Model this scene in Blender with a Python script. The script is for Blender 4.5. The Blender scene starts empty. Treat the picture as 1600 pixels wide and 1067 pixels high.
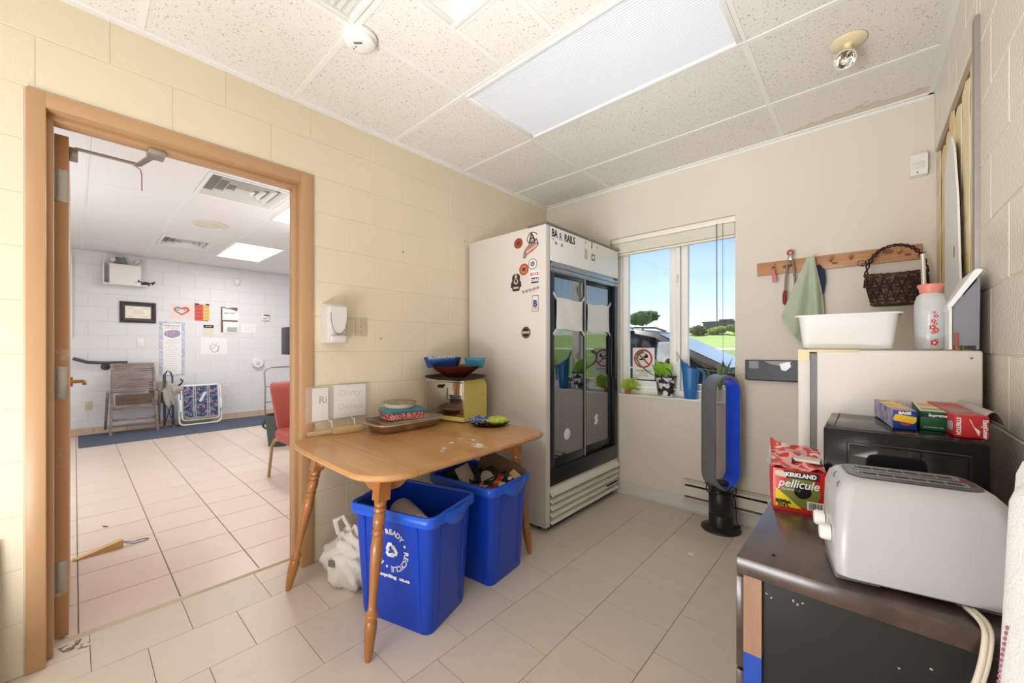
import bpy, bmesh, math, random
from mathutils import Vector, Matrix, Euler
random.seed(7)
SC = bpy.context.scene
COL = SC.collection
R = math.radians
PI = math.pi

# ------------------------------------------------------------------ camera, world, sun, lamps, exposure
cam_d = bpy.data.cameras.new('camera')
cam_d.sensor_width = 36.0
cam_d.lens = 615.7 / 1600 * 36
cam_d.shift_x = 0.00546
cam_d.shift_y = 0.00624
cam_d.clip_start = 0.03
cam_d.clip_end = 500
cam = bpy.data.objects.new('camera', cam_d)
COL.objects.link(cam)
cam.location = (2.3169, -3.1196, 1.2205)
cam.rotation_euler = (R(90), 0, R(42.406))
SC.camera = cam

SC.view_settings.view_transform = 'Standard'
SC.view_settings.look = 'None'
SC.view_settings.gamma = 1.0
SC.view_settings.use_curve_mapping = False
SC.view_settings.exposure = 0.08

world = bpy.data.worlds.new('sky')
SC.world = world
world.use_nodes = True
wn = world.node_tree
wn.nodes.clear()
w_out = wn.nodes.new('ShaderNodeOutputWorld')
w_bg = wn.nodes.new('ShaderNodeBackground')
w_sky = wn.nodes.new('ShaderNodeTexSky')
w_sky.sky_type = 'NISHITA'
w_sky.sun_disc = False
w_sky.sun_elevation = R(59)
w_sky.sun_rotation = R(285)
w_sky.air_density = 1.0
w_sky.dust_density = 0.4
w_sky.ozone_density = 1.3
w_bg.inputs['Strength'].default_value = 0.19
wn.links.new(w_sky.outputs[0], w_bg.inputs[0])
wn.links.new(w_bg.outputs[0], w_out.inputs[0])


def lamp(name, kind, loc, rot, energy, color=(1, 1, 1), size=None, size_y=None, angle=None, spread=None):
    d = bpy.data.lights.new(name, kind)
    d.energy = energy
    d.color = color
    if kind == 'AREA':
        d.shape = 'RECTANGLE'
        d.size = size
        d.size_y = size_y or size
        if spread:
            d.spread = spread
    if angle is not None:
        d.angle = angle
    o = bpy.data.objects.new(name, d)
    o.location = loc
    o.rotation_euler = rot
    COL.objects.link(o)
    return o


def aim(v):
    return Vector(v).to_track_quat('-Z', 'Y').to_euler()


lamp('sun', 'SUN', (0, 0, 20), aim((0.35, -0.38, -0.86)), 6.0, (1, 0.96, 0.9), angle=R(0.6))
# unseen fill lamps added to brighten kitchen and lobby, plus the lobby luminaires
lamp('rear_ceiling_fill', 'AREA', (1.45, -3.95, 2.56), aim((0, 0.0, -1)), 9, (0.95, 0.975, 1), 1.2, 0.5)  # added fill lamp behind the camera, no fixture modelled
lamp('upward_fill', 'AREA', (1.3, -3.75, 0.28), aim((0.0, 0.3, 1)), 43, (0.945, 0.97, 1.0), 1.2, 0.6)  # added upward fill near the floor, brightens the ceiling
lamp('far_ceiling_fill', 'AREA', (1.75, -3.75, 1.15), aim((-0.25, 2.9, 1.45)), 9, (0.97, 0.98, 1.0), 0.5, 0.4, spread=R(75))  # added narrow fill aimed at the ceiling by the window
lamp('lobby_lamp', 'AREA', (-4.36, -1.43, 2.55), aim((0, 0, -1)), 26, (1, 0.98, 0.96), 1.1, 0.5)
lamp('lobby_near_lamp', 'AREA', (-1.78, -1.62, 2.55), aim((0, 0, -1)), 16, (1, 0.98, 0.96), 1.1, 0.25)
lamp('lobby_side_fill', 'AREA', (-3.0, -4.35, 1.3), aim((-0.15, 1, 0.05)), 62, (0.93, 0.96, 1.0), 3.2, 2.0)  # added lamp out of view, cool fill for the lobby


# ------------------------------------------------------------------ materials
def lin(c):
    c = c / 255.0
    return c / 12.92 if c <= 0.04045 else ((c + 0.055) / 1.055) ** 2.4


def rgb(r, g, b):
    return (lin(r), lin(g), lin(b), 1.0)


class NT:
    def __init__(s, m):
        s.t = m.node_tree
        s.L = s.t.links.new

    def n(s, kind, **kw):
        x = s.t.nodes.new(kind)
        for k, v in kw.items():
            if k in x.inputs:
                x.inputs[k].default_value = v
            else:
                setattr(x, k, v)
        return x


def M(name, col, rough=0.5, metal=0.0, spec=0.5, var=0.06, vscale=6.0, bump=0.0, bscale=60.0, coat=0.0,
      emit=None, estr=0.0, trans=0.0, alpha=1.0, ior=1.45, rnd=0.0, sss=0.0):
    m = bpy.data.materials.new(name)
    m.use_nodes = True
    t = NT(m)
    b = t.t.nodes['Principled BSDF']
    b.inputs['Roughness'].default_value = rough
    b.inputs['Metallic'].default_value = metal
    b.inputs['Specular IOR Level'].default_value = spec
    b.inputs['IOR'].default_value = ior
    b.inputs['Coat Weight'].default_value = coat
    b.inputs['Transmission Weight'].default_value = trans
    b.inputs['Alpha'].default_value = alpha
    if sss:
        b.inputs['Subsurface Weight'].default_value = sss
    c = rgb(*col)
    geo = t.n('ShaderNodeNewGeometry')
    if var > 0:
        nz = t.n('ShaderNodeTexNoise', Scale=vscale, Detail=4.0)
        t.L(geo.outputs['Position'], nz.inputs['Vector'])
        mix = t.n('ShaderNodeMixRGB')
        mix.inputs[1].default_value = tuple(max(0, x * (1 - var)) for x in c[:3]) + (1,)
        mix.inputs[2].default_value = tuple(min(1, x * (1 + var)) for x in c[:3]) + (1,)
        t.L(nz.outputs[0], mix.inputs[0])
        outc = mix.outputs[0]
        if rnd:
            oi = t.n('ShaderNodeObjectInfo')
            mr = t.n('ShaderNodeMapRange')
            mr.inputs['To Min'].default_value = 1 - rnd
            mr.inputs['To Max'].default_value = 1 + rnd
            t.L(oi.outputs['Random'], mr.inputs['Value'])
            mu = t.n('ShaderNodeVectorMath', operation='SCALE')
            t.L(outc, mu.inputs[0])
            t.L(mr.outputs[0], mu.inputs['Scale'])
            outc = mu.outputs[0]
        t.L(outc, b.inputs['Base Color'])
    else:
        b.inputs['Base Color'].default_value = c
    if bump > 0:
        n2 = t.n('ShaderNodeTexNoise', Scale=bscale, Detail=3.0)
        t.L(geo.outputs['Position'], n2.inputs['Vector'])
        bp = t.n('ShaderNodeBump', Strength=bump, Distance=0.01)
        t.L(n2.outputs[0], bp.inputs['Height'])
        t.L(bp.outputs[0], b.inputs['Normal'])
    if emit:
        b.inputs['Emission Color'].default_value = rgb(*emit)
        b.inputs['Emission Strength'].default_value = estr
    return m


def wood(name, ca, cb, rough=0.4, scale=(2, 30, 30), rot=(0, 0, 0), coat=0.0, bump=0.03):
    m = M(name, ca, rough, var=0.0, coat=coat)
    t = NT(m)
    b = t.t.nodes['Principled BSDF']
    tc = t.n('ShaderNodeTexCoord')
    mp = t.n('ShaderNodeMapping', Scale=scale, Rotation=rot)
    t.L(tc.outputs['Object'], mp.inputs['Vector'])
    nz = t.n('ShaderNodeTexNoise', Scale=1.0, Detail=8.0, Distortion=1.2)
    t.L(mp.outputs[0], nz.inputs['Vector'])
    rp = t.n('ShaderNodeValToRGB')
    rp.color_ramp.elements[0].position = 0.3
    rp.color_ramp.elements[0].color = rgb(*ca)
    rp.color_ramp.elements[1].position = 0.7
    rp.color_ramp.elements[1].color = rgb(*cb)
    t.L(nz.outputs[0], rp.inputs[0])
    t.L(rp.outputs[0], b.inputs['Base Color'])
    if bump:
        bp = t.n('ShaderNodeBump', Strength=bump, Distance=0.005)
        t.L(nz.outputs[0], bp.inputs['Height'])
        t.L(bp.outputs[0], b.inputs['Normal'])
    return m


def spots(name, base, spot, rough, scale, lo, hi, spec=0.4, bump=0.0, noise=True, rnd=0.0):
    """base colour broken by small blots of another colour"""
    m = M(name, base, rough, spec=spec, var=0.0)
    t = NT(m)
    b = t.t.nodes['Principled BSDF']
    geo = t.n('ShaderNodeNewGeometry')
    tx = t.n('ShaderNodeTexNoise', Scale=scale, Detail=3.0, Roughness=0.6)
    t.L(geo.outputs['Position'], tx.inputs['Vector'])
    rp = t.n('ShaderNodeValToRGB')
    rp.color_ramp.elements[0].position = lo
    rp.color_ramp.elements[0].color = rgb(*spot)
    rp.color_ramp.elements[1].position = hi
    rp.color_ramp.elements[1].color = rgb(*base)
    t.L(tx.outputs[0], rp.inputs[0])
    t.L(rp.outputs[0], b.inputs['Base Color'])
    if bump:
        bp = t.n('ShaderNodeBump', Strength=bump, Distance=0.004)
        t.L(tx.outputs[0], bp.inputs['Height'])
        t.L(bp.outputs[0], b.inputs['Normal'])
    return m


def multi(name, cols, scale, rough=0.6, detail=2.0, kind='noise'):
    """print of several colours in small patches"""
    m = M(name, cols[0], rough, var=0.0)
    t = NT(m)
    b = t.t.nodes['Principled BSDF']
    tc = t.n('ShaderNodeTexCoord')
    if kind == 'noise':
        tx = t.n('ShaderNodeTexNoise', Scale=scale, Detail=detail)
        src = tx.outputs[0]
    else:
        tx = t.n('ShaderNodeTexVoronoi', Scale=scale)
        sp = t.n('ShaderNodeSeparateColor')
        t.L(tx.outputs['Color'], sp.inputs[0])
        src = sp.outputs[0]
    t.L(tc.outputs['Object'], tx.inputs['Vector'])
    rp = t.n('ShaderNodeValToRGB')
    rp.color_ramp.interpolation = 'CONSTANT'
    els = rp.color_ramp.elements
    n = len(cols)
    a0, a1 = (0.3, 0.7) if kind == 'noise' else (0.0, 1.0)
    els[0].position = 0
    els[0].color = rgb(*cols[0])
    els[1].position = a0 + (a1 - a0) * (1 / n)
    els[1].color = rgb(*cols[1])
    for i in range(2, n):
        e = els.new(a0 + (a1 - a0) * (i / n))
        e.color = rgb(*cols[i])
    t.L(src, rp.inputs[0])
    t.L(rp.outputs[0], b.inputs['Base Color'])
    return m


def glass(name, refl=0.08, tint=(255, 255, 255), rough=0.0):
    m = bpy.data.materials.new(name)
    m.use_nodes = True
    t = NT(m)
    t.t.nodes.clear()
    o = t.n('ShaderNodeOutputMaterial')
    tr = t.n('ShaderNodeBsdfTransparent')
    tr.inputs[0].default_value = rgb(*tint)
    gl = t.n('ShaderNodeBsdfGlossy', Roughness=rough)
    mx = t.n('ShaderNodeMixShader')
    fr = t.n('ShaderNodeLayerWeight', Blend=0.35)
    ma = t.n('ShaderNodeMath', operation='MULTIPLY_ADD')
    ma.inputs[1].default_value = 0.6
    ma.inputs[2].default_value = refl
    t.L(fr.outputs['Fresnel'], ma.inputs[0])
    t.L(ma.outputs[0], mx.inputs[0])
    t.L(tr.outputs[0], mx.inputs[1])
    t.L(gl.outputs[0], mx.inputs[2])
    t.L(mx.outputs[0], o.inputs[0])
    return m


def film(name, col, op=0.5, rough=0.3):
    """thin translucent plastic"""
    m = M(name, col, rough, var=0.0)
    t = NT(m)
    b = t.t.nodes['Principled BSDF']
    o = t.t.nodes['Material Output']
    tr = t.n('ShaderNodeBsdfTransparent')
    mx = t.n('ShaderNodeMixShader')
    mx.inputs[0].default_value = op
    t.L(tr.outputs[0], mx.inputs[1])
    t.L(b.outputs[0], mx.inputs[2])
    t.L(mx.outputs[0], o.inputs[0])
    return m


def leafy(name, col, var=0.3):
    m = M(name, col, 0.55, var=var, vscale=9)
    t = NT(m)
    b = t.t.nodes['Principled BSDF']
    o = t.t.nodes['Material Output']
    tl = t.n('ShaderNodeBsdfTranslucent')
    tl.inputs[0].default_value = rgb(*[min(255, int(c * 1.15)) for c in col])
    mx = t.n('ShaderNodeMixShader')
    mx.inputs[0].default_value = 0.45
    t.L(b.outputs[0], mx.inputs[1])
    t.L(tl.outputs[0], mx.inputs[2])
    t.L(mx.outputs[0], o.inputs[0])
    return m


W = {}
W['block'] = M('cream_block_paint', (229, 216, 190), 0.42, var=0.035, vscale=3, bump=0.12, bscale=90, spec=0.4)
W['mortar'] = M('cream_joint_paint', (220, 206, 179), 0.6, var=0.04)
W['block_r'] = M('glossy_cream_block_paint', (236, 228, 214), 0.2, var=0.03, vscale=3, bump=0.3, bscale=80, spec=0.5)
W['drywall'] = M('beige_drywall_paint', (226, 217, 205), 0.6, var=0.025, vscale=2.5, bump=0.02, bscale=120)
W['lobby'] = M('white_block_paint', (226, 227, 229), 0.5, var=0.02, vscale=3, bump=0.08, bscale=90)
W['lobby_j'] = M('white_joint_paint', (218, 219, 221), 0.6, var=0.02)
W['vinyl'] = M('beige_vinyl_tile', (216, 203, 189), 0.38, var=0.05, vscale=14, rnd=0.03, spec=0.45, bump=0.03, bscale=150)
W['vinyl_gap'] = M('dark_tile_seam', (120, 104, 88), 0.8, var=0.1)
W['ceramic'] = M('pinkish_floor_tile', (219, 200, 186), 0.3, var=0.05, vscale=10, rnd=0.025, spec=0.45)
W['grout'] = M('taupe_grout', (160, 146, 134), 0.8, var=0.05)
W['acoustic'] = spots('fissured_acoustic_tile', (234, 230, 223), (132, 120, 108), 0.85, 130, 0.32, 0.38, spec=0.1, bump=0.25)
W['acoustic_stain'] = spots('water_stained_acoustic_tile', (236, 233, 227), (150, 140, 126), 0.85, 130, 0.30, 0.37, spec=0.1)
_t = NT(W['acoustic_stain'])
_g = _t.n('ShaderNodeNewGeometry')
_sx = _t.n('ShaderNodeSeparateXYZ')
_t.L(_g.outputs['Position'], _sx.inputs[0])
_nz = _t.n('ShaderNodeTexNoise', Scale=5.0, Detail=4.0)
_t.L(_g.outputs['Position'], _nz.inputs['Vector'])
_m1 = _t.n('ShaderNodeMath', operation='MULTIPLY_ADD')      # noise + 3.2 * y (stain hugs the wall at y = 0)
_m1.inputs[1].default_value = 3.2
_t.L(_sx.outputs['Y'], _m1.inputs[0])
_t.L(_nz.outputs[0], _m1.inputs[2])
_m2 = _t.n('ShaderNodeMath', operation='MULTIPLY_ADD')      # and the corner at the right
_m2.inputs[1].default_value = 0.55
_t.L(_sx.outputs['X'], _m2.inputs[0])
_t.L(_m1.outputs[0], _m2.inputs[2])
_rp = _t.n('ShaderNodeValToRGB')
_rp.color_ramp.elements[0].position = 0.0
_rp.color_ramp.elements[0].color = (0, 0, 0, 1)
_rp.color_ramp.elements[1].position = 1.0
_rp.color_ramp.elements[1].color = (.45, .45, .45, 1)
for _p, _v in ((.60, 0), (.63, .75), (.67, .45)):
    _e = _rp.color_ramp.elements.new(_p)
    _e.color = (_v, _v, _v, 1)
_m3 = _t.n('ShaderNodeMath', operation='SUBTRACT')
_m3.inputs[1].default_value = 0.85
_t.L(_m2.outputs[0], _m3.inputs[0])
_t.L(_m3.outputs[0], _rp.inputs[0])
_mx = _t.n('ShaderNodeMixRGB')
_mx.inputs[2].default_value = rgb(206, 186, 160)
_b = _t.t.nodes['Principled BSDF']
_t.L(_b.inputs['Base Color'].links[0].from_socket, _mx.inputs[1])
_t.L(_rp.outputs[0], _mx.inputs[0])
_t.L(_mx.outputs[0], _b.inputs['Base Color'])
W['acoustic_l'] = spots('lobby_acoustic_tile', (236, 234, 231), (196, 190, 184), 0.85, 130, 0.30, 0.37, spec=0.1)
W['tee'] = M('white_grid_metal', (238, 236, 231), 0.4, var=0.02)
W['plenum'] = M('plenum_grey', (150, 148, 144), 0.9, var=0.05)
W['tan'] = M('tan_door_paint', (190, 150, 110), 0.35, var=0.06, vscale=4, bump=0.03, bscale=40)
W['tan_worn'] = spots('worn_tan_paint', (190, 146, 104), (196, 178, 158), 0.45, 7, 0.28, 0.34)
W['steel'] = M('dull_steel', (168, 166, 160), 0.35, metal=0.85, var=0.08)
W['chrome'] = M('chrome', (232, 232, 232), 0.06, metal=1.0, var=0.0)
W['alu'] = M('brushed_aluminium', (178, 176, 172), 0.4, metal=0.7, var=0.08, vscale=30)
W['brass'] = M('brass', (176, 138, 80), 0.3, metal=0.9, var=0.05)
W['white'] = M('white_plastic', (238, 236, 232), 0.35, var=0.015)
W['offwhite'] = M('offwhite_enamel', (218, 213, 207), 0.35, var=0.02, vscale=3)
W['ivory'] = M('ivory_plastic', (208, 196, 164), 0.4, var=0.03)
W['black'] = M('black_plastic', (26, 27, 30), 0.35, var=0.05)
W['blackg'] = M('glossy_black', (14, 16, 20), 0.16, var=0.0, spec=0.3)
W['darkframe'] = M('dark_anodised_frame', (34, 38, 46), 0.28, metal=0.3, var=0.05)
W['grey'] = M('grey_plastic', (120, 122, 126), 0.5, var=0.04)
W['paper'] = M('white_paper', (240, 239, 238), 0.8, var=0.015)
W['ink'] = M('black_print', (28, 27, 28), 0.6, var=0.0)
W['inkgrey'] = M('grey_print', (110, 108, 112), 0.6, var=0.0)
W['red'] = M('red_print', (196, 48, 46), 0.5, var=0.03)
W['pink'] = M('pale_pink_print', (226, 150, 150), 0.6, var=0.03)
W['window_w'] = M('white_vinyl_window', (252, 251, 246), 0.35, var=0.02)
W['glass'] = glass('window_glass', 0.03)
W['fglass'] = glass('fridge_glass', 0.26, (190, 202, 208))


# ------------------------------------------------------------------ geometry collector
def box_geo(x0, y0, z0, x1, y1, z1, b=0.0, seg=2):
    if b <= 0:
        v = [(x0, y0, z0), (x1, y0, z0), (x1, y1, z0), (x0, y1, z0), (x0, y0, z1), (x1, y0, z1), (x1, y1, z1), (x0, y1, z1)]
        f = [(0, 3, 2, 1), (4, 5, 6, 7), (0, 1, 5, 4), (1, 2, 6, 5), (2, 3, 7, 6), (3, 0, 4, 7)]
        return v, f
    bm = bmesh.new()
    bmesh.ops.create_cube(bm, size=1.0)
    for v in bm.verts:
        v.co = Vector(((x0 + x1) / 2 + v.co.x * (x1 - x0), (y0 + y1) / 2 + v.co.y * (y1 - y0), (z0 + z1) / 2 + v.co.z * (z1 - z0)))
    b = min(b, 0.49 * min(abs(x1 - x0), abs(y1 - y0), abs(z1 - z0)))
    bmesh.ops.bevel(bm, geom=list(bm.edges), offset=b, segments=seg, profile=0.5, affect='EDGES')
    bm.verts.index_update()
    v = [tuple(x.co) for x in bm.verts]
    f = [tuple(x.index for x in p.verts) for p in bm.faces]
    bm.free()
    return v, f


class G:
    def __init__(s):
        s.v = []
        s.f = []
        s.m = []

    def add(s, v, f, m=0, T=None):
        o = len(s.v)
        if T is not None:
            v = [tuple(T @ Vector(p)) for p in v]
        s.v += [tuple(p) for p in v]
        s.f += [tuple(i + o for i in q) for q in f]
        s.m += [m] * len(f)
        return s

    def box(s, x0, y0, z0, x1, y1, z1, m=0, b=0.0, seg=2, T=None):
        v, f = box_geo(min(x0, x1), min(y0, y1), min(z0, z1), max(x0, x1), max(y0, y1), max(z0, z1), b, seg)
        return s.add(v, f, m, T)

    def tube(s, path, r, n=8, m=0, closed=False, cap=True, T=None):
        P = [Vector(p) for p in path]
        k = len(P)
        rs = r if isinstance(r, (list, tuple)) else [r] * k
        vs, fs = [], []
        up = None
        for i in range(k):
            a = P[(i - 1) % k] if (closed or i > 0) else P[i]
            c = P[(i + 1) % k] if (closed or i < k - 1) else P[i]
            t = (c - a)
            t = t.normalized() if t.length > 1e-9 else Vector((0, 0, 1))
            if up is None:
                up = t.orthogonal().normalized()
            up = (up - t * up.dot(t))
            up = up.normalized() if up.length > 1e-6 else t.orthogonal().normalized()
            sd = t.cross(up)
            for j in range(n):
                an = 2 * PI * j / n
                vs.append(P[i] + (up * math.cos(an) + sd * math.sin(an)) * rs[i])
        for i in range(k if closed else k - 1):
            for j in range(n):
                a, b2 = i * n + j, i * n + (j + 1) % n
                c, d = ((i + 1) % k) * n + (j + 1) % n, ((i + 1) % k) * n + j
                fs.append((a, b2, c, d))
        if not closed and cap:
            fs.append(tuple(range(n))[::-1])
            fs.append(tuple((k - 1) * n + j for j in range(n)))
        return s.add(vs, fs, m, T)

    def cyl(s, p0, p1, r, r1=None, n=20, m=0, cap=True, T=None):
        return s.tube([p0, p1], [r, r if r1 is None else r1], n, m, False, cap, T)

    def lathe(s, prof, n=24, c=(0, 0, 0), m=0, sx=1.0, sy=1.0, cap0=False, cap1=False, T=None):
        vs, fs = [], []
        for (r, z) in prof:
            for j in range(n):
                a = 2 * PI * j / n
                vs.append((c[0] + r * sx * math.cos(a), c[1] + r * sy * math.sin(a), c[2] + z))
        for i in range(len(prof) - 1):
            for j in range(n):
                fs.append((i * n + j, i * n + (j + 1) % n, (i + 1) * n + (j + 1) % n, (i + 1) * n + j))
        if cap0:
            fs.append(tuple(range(n))[::-1])
        if cap1:
            fs.append(tuple((len(prof) - 1) * n + j for j in range(n)))
        return s.add(vs, fs, m, T)

    def prism(s, poly, axis, a, b, m=0, T=None):
        n = len(poly)

        def P(q, w):
            if axis == 'z':
                return (q[0], q[1], w)
            if axis == 'y':
                return (q[0], w, q[1])
            return (w, q[0], q[1])
        vs = [P(q, a) for q in poly] + [P(q, b) for q in poly]
        fs = [tuple(range(n))[::-1], tuple(range(n, 2 * n))]
        for i in range(n):
            j = (i + 1) % n
            fs.append((i, j, n + j, n + i))
        return s.add(vs, fs, m, T)

    def loft(s, rings, m=0, cap0=True, cap1=True, closed=True, T=None):
        n = len(rings[0])
        vs = [p for r in rings for p in r]
        fs = []
        for i in range(len(rings) - 1):
            for j in range(n if closed else n - 1):
                k = (j + 1) % n
                fs.append((i * n + j, i * n + k, (i + 1) * n + k, (i + 1) * n + j))
        if cap0:
            fs.append(tuple(range(n))[::-1])
        if cap1:
            fs.append(tuple((len(rings) - 1) * n + j for j in range(n)))
        return s.add(vs, fs, m, T)

    def sphere(s, c, r, n=16, k=10, m=0, T=None, fn=None):
        r = r if isinstance(r, (list, tuple)) else (r, r, r)
        vs, fs = [], []
        for i in range(k + 1):
            th = PI * i / k
            for j in range(n):
                ph = 2 * PI * j / n
                d = Vector((math.sin(th) * math.cos(ph), math.sin(th) * math.sin(ph), math.cos(th)))
                q = fn(d) if fn else 1.0
                vs.append((c[0] + d.x * r[0] * q, c[1] + d.y * r[1] * q, c[2] + d.z * r[2] * q))
        for i in range(k):
            for j in range(n):
                fs.append((i * n + j, (i + 1) * n + j, (i + 1) * n + (j + 1) % n, i * n + (j + 1) % n))
        return s.add(vs, fs, m, T)

    def sheet(s, fn, nu, nv, m=0, th=0.0, T=None):
        """surface fn(u,v); with th it gets a second side th away along the normal"""
        pts = [[Vector(fn(i / nu, j / nv)) for j in range(nv + 1)] for i in range(nu + 1)]
        vs = [p for r in pts for p in r]
        w = nv + 1
        fs = [(i * w + j, (i + 1) * w + j, (i + 1) * w + j + 1, i * w + j + 1) for i in range(nu) for j in range(nv)]
        if th:
            o = len(vs)
            nr = [Vector((0, 0, 0)) for _ in vs]
            for q in fs:
                no = (vs[q[1]] - vs[q[0]]).cross(vs[q[3]] - vs[q[0]])
                for i in q:
                    nr[i] += no
            vs2 = [vs[i] - (nr[i].normalized() * th if nr[i].length > 1e-12 else Vector((0, 0, th))) for i in range(o)]
            vs = vs + vs2
            fs = fs + [tuple(i + o for i in q)[::-1] for q in fs]
            bd = [i * w for i in range(nu + 1)] + [nu * w + j for j in range(1, nv + 1)] + \
                 [i * w + nv for i in range(nu - 1, -1, -1)] + [j for j in range(nv - 1, 0, -1)]
            for a, b in zip(bd, bd[1:] + bd[:1]):
                fs.append((b, a, a + o, b + o))
        return s.add(vs, fs, m, T)

    def mesh(s, name, mats, smooth=None):
        me = bpy.data.meshes.new(name)
        me.from_pydata([tuple(p) for p in s.v], [], s.f)
        mats = mats if isinstance(mats, (list, tuple)) else [mats]
        for x in mats:
            me.materials.append(x)
        if len(mats) > 1:
            me.polygons.foreach_set('material_index', s.m)
        bm = bmesh.new()
        bm.from_mesh(me)
        bmesh.ops.recalc_face_normals(bm, faces=list(bm.faces))
        bm.to_mesh(me)
        bm.free()
        if smooth:
            me.polygons.foreach_set('use_smooth', [True] * len(me.polygons))
            me.set_sharp_from_angle(angle=R(smooth))
        me.update()
        return me


def link(name, me, parent=None, loc=(0, 0, 0), rz=0.0):
    o = bpy.data.objects.new(name, me)
    COL.objects.link(o)
    o.location = loc
    if isinstance(rz, (tuple, list)):
        o.rotation_euler = rz
    else:
        o.rotation_euler = (0, 0, rz)
    if parent is not None:
        o.parent = parent
    return o


def part(name, g, mats, parent=None, smooth=40, label=None, loc=(0, 0, 0), rz=0.0, stuff=False):
    o = link(name, g.mesh(name, mats, smooth), parent, loc, rz)
    if label:
        o['label'] = label
    if stuff:
        o['kind'] = 'stuff'
    return o


def thing(name, label, cat, loc=(0, 0, 0), rz=0.0, group=None):
    o = link(name, None, None, loc, rz)
    o['label'] = label
    o['category'] = cat
    if group:
        o['group'] = group
    return o


def single(name, label, cat, g, mats, loc=(0, 0, 0), rz=0.0, group=None, smooth=40, stuff=False):
    o = part(name, g, mats, None, smooth, loc=loc, rz=rz)
    o['label'] = label
    o['category'] = cat
    if group:
        o['group'] = group
    if stuff:
        o['kind'] = 'stuff'
    return o


def struct(name, g, mats, parent=None, smooth=None):
    o = part(name, g, mats, parent, smooth)
    if parent is None:
        o['kind'] = 'structure'
    return o


_tx = {}


def text_geo(s, size, extrude=0.0004, bold=0.0, shear=0.0):
    key = (s, size, extrude, bold, shear)
    if key not in _tx:
        cu = bpy.data.curves.new('t', 'FONT')
        cu.body = s
        cu.size = size
        cu.extrude = extrude
        cu.offset = bold
        cu.shear = shear
        cu.resolution_u = 3
        cu.align_x = 'CENTER'
        cu.align_y = 'CENTER'
        ob = bpy.data.objects.new('t', cu)
        me = bpy.data.meshes.new_from_object(ob)
        _tx[key] = ([tuple(v.co) for v in me.vertices], [tuple(p.vertices) for p in me.polygons])
        bpy.data.objects.remove(ob)
        bpy.data.curves.remove(cu)
        bpy.data.meshes.remove(me)
    return _tx[key]


def frame(o, x, y):
    """matrix with local x along x, local y along y, origin o"""
    x = Vector(x).normalized()
    y = Vector(y)
    y = (y - x * y.dot(x)).normalized()
    z = x.cross(y)
    m = Matrix((x, y, z)).transposed().to_4x4()
    m.translation = Vector(o)
    return m


def put_text(g, s, size, o, x, y, m=0, bold=0.0, sx=1.0, extrude=0.0004, shear=0.0):
    v, f = text_geo(s, size, extrude, bold, shear)
    g.add(v, f, m, frame(o, x, y) @ Matrix.Diagonal((sx, 1, 1, 1)))


def disc(g, o, x, y, r, m=0, n=24, th=0.0008, sx=1.0):
    T = frame(o, x, y)
    g.lathe([(0.0001, th), (r * 0.97, th), (r, th * 0.4), (r, 0)], n, m=m, sx=sx, T=T)


# rectangles with holes: for blocks and tiles
def cut(rects, hole):
    out = []
    hx0, hy0, hx1, hy1 = hole
    for (a, b, c, d) in rects:
        if hx0 >= c or hx1 <= a or hy0 >= d or hy1 <= b:
            out.append((a, b, c, d))
            continue
        if a < hx0:
            out.append((a, b, hx0, d))
        if c > hx1:
            out.append((hx1, b, c, d))
        x0, x1 = max(a, hx0), min(c, hx1)
        if b < hy0:
            out.append((x0, b, x1, hy0))
        if d > hy1:
            out.append((x0, hy1, x1, d))
    return [r for r in out if r[2] - r[0] > 0.012 and r[3] - r[1] > 0.012]


_slab = {}


def slab_mesh(name, w, h, th, gap, bev, mat):
    """slab in its own XY plane, corner at 0, facing +Z, top at z=th"""
    key = (name, round(w, 3), round(h, 3), th, mat.name)
    if key not in _slab:
        g = G()
        a = gap / 2
        x0, y0, x1, y1 = a, a, w - a, h - a
        b = bev
        vs = [(x0, y0, 0), (x1, y0, 0), (x1, y1, 0), (x0, y1, 0), (x0, y0, th - b), (x1, y0, th - b), (x1, y1, th - b), (x0, y1, th - b),
              (x0 + b, y0 + b, th), (x1 - b, y0 + b, th), (x1 - b, y1 - b, th), (x0 + b, y1 - b, th)]
        fs = [(8, 9, 10, 11)]
        for i in range(4):
            j = (i + 1) % 4
            fs.append((i, j, 4 + j, 4 + i))
            fs.append((4 + i, 4 + j, 8 + j, 8 + i))
        fs.append((3, 2, 1, 0))
        g.add(vs, fs)
        _slab[key] = g.mesh(name, mat)
    return _slab[key]


def lay(name, rects, parent, T, th, gap, bev, mat):
    """T maps slab plane (x,y,up) to the world"""
    eul = T.to_euler()
    for (a, b, c, d) in rects:
        me = slab_mesh(name, c - a, d - b, th, gap, bev, mat)
        o = link(name, me, parent)
        o.location = T @ Vector((a, b, 0))
        o.rotation_euler = eul


def plane_T(o, x, y):
    return frame(o, x, y)


def bond(u0, u1, v0, v1, lu, lv, v_phase, u_phase, shift):
    rects = []
    k0 = math.floor((v0 - v_phase) / lv)
    k = k0
    while v_phase + k * lv < v1 - 0.005:
        b, d = max(v0, v_phase + k * lv), min(v1, v_phase + (k + 1) * lv)
        ph = u_phase + (shift if k % 2 else 0)
        i = math.floor((u0 - ph) / lu)
        while ph + i * lu < u1 - 0.005:
            a, c = max(u0, ph + i * lu), min(u1, ph + (i + 1) * lu)
            if c - a > 0.012 and d - b > 0.012:
                rects.append((a, b, c, d))
            i += 1
        k += 1
    return rects

# ------------------------------------------------------------------ the setting
H = 2.592
RX = 2.588
YR = -4.3          # rear wall
LX = -5.75         # lobby far wall face

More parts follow.
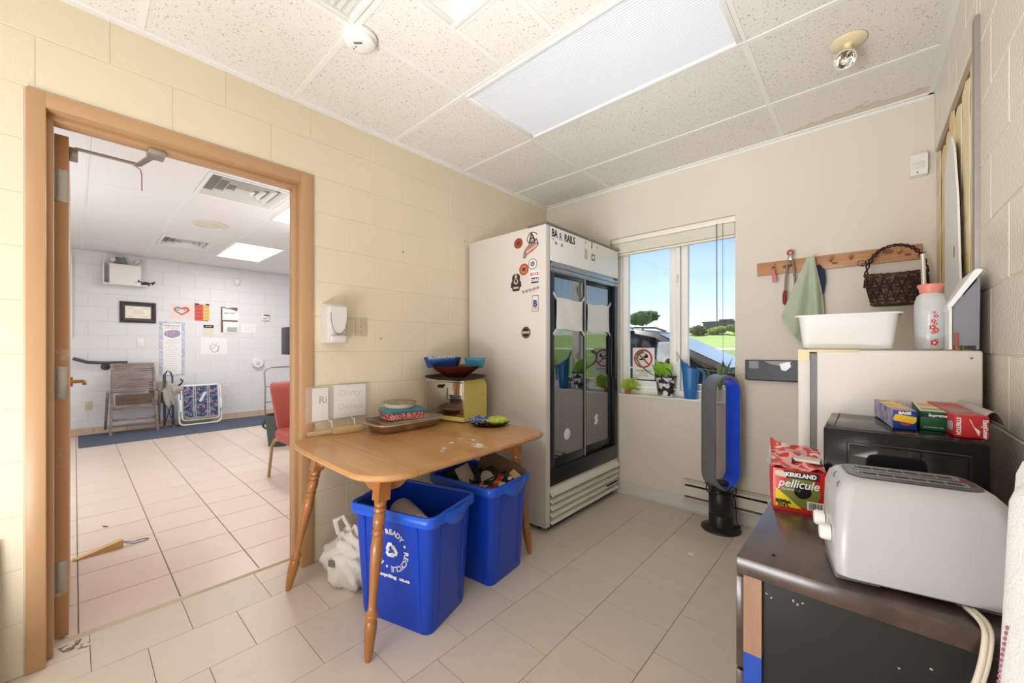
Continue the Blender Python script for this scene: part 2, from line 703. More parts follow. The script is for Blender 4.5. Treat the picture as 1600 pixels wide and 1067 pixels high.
# left wall between kitchen and lobby, with the doorway
g = G()
g.box(-0.16, YR - 0.2, 0, -0.0018, -3.22, H)
g.box(-0.16, -2.24, 0, -0.0018, 0.2, H)
g.box(-0.16, -3.22, 2.165, -0.0018, -2.24, H)
wl = struct('wall_left', g, W['mortar'])
rects = bond(YR, 0, 0, H, 0.4, 0.2, 0, 0.18, 0.2)
rects = [r for r0 in rects for r in cut([r0], (-3.246, -1, -2.208, 2.196))]
lay('block', rects, wl, plane_T((-0.012, 0, 0), (0, 1, 0), (0, 0, 1)), 0.012, 0.0026, 0.0016, W['block'])

# window wall: inner skin with the reveal opening, outer skin that holds the frame
g = G()
for (x0, x1, z0, z1, ya, yb) in ((-0.16, 0.68, 0, H, 0, 0.085), (1.638, RX + .2, 0, H, 0, 0.085), (0.68, 1.638, 0, 0.835, 0, 0.085), (0.68, 1.638, 2.155, H, 0, 0.085),
                                 (-0.16, 0.67, 0, H, 0.085, 0.2), (1.74, RX + .2, 0, H, 0.085, 0.2), (0.67, 1.74, 0, 0.825, 0.085, 0.2), (0.67, 1.74, 2.16, H, 0.085, 0.2)):
    g.box(x0, ya, z0, x1, yb, z1)
wb = struct('wall_back', g, W['drywall'])

g = G()
g.box(RX + .003, YR - .2, 0, RX + .2, -1.15, H)
g.box(RX + .003, -1.15, 2.27, RX + .2, 0, H)
g.box(RX + .020, -1.15, 0, RX + .2, 0, 2.27)
wr = struct('wall_right', g, W['mortar'])
rects = bond(0, 4.3, 0, H, 0.4, 0.2, 0, 0.1, 0.2)
rects = [r for r0 in rects for r in cut([r0], (-0.01, -1, 1.15, 2.27))]
lay('block', rects, wr, plane_T((RX + .012, 0, 0), (0, -1, 0), (0, 0, 1)), 0.012, 0.0035, 0.003, W['block_r'])

g = G()
g.box(-0.16, YR - .2, 0, RX + .2, YR, H)
struct('wall_rear', g, W['drywall'])

# kitchen floor of twelve inch vinyl tiles, laid in running bond
g = G()
g.box(-0.145, YR, -0.12, RX, 0, -0.004)
fl = struct('floor', g, W['vinyl_gap'])
rects = []
i = -1
x = -0.145
while x < RX - 0.01:
    xe = min(RX, 0.16 + 0.305 * (i + 1))
    ph = -0.028 if i % 2 else -0.174
    rects += [(x, a, xe, c) for (a, b, c, d) in bond(YR, 0, 0, 1, 0.305, 1, 0, ph, 0)]
    x = xe
    i += 1
rects = [r for r0 in rects for r in cut([r0], (-1, -5, -0.001, -3.20))]
rects = [r for r0 in rects for r in cut([r0], (-1, -2.27, -0.001, 1))]
lay('floor_tile', rects, fl, plane_T((0, 0, -0.004), (1, 0, 0), (0, 1, 0)), 0.004, 0.0022, 0.0006, W['vinyl'])

# kitchen ceiling
g = G()
g.box(-6.2, -4.7, H + 0.05, RX + .2, 0.6, H + 0.2)
ce = struct('ceiling', g, W['plenum'])
TB = 0.012
rects = []
for (x0, x1, ys) in ((0, .692, (0, -.469, -1.079, -1.689, -2.30, -2.93, -3.54, YR)),
                     (.692, 1.912, (0, -.469, -1.079)), (1.912, RX, (0, -.469, -1.079, -1.689, -2.30, -2.91, -3.52, YR))):
    for ya, yb in zip(ys, ys[1:]):
        rects.append((x0, -ya, x1, -yb))
rects += [(.692, 1.689, 1.01, 2.31), (1.01, 1.689, 1.31, 2.01), (1.31, 1.689, 1.912, 2.01), (1.62, 2.01, 1.912, 2.62),
          (1.01, 2.62, 1.912, 3.52), (.692, 3.56, 1.01, 4.3), (1.01, 3.52, 1.912, 4.3)]
T_ce = plane_T((0, 0, H + 0.016), (1, 0, 0), (0, -1, 0))
stain = [r for r in rects if r[0] > 1.9 and r[1] < 0.01]
lay('ceiling_tile', [r for r in rects if r not in stain], ce, T_ce, 0.012, 0.006, 0.002, W['acoustic'])
lay('ceiling_tile', stain, ce, T_ce, 0.012, 0.006, 0.002, W['acoustic_stain'])


def bars(lst, parent, z=H, w=TB):
    for (x0, y0, x1, y1) in lst:
        g = G()
        if abs(x1 - x0) > abs(y1 - y0):
            g.box(x0, y0 - w, z, x1, y0 + w, z + 0.006)
            g.box(x0, y0 - .002, z + .004, x1, y0 + .002, z + 0.045)
        else:
            g.box(x0 - w, y0, z + .0012, x0 + w, y1, z + 0.0075)
            g.box(x0 - .002, y0, z + .006, x0 + .002, y1, z + 0.044)
        part('grid_bar', g, W['tee'], parent, None)


bars([(0, -.469, RX, -.469), (0, -1.079, RX, -1.079), (0, -1.689, RX, -1.689), (0, -2.31, .70, -2.31), (.70, -2.31, 1.01, -2.31), (0, -2.93, .70, -2.93),
      (1.01, -2.01, 1.912, -2.01), (1.912, -2.30, RX, -2.30), (.692, YR, .692, 0), (1.912, YR, 1.912, 0), (1.01, -3.52, 1.01, -1.689),
      (1.31, -2.01, 1.31, -1.689)], ce)
g = G()
g.box(0, YR, H - .004, .022, 0, H + .004)
g.box(0, YR, H - .02, .003, 0, H + .004)
g.box(RX - .022, YR, H - .004, RX, 0, H + .004)
g.box(RX - .003, YR, H - .02, RX, 0, H + .004)
g.box(0, -.022, H - .004, RX, 0, H + .004)
g.box(0, -.003, H - .02, RX, 0, H + .004)
struct('trim_1', g, W['tee'])
# unseen eave added to keep sun on the sill and off the floor
g = G()
g.box(-6.2, .2, 2.66, RX + 3, .78, 2.80)
struct('trim_3', g, W['offwhite'])
# baseboard under the window
g = G()
g.box(0, -0.008, 0, RX, 0, 0.10, b=.003)
g.box(0, -0.022, 0, RX, 0, 0.012, b=.003)
struct('baseboard_back', g, W['offwhite'])
# aluminium threshold strip
g = G()
g.prism([(-.158, 0), (-.150, .009), (-.138, .009), (-.126, .0)], 'y', -3.19, -2.28)
struct('trim_2', g, M('cream_threshold', (206, 192, 170), .4, metal=.2))

# door frame with its open leaf
fr = link('door_1', None)
fr['kind'] = 'structure'
g = G()
g.box(-.17, -3.244, 0, .012, -3.194, 2.194, b=.003)
g.box(-.11, -3.197, 0, -.045, -3.177, 2.14, b=.002)
part('left_jamb', g, W['tan'], fr)
g = G()
g.box(-.17, -2.275, 0, .012, -2.21, 2.194, b=.003)
g.box(-.11, -2.294, 0, -.045, -2.272, 2.14, b=.002)
part('right_jamb', g, W['tan'], fr)
g = G()
g.box(-.17, -3.196, 2.137, .0115, -2.273, 2.1935, b=.003)
g.box(-.11, -3.18, 2.116, -.045, -2.29, 2.14, b=.002)
part('door_head', g, W['tan'], fr)
lf = part('door_leaf', G().box(-1.06, -3.178, .012, -.165, -3.137, 2.11, b=.002), W['tan_worn'], fr)
for za, zb in ((1.83, 1.965), (1.003, 1.142), (.202, .328)):
    hg = G()
    hg.box(-.167, -3.176, za, -.1625, -3.140, zb, b=.001)
    hg.cyl((-.158, -3.182, za), (-.158, -3.182, zb), .008, n=10)
    for q in (.15, .5, .85):
        hg.cyl((-.1625, -3.158 + (.008 if q == .5 else -.006), za + (zb - za) * q), (-.1612, -3.158 + (.008 if q == .5 else -.006), za + (zb - za) * q), .004, n=8)
    part('hinge', hg, W['steel'], lf)
g = G()
g.cyl((-.985, -3.137, 1.03), (-.985, -3.127, 1.03), .028, n=18)
g.cyl((-.985, -3.127, 1.03), (-.985, -3.085, 1.03), .010, n=10)
g.tube([(-.985, -3.085, 1.03), (-.96, -3.083, 1.03), (-.89, -3.083, 1.028), (-.87, -3.085, 1.022)], .009, 8)
part('lever_handle', g, W['brass'], lf)
g = G()
g.box(-.33, -3.137, 2.06, -.25, -3.11, 2.10, b=.003)
g.tube([(-.257, -3.12, 2.098), (-.272, -2.92, 2.103)], .008, 6)
g.prism([(-.285, -2.93), (-.265, -2.905), (-.045, -2.855), (-.045, -2.885)], 'z', 2.093, 2.099)
g.box(-.12, -2.90, 2.09, -.04, -2.84, 2.116, b=.002)
part('door_closer_arm', g, W['steel'], fr)
g = G()
g.tube([(-.275, -2.92, 2.09), (-.285, -2.905, 2.085), (-.287, -2.90, 2.06), (-.287, -2.90, 1.985)], .0022, 6)
part('dangling_wire', g, M('red_wire', (150, 50, 50), .5), fr)

# ------------------------------------------------------------------ the lobby shell
g = G()
g.box(LX - .2, -4.7, 0, LX - .003, .6, H + .05)
wf = struct('wall_lobby_far', g, W['lobby_j'])
rects = bond(-4.4, .4, 0, H, .4, .2, 0, .0, .2)
lay('block', rects, wf, plane_T((LX - .012, 0, 0), (0, 1, 0), (0, 0, 1)), .012, .004, .003, W['lobby'])
g = G()
g.box(LX, -4.6, 0, -.16, -4.4, H + .05)
struct('wall_lobby_left', g, W['lobby'])
g = G()
g.box(LX, .4, 0, -.16, .6, H + .05)
struct('wall_lobby_end', g, W['lobby'])
g = G()
g.box(-2.949, -1.327, 0, -.16, .4, H + .05)
wp = struct('wall_lobby_right', g, W['lobby_j'])
rects = bond(-2.952, -.16, 0, H, .4, .2, 0, -2.952, .2)
lay('block', rects, wp, plane_T((0, -1.318, 0), (1, 0, 0), (0, 0, 1)), .012, .004, .003, W['lobby'])
rects = bond(-.4, 1.33, 0, H, .4, .2, 0, -.0, .2)
lay('block', rects, wp, plane_T((-2.94, 0, 0), (0, -1, 0), (0, 0, 1)), .012, .004, .003, W['lobby'])
g = G()
g.box(LX - .2, -4.6, -.12, -.145, .6, -.006)
flo = struct('floor_lobby', g, W['grout'])
rects = bond(LX, -.150, -4.4, .4, .34, .34, -2.77, -.12, 0)
lay('floor_tile', rects, flo, plane_T((0, 0, -.006), (1, 0, 0), (0, 1, 0)), .006, .005, .0012, W['ceramic'])
g = G()
g.box(LX - .2, -4.6, H + .04, -.16, .5, H + .049)
cel = struct('ceiling_lobby', g, W['plenum'])
LYS = (-4.4, -3.68, -3.06, -2.43, -1.725, -1.12, -.5, .4)
LXS = (-.16, -1.17, -2.40, -3.63, -4.87, LX)
rects = []
for ya, yb in zip(LYS, LYS[1:]):
    for xa, xb in zip(LXS, LXS[1:]):
        rects.append((xb, -yb, xa, -ya))
for hole in ((-2.06, 1.80, -1.45, 2.42), (-4.60, 1.87, -4.01, 2.40), (-4.87, 1.12, -3.70, 1.725), (-2.40, 1.345, -1.2, 1.725)):
    rects = [r for r0 in rects for r in cut([r0], hole)]
lay('ceiling_tile', rects, cel, plane_T((0, 0, H + .012), (1, 0, 0), (0, -1, 0)), .010, .006, .002, W['acoustic_l'])
bars([(x, -4.4, x, .4) for x in LXS[1:5]] + [(LX, y, -.16, y) for y in LYS[1:-1]], cel)
# tile skirting of the lobby
bb = G()
bb.box(LX, -4.4, 0, LX + .008, .4, .098)
bl = struct('baseboard_lobby', bb, W['grout'])
rects = bond(-4.4, .4, 0, .105, .34, .105, 0, -2.6, 0)
lay('skirting_tile', rects, bl, plane_T((LX + .008, 0, 0), (0, 1, 0), (0, 0, 1)), .006, .005, .0015, M('tan_skirting_tile', (216, 190, 162), .35, rnd=.04))

# ------------------------------------------------------------------ window
wi = link('window_1', None)
wi['kind'] = 'structure'
ww = W['window_w']
g = G()
g.box(.67, .085, .835, .745, .17, 2.155, b=.004)
part('frame_side', g, ww, wi)
g = G()
g.box(1.69, .085, .835, 1.74, .17, 2.155, b=.004)
part('frame_side', g, ww, wi)
g = G()
g.box(.745, .085, .835, 1.69, .17, .885, b=.004)
part('frame_bottom', g, ww, wi)
g = G()
g.box(.745, .085, 2.10, 1.69, .17, 2.155, b=.004)
part('frame_top', g, ww, wi)
g = G()
g.box(1.205, .083, .885, 1.235, .168, 2.10, b=.004)
part('mullion', g, ww, wi)
for (xa, xb) in ((.75, 1.2), (1.24, 1.685)):
    g = G()
    s = .05
    g.box(xa, .10, .89, xa + s, .145, 2.095, b=.005)
    g.box(xb - s, .10, .89, xb, .145, 2.095, b=.005)
    g.box(xa + s, .10, .89, xb - s, .145, .89 + s, b=.005)
    g.box(xa + s, .10, 2.095 - s, xb - s, .145, 2.095, b=.005)
    sa = part('sash', g, ww, wi)
    g = G()
    g.box(xa + s - .005, .120, .89 + s - .005, xb - s + .005, .126, 2.095 - s + .005)
    part('pane', g, W['glass'], sa)
for z in (1.75, 1.13):
    g = G()
    g.box(1.212, .070, z - .05, 1.228, .084, z + .05, b=.004)
    g.tube([(1.22, .07, z - .01), (1.22, .055, z), (1.22, .05, z + .045)], [.007, .006, .005], 8)
    part('casement_latch', g, ww, wi)
g = G()
g.box(.66, -.012, .820, 1.655, .086, .836, b=.004)
part('sill_board', g, M('white_sill_paint', (240, 238, 233), .4), wi)
# venetian blind pulled up
bl = thing('venetian_blind', 'cream slatted blind raised tight at the top of the window', 'blind', (1.16, .045, 2.15))
g = G()
g.box(-.478, -.022, -.035, .478, .022, .0045, b=.003)
part('headrail', g, M('cream_blind', (248, 244, 228), .45), bl)
crb = M('cream_slat', (246, 241, 224), .4)
sl = G()
sl.box(-.47, -.024, -.0019, .47, .024, .0019, b=.0006)
slm = sl.mesh('slat', crb)
for k in range(16):
    link('slat', slm, bl, (0, .001 * (k % 3), -.043 - k * .0052))
g = G()
g.box(-.47, -.020, -.142, .47, .020, -.128, b=.003)
part('bottom_rail', g, crb, bl)
g = G()
g.tube([(.355, -.028, -.03), (.357, -.03, -.4), (.358, -.03, -.78)], .0035, 8)
part('tilt_wand', g, M('grey_wand', (120, 122, 124), .3), bl)
g = G()
g.tube([(.395, -.028, -.03), (.397, -.03, -.5), (.40, -.03, -1.04)], .0014, 6)
g.lathe([(.001, 0), (.006, -.004), (.009, -.03), (.001, -.034)], 10, (.40, -.03, -1.03))
part('pull_cord', g, M('dark_cord', (60, 62, 64), .6), bl)

# ------------------------------------------------------------------ ceiling fixtures
def ceiling_light(label, x0, y0, x1, y1, mat, z=H, group=None):
    cx, cy = (x0 + x1) / 2, (y0 + y1) / 2
    t = thing('ceiling_light', label, 'ceiling light', (cx, cy, z), 0, group)
    a, b = (x1 - x0) / 2 - .006, (y1 - y0) / 2 - .006
    g = G()
    for (p, q, r, s) in ((-a, -b, a, -b + .022), (-a, b - .022, a, b), (-a, -b + .022, -a + .022, b - .022), (a - .022, -b + .022, a, b - .022)):
        g.box(p, q, -.004, r, s, .03, b=.002)
    g.box(-a, -b, .03, a, b, .09)
    part('frame', g, W['tee'], t)
    g = G()
    n = 40
    w = 2 * (b - .022)
    pr = []
    for k in range(n):
        y = -b + .022 + w * k / n
        pr += [(y, .010), (y + w / n / 2, .006)]
    pr += [(b - .022, .010), (b - .022, .016), (-b + .022, .016)]
    g.prism(pr, 'x', -a + .022, a - .022)
    part('diffuser', g, mat, t, None)
    return t


m_lens = M('prismatic_lens', (200, 203, 208), .25, var=.01, emit=(240, 244, 252), estr=.13)
m_lens_dim = M('plain_lens', (214, 212, 206), .3, var=.02)  # no emission, one even off-white
m_lens_lit = M('lit_lens', (255, 250, 245), .4, var=0, emit=(255, 250, 244), estr=2.2)
ceiling_light('large rectangular ribbed lens ceiling light in the kitchen grid, nearest the window', .692, -1.689, 1.912, -1.079, m_lens)
ceiling_light('narrow dim ceiling light lengthwise beside the air diffuser and smoke detector', .704, -3.55, 1.0, -2.32, m_lens_dim)
ceiling_light('lit square looking ceiling light panel over the lobby near the far wall', -4.87, -1.725, -3.70, -1.12, m_lens_lit, group=None)
ceiling_light('lit lobby ceiling panel partly hidden by the right side of the doorway', -2.40, -1.725, -1.2, -1.345, m_lens_lit)


def diffuser(label, cx, cy, s, z=H, n=4, dark=W['black'], sy=None):
    t = thing('air_diffuser', label, 'air vent', (cx, cy, z))
    g = G()
    h = s / 2
    k = (sy or s) / s
    for (p, q, r, u) in ((-h, -h, h, -h + .03), (-h, h - .03, h, h), (-h, -h + .03, -h + .03, h - .03), (h - .03, -h + .03, h, h - .03)):
        g.box(p, q * k, -.004, r, u * k, .012, b=.002)
    part('frame', g, W['tee'], t)
    part('duct_backing', G().box(-h, -h * k, .085, h, h * k, .095), dark, t)
    for i in range(n):
        a = (h - .03) * (1 - i / n)
        b = a - (h - .03) / n * 0.5
        g = G()
        r0 = [(-a, -a * k, 0), (a, -a * k, 0), (a, a * k, 0), (-a, a * k, 0)]
        zz = .055 + .008 * i
        r1 = [(-b, -b * k, zz), (b, -b * k, zz), (b, b * k, zz), (-b, b * k, zz)]
        r2 = [(x, y, zz - .004 + .006) for (x, y, _) in r1]
        r3 = [(x, y, .003) for (x, y, _) in r0]
        g.loft([r0, r1, r2, r3, r0], cap0=False, cap1=False)
        part('louvre_ring', g, W['tee'], t, None)
    g = G()
    c = (h - .03) / n * .22
    g.box(-c, -c * k, .03, c, c * k, .036)
    part('centre_plate', g, W['tee'], t)
    return t


diffuser('white square stepped air diffuser at the top edge of the kitchen ceiling', 1.312, -2.315, .60, n=4, dark=M('dusty_duct', (190, 170, 150), .8))
diffuser('larger square louvred air vent in the lobby ceiling, nearer the doorway', -1.755, -2.11, .61)
diffuser('smaller looking louvred air vent in the lobby ceiling, nearer the far wall', -4.305, -2.135, .59, sy=.53)
g = G()
g.lathe([(.165, 0), (.165, -.006), (.14, -.012), (.135, -.006), (.04, -.010), (.0001, -.012)], 32)
single('ceiling_speaker', 'flat round cream speaker grille in the lobby ceiling', 'speaker', g, M('cream_grille', (226, 218, 200), .5, bump=.3, bscale=300), (-3.08, -2.10, H + .001))

# smoke detector
t = thing('smoke_detector', 'round white smoke detector on the kitchen ceiling above the doorway', 'smoke detector', (.668, -2.272, H))
part('base', G().lathe([(.0001, 0), (.072, 0), (.072, -.012), (.066, -.016)], 32), W['white'], t)
g = G().lathe([(.066, -.014), (.064, -.03), (.052, -.040), (.030, -.043), (.0001, -.044)], 32)
part('dome', g, W['white'], t)
g = G()
T = frame((0, 0, -.0445), (.74, .67, 0), (.67, -.74, 0))
g.box(-.018, .018, 0, .018, .027, .001, T=T)
part('sensor_slot', g, W['inkgrey'], t)
g = G()
for q in (-.03, -.012):
    g.lathe([(.0001, 0), (.004, 0), (.004, .0012), (.0001, .0012)], 10, (q, -.012, -.0446))
part('test_button', g, W['grey'], t)

# emergency lamp head on the ceiling
t = thing('emergency_lamp', 'cream round ceiling plate with a swivel spot lamp near the right wall', 'emergency light', (2.256, -.785, H))
cream = M('yellowed_plastic', (232, 218, 182), .35, var=.05)
part('ceiling_plate', G().lathe([(.0001, 0), (.066, 0), (.066, -.006), (.06, -.011), (.0001, -.012)], 32), cream, t)
g = G()
g.lathe([(.016, -.012), (.013, -.03), (.017, -.045), (.0001, -.05)], 16)
g.sphere((0, .0, -.05), .018, 12, 8)
part('swivel', g, cream, t)
dv = Vector((-.15, -.55, -.6)).normalized()
T = Vector((0, 0, 1)).rotation_difference(dv).to_matrix().to_4x4()
T.translation = Vector((0, -.005, -.062))
g = G()
g.lathe([(.0001, -.012), (.02, -.008), (.034, .014), (.040, .04), (.040, .05), (.037, .05), (.036, .044)], 24, T=T)
part('lamp_head', g, cream, t)
g = G()
g.lathe([(.036, .046), (.03, .03), (.015, .02), (.0001, .018)], 24, T=T)
g.sphere((0, 0, .03), .009, 10, 8, T=T)
part('reflector', g, W['chrome'], t)

# ------------------------------------------------------------------ glass door merchandiser fridge
FR = thing('display_fridge', 'tall white two door glass display fridge covered with stickers', 'fridge', (.40, -.5375, 0))
FM = Matrix.Translation((-.40, .5375, 0))
g = G()
y0, y1 = -1.045, -.03
g.box(.03, y0, .035, .77, y0 + .045, 2.035, T=FM, b=.004)
g.box(.03, y1 - .045, .035, .77, y1, 2.035, T=FM, b=.004)
g.box(.03, y0 + .045, .035, .06, y1 - .045, 2.035, T=FM)
g.box(.06, y0 + .045, 1.98, .765, y1 - .045, 2.035, T=FM)
g.box(.06, y0 + .045, .33, .70, y1 - .045, .38, T=FM)
part('cabinet', g, M('fridge_enamel', (213, 206, 199), .38, var=.02, vscale=2), FR)
g = G()
for fx in (.1, .68):
    for fy in (y0 + .06, y1 - .06):
        g.cyl((fx, fy, 0), (fx, fy, .04), .02, n=10, T=FM)
g.box(.10, y0 + .05, .012, .75, y1 - .05, .034, T=FM)
part('base_frame', g, W['black'], FR)
g = G()
g.box(.62, y0 - .002, 2.030, .778, y1 + .002, 2.048, T=FM, b=.003)
part('top_trim', g, M('dull_grey_trim', (120, 120, 118), .35, metal=.4), FR)
hd = part('header_panel', G().box(.765, y0 + .05, 1.80, .776, y1 - .012, 2.028, T=FM, b=.002), M('glossy_sign_acrylic', (236, 236, 234), .12, var=.01), FR)
g = G()
Yd, Zu = (0, 1, 0), (0, 0, 1)


def hdr(s, size, y, z, bold=.001, sx=1.0, gg=None):
    put_text(gg or g, s, size, FM @ Vector((.7768, y, z)), Yd, Zu, bold=bold, sx=sx)


hdr('BA', .072, -.955, 1.985, .002, .75)
part('header_title', g, W['ink'], FR, None)
g = G()
hdr('R', .072, -.884, 1.976, .0, .75)
part('header_title', g, W['ink'], FR, None)
g = G()
hdr('RAILS', .072, -.772, 1.981, .002, .75)
part('header_title', g, W['ink'], FR, None, stuff=False)
g = G()
hdr("*", .03, -.97, 1.938)
hdr("A-", .03, -.935, 1.925)
hdr("G", .03, -.87, 1.922)
hdr("'", .03, -.70, 1.93)
hdr("J", .05, -.47, 2.005, .002)
hdr("I", .03, -.56, 2.005)
hdr("I", .03, -.39, 2.0)
part('header_fragments', g, W['ink'], FR, None, stuff=True)
g = G()
g.box(.7765, -.575, 1.88, .7772, -.535, 1.955, T=FM)
part('faded_can_decal', g, M('faded_tan_print', (206, 190, 172), .5), FR)
g = G()
g.box(.7765, -.475, 1.885, .7772, -.425, 1.935, T=FM)
g.box(.7770, -.462, 1.897, .7776, -.438, 1.923, m=1, T=FM)
part('square_decal', g, [W['inkgrey'], W['paper']], FR, None)
# black front: side trims, sliding doors, kick band
g = G()
g.box(.735, y0 + .045, .40, .772, y0 + .062, 1.80, T=FM)
g.box(.735, y1 - .062, .40, .772, y1 - .012, 1.80, T=FM)
g.box(.735, y0 + .045, .30, .774, y1 - .012, .41, T=FM, b=.003)
part('door_surround', g, W['darkframe'], FR)
g = G()
g.box(.735, y0 + .05, 1.735, .774, y1 - .012, 1.755, T=FM, b=.002)
g.box(.735, y0 + .05, 1.762, .776, y1 - .012, 1.782, T=FM, b=.002)
g.box(.74, y0 + .05, 1.73, .768, y1 - .012, 1.80, T=FM)
part('door_track', g, M('silver_track', (150, 158, 168), .25, metal=.7), FR)
part('front_edge', G().box(.7705, y0, .04, .7725, y0 + .044, 2.03, T=FM, b=.0008), W['offwhite'], FR)


def sdoor(ya, yb, x, handle_side, thin):
    d = None
    g = G()
    xo = x - .016
    wl_, wr_ = (.045, thin) if handle_side < 0 else (thin, .075)
    g.box(xo, ya, .41, x, ya + wl_, 1.735, T=FM, b=.002)
    g.box(xo, yb - wr_, .41, x, yb, 1.735, T=FM, b=.002)
    g.box(xo, ya + wl_, .41, x, yb - wr_, .475, T=FM, b=.002)
    g.box(xo, ya + wl_, 1.70, x, yb - wr_, 1.735, T=FM, b=.002)
    d = part('sliding_door', g, W['darkframe'], FR)
    g = G()
    g.box(x - .010, ya + wl_, .475, x - .004, yb - wr_, 1.70, T=FM)
    part('door_glass', g, W['fglass'], d)
    return d, ya + wl_, yb - wr_


d1, a1, b1 = sdoor(-.985, -.535, .766, -1, .035)
d2, a2, b2 = sdoor(-.56, -.06, .744, 1, .03)
g = G()
g.box(.744, -.128, .98, .758, -.098, 1.34, T=FM, b=.003)
g.box(.752, -.134, 1.0, .766, -.128, 1.32, T=FM, b=.002)
part('door_handle', g, W['black'], d2)
g = G()
g.box(.7665, -.560, .42, .769, -.548, 1.73, T=FM)
part('silver_edge', g, W['alu'], d1)
# interior
g = G()
g.box(.062, y0 + .046, .381, .068, y1 - .046, 1.978, T=FM)
g.box(.068, y0 + .0455, .381, .70, y0 + .051, 1.978, T=FM)
g.box(.068, y1 - .051, .381, .70, y1 - .0455, 1.978, T=FM)
g.box(.068, y0 + .05, .381, .70, y1 - .05, .387, T=FM)
part('liner', g, M('dim_grey_liner', (70, 80, 88), .4, var=.06), FR)
wire = W['alu']
for z in (.62, .88, 1.16, 1.44):
    g = G()
    for x in (.10, .26, .42, .58, .68):
        g.tube([(x, y0 + .06, z), (x, y1 - .06, z)], .004, 5, T=FM)
    for k in range(22):
        y = y0 + .07 + k * (y1 - y0 - .14) / 21
        g.tube([(.09, y, z + .004), (.69, y, z + .004)], .002, 4, T=FM)
    part('wire_shelf', g, wire, FR)
g = G()
g.cyl((.70, -.80, .50), (.70, -.80, 1.70), .012, n=12, T=FM)
g.cyl((.705, -.71, .50), (.705, -.71, 1.70), .006, n=8, T=FM)
part('light_tube', g, M('unlit_tube', (226, 230, 232), .3), FR)
# louvred grille
part('grille_backing', G().box(.74, y0 + .046, .04, .752, y1 - .012, .30, T=FM), W['black'], FR)
for k, (zb, zt) in enumerate(((.236, .292), (.188, .216), (.142, .170), (.096, .124), (.050, .078))):
    g = G()
    th = .006
    xo = .004 if k == 0 else 0
    g.prism([(.756, zt), (.786 + xo, zb + .010), (.786 + xo, zb), (.780, zb), (.750, zt - .004)], 'y', y0 + .050, y1 - .016, T=FM)
    part('grille_louvre', g, M('cream_louvre', (232, 228, 216), .4) if k == 0 else bpy.data.materials['cream_louvre'], FR)
part('grille_badge', G().box(.7765, -.245, .092, .785, -.06, .116, T=FM @ Matrix.Translation((0, 0, 0))), W['ink'], FR)
# papers taped on the glass
for (ya, yb, x, tw) in ((-.925, -.600, .768, .004), (-.488, -.150, .746, -.006)):
    g = G()
    g.sheet(lambda u, v: (x + .0018 + .004 * math.sin(u * 5 + v * 2) ** 2, ya + (yb - ya) * u, 1.345 + .215 * v + tw * math.sin(u * 6)), 10, 6, th=.0006, T=FM)
    pp = part('taped_paper', g, W['paper'], FR, label='white paper sheet taped on the glass')
    tapem = film('clear_tape_%d' % (tw > 0), (236, 236, 236), .6)
    for (yy, zz, sy_, sz) in ((ya, 1.345, -1, -1), (ya, 1.56, -1, 1), (yb, 1.345, 1, -1), (yb, 1.56, 1, 1)):
        g = G()
        T = frame((x + .0025, yy, zz), (0, sy_ * .8, sz * .7), (0, .7, -.8 * sy_ * sz))
        g.box(-.015, -.010, 0, .05, .010, .0006, T=FM @ T)
        part('tape_strip', g, tapem, pp, None)
g = G()
disc(g, FM @ Vector((.7635, -.785, .615)), Yd, Zu, .04, n=18)
part('round_label', g, W['paper'], FR, label='round white label on the left glass door')
g = G()
g.prism([(-.375, .62), (-.335, .615), (-.31, .64), (-.325, .665), (-.312, .69), (-.345, .70), (-.37, .675), (-.36, .65)], 'x', .7405, .7412, T=FM)
part('torn_label', g, W['paper'], FR, label='torn white label remnant on the right glass door')

# stickers on the fridge side (they ride on the fridge)
yS = y0 - .0006
XS, ZS = (1, 0, 0), (0, 0, 1)


def sO(x, z, k=0):
    return FM @ Vector((x, yS - .0006 * k, z))


brown = M('rust_sticker', (146, 66, 44), .5, var=.2, vscale=60)
st = part('sticker', disc(G(), (0, 0, 0), XS, ZS, .001) or G(), brown) if False else None
g = G()
disc(g, sO(.535, 1.945), XS, ZS, .036, sx=1.1)
st = part('sticker', g, brown, FR, None, label='rust brown round sticker')
g = G()
put_text(g, '40', .03, sO(.535, 1.945, 3), XS, ZS)
part('sticker_print', g, M('dark_red_print', (92, 30, 24), .5), st, None)
g = G()
put_text(g, 'A', .085, sO(.655, 1.962, 1), (1, 0, .12), ZS, bold=.001)
T = frame(sO(.657, 1.962), XS, ZS)
g.tube([T @ Vector((.042 * math.cos(a) + .004 * math.sin(3 * a), .036 * math.sin(a), 0)) for a in [i * PI / 10 for i in range(1, 20)]] + [T @ Vector((.05, -.05, 0))], .003, 5)
part('sticker', g, W['ink'], FR, None, label='black scribbled circled letter sticker')
g = G()
pl = [(.575, 1.835), (.60, 1.83), (.615, 1.855), (.66, 1.87), (.71, 1.90), (.712, 1.925), (.685, 1.925), (.67, 1.95), (.635, 1.94), (.62, 1.915), (.60, 1.90), (.582, 1.875)]
g.prism([(x - .40, z) for x, z in pl], 'y', yS + .5375, yS + .5375 + .0006)
st = part('sticker', g, M('grey_brown_sticker', (150, 120, 112), .5, var=.25, vscale=70), FR, None, label='irregular red and grey splash sticker')
g = G()
pl = [(.60, 1.845), (.70, 1.897), (.70, 1.915), (.655, 1.90), (.61, 1.872)]
g.prism([(x - .40, z) for x, z in pl], 'y', yS + .5375 - .0006, yS + .5375)
put_text(g, 'BREWING', .022, sO(.655, 1.888, 3), (1, 0, .42), (-.42, 0, 1), m=1)
part('sticker_print', g, [M('faded_red', (190, 92, 84), .5), W['paper']], st, None)
g = G()
disc(g, sO(.662, 1.785), XS, ZS, .037, sx=1.05)
st = part('sticker', g, M('grey_sticker', (148, 148, 146), .5), FR, None, label='grey ring sticker')
g = G()
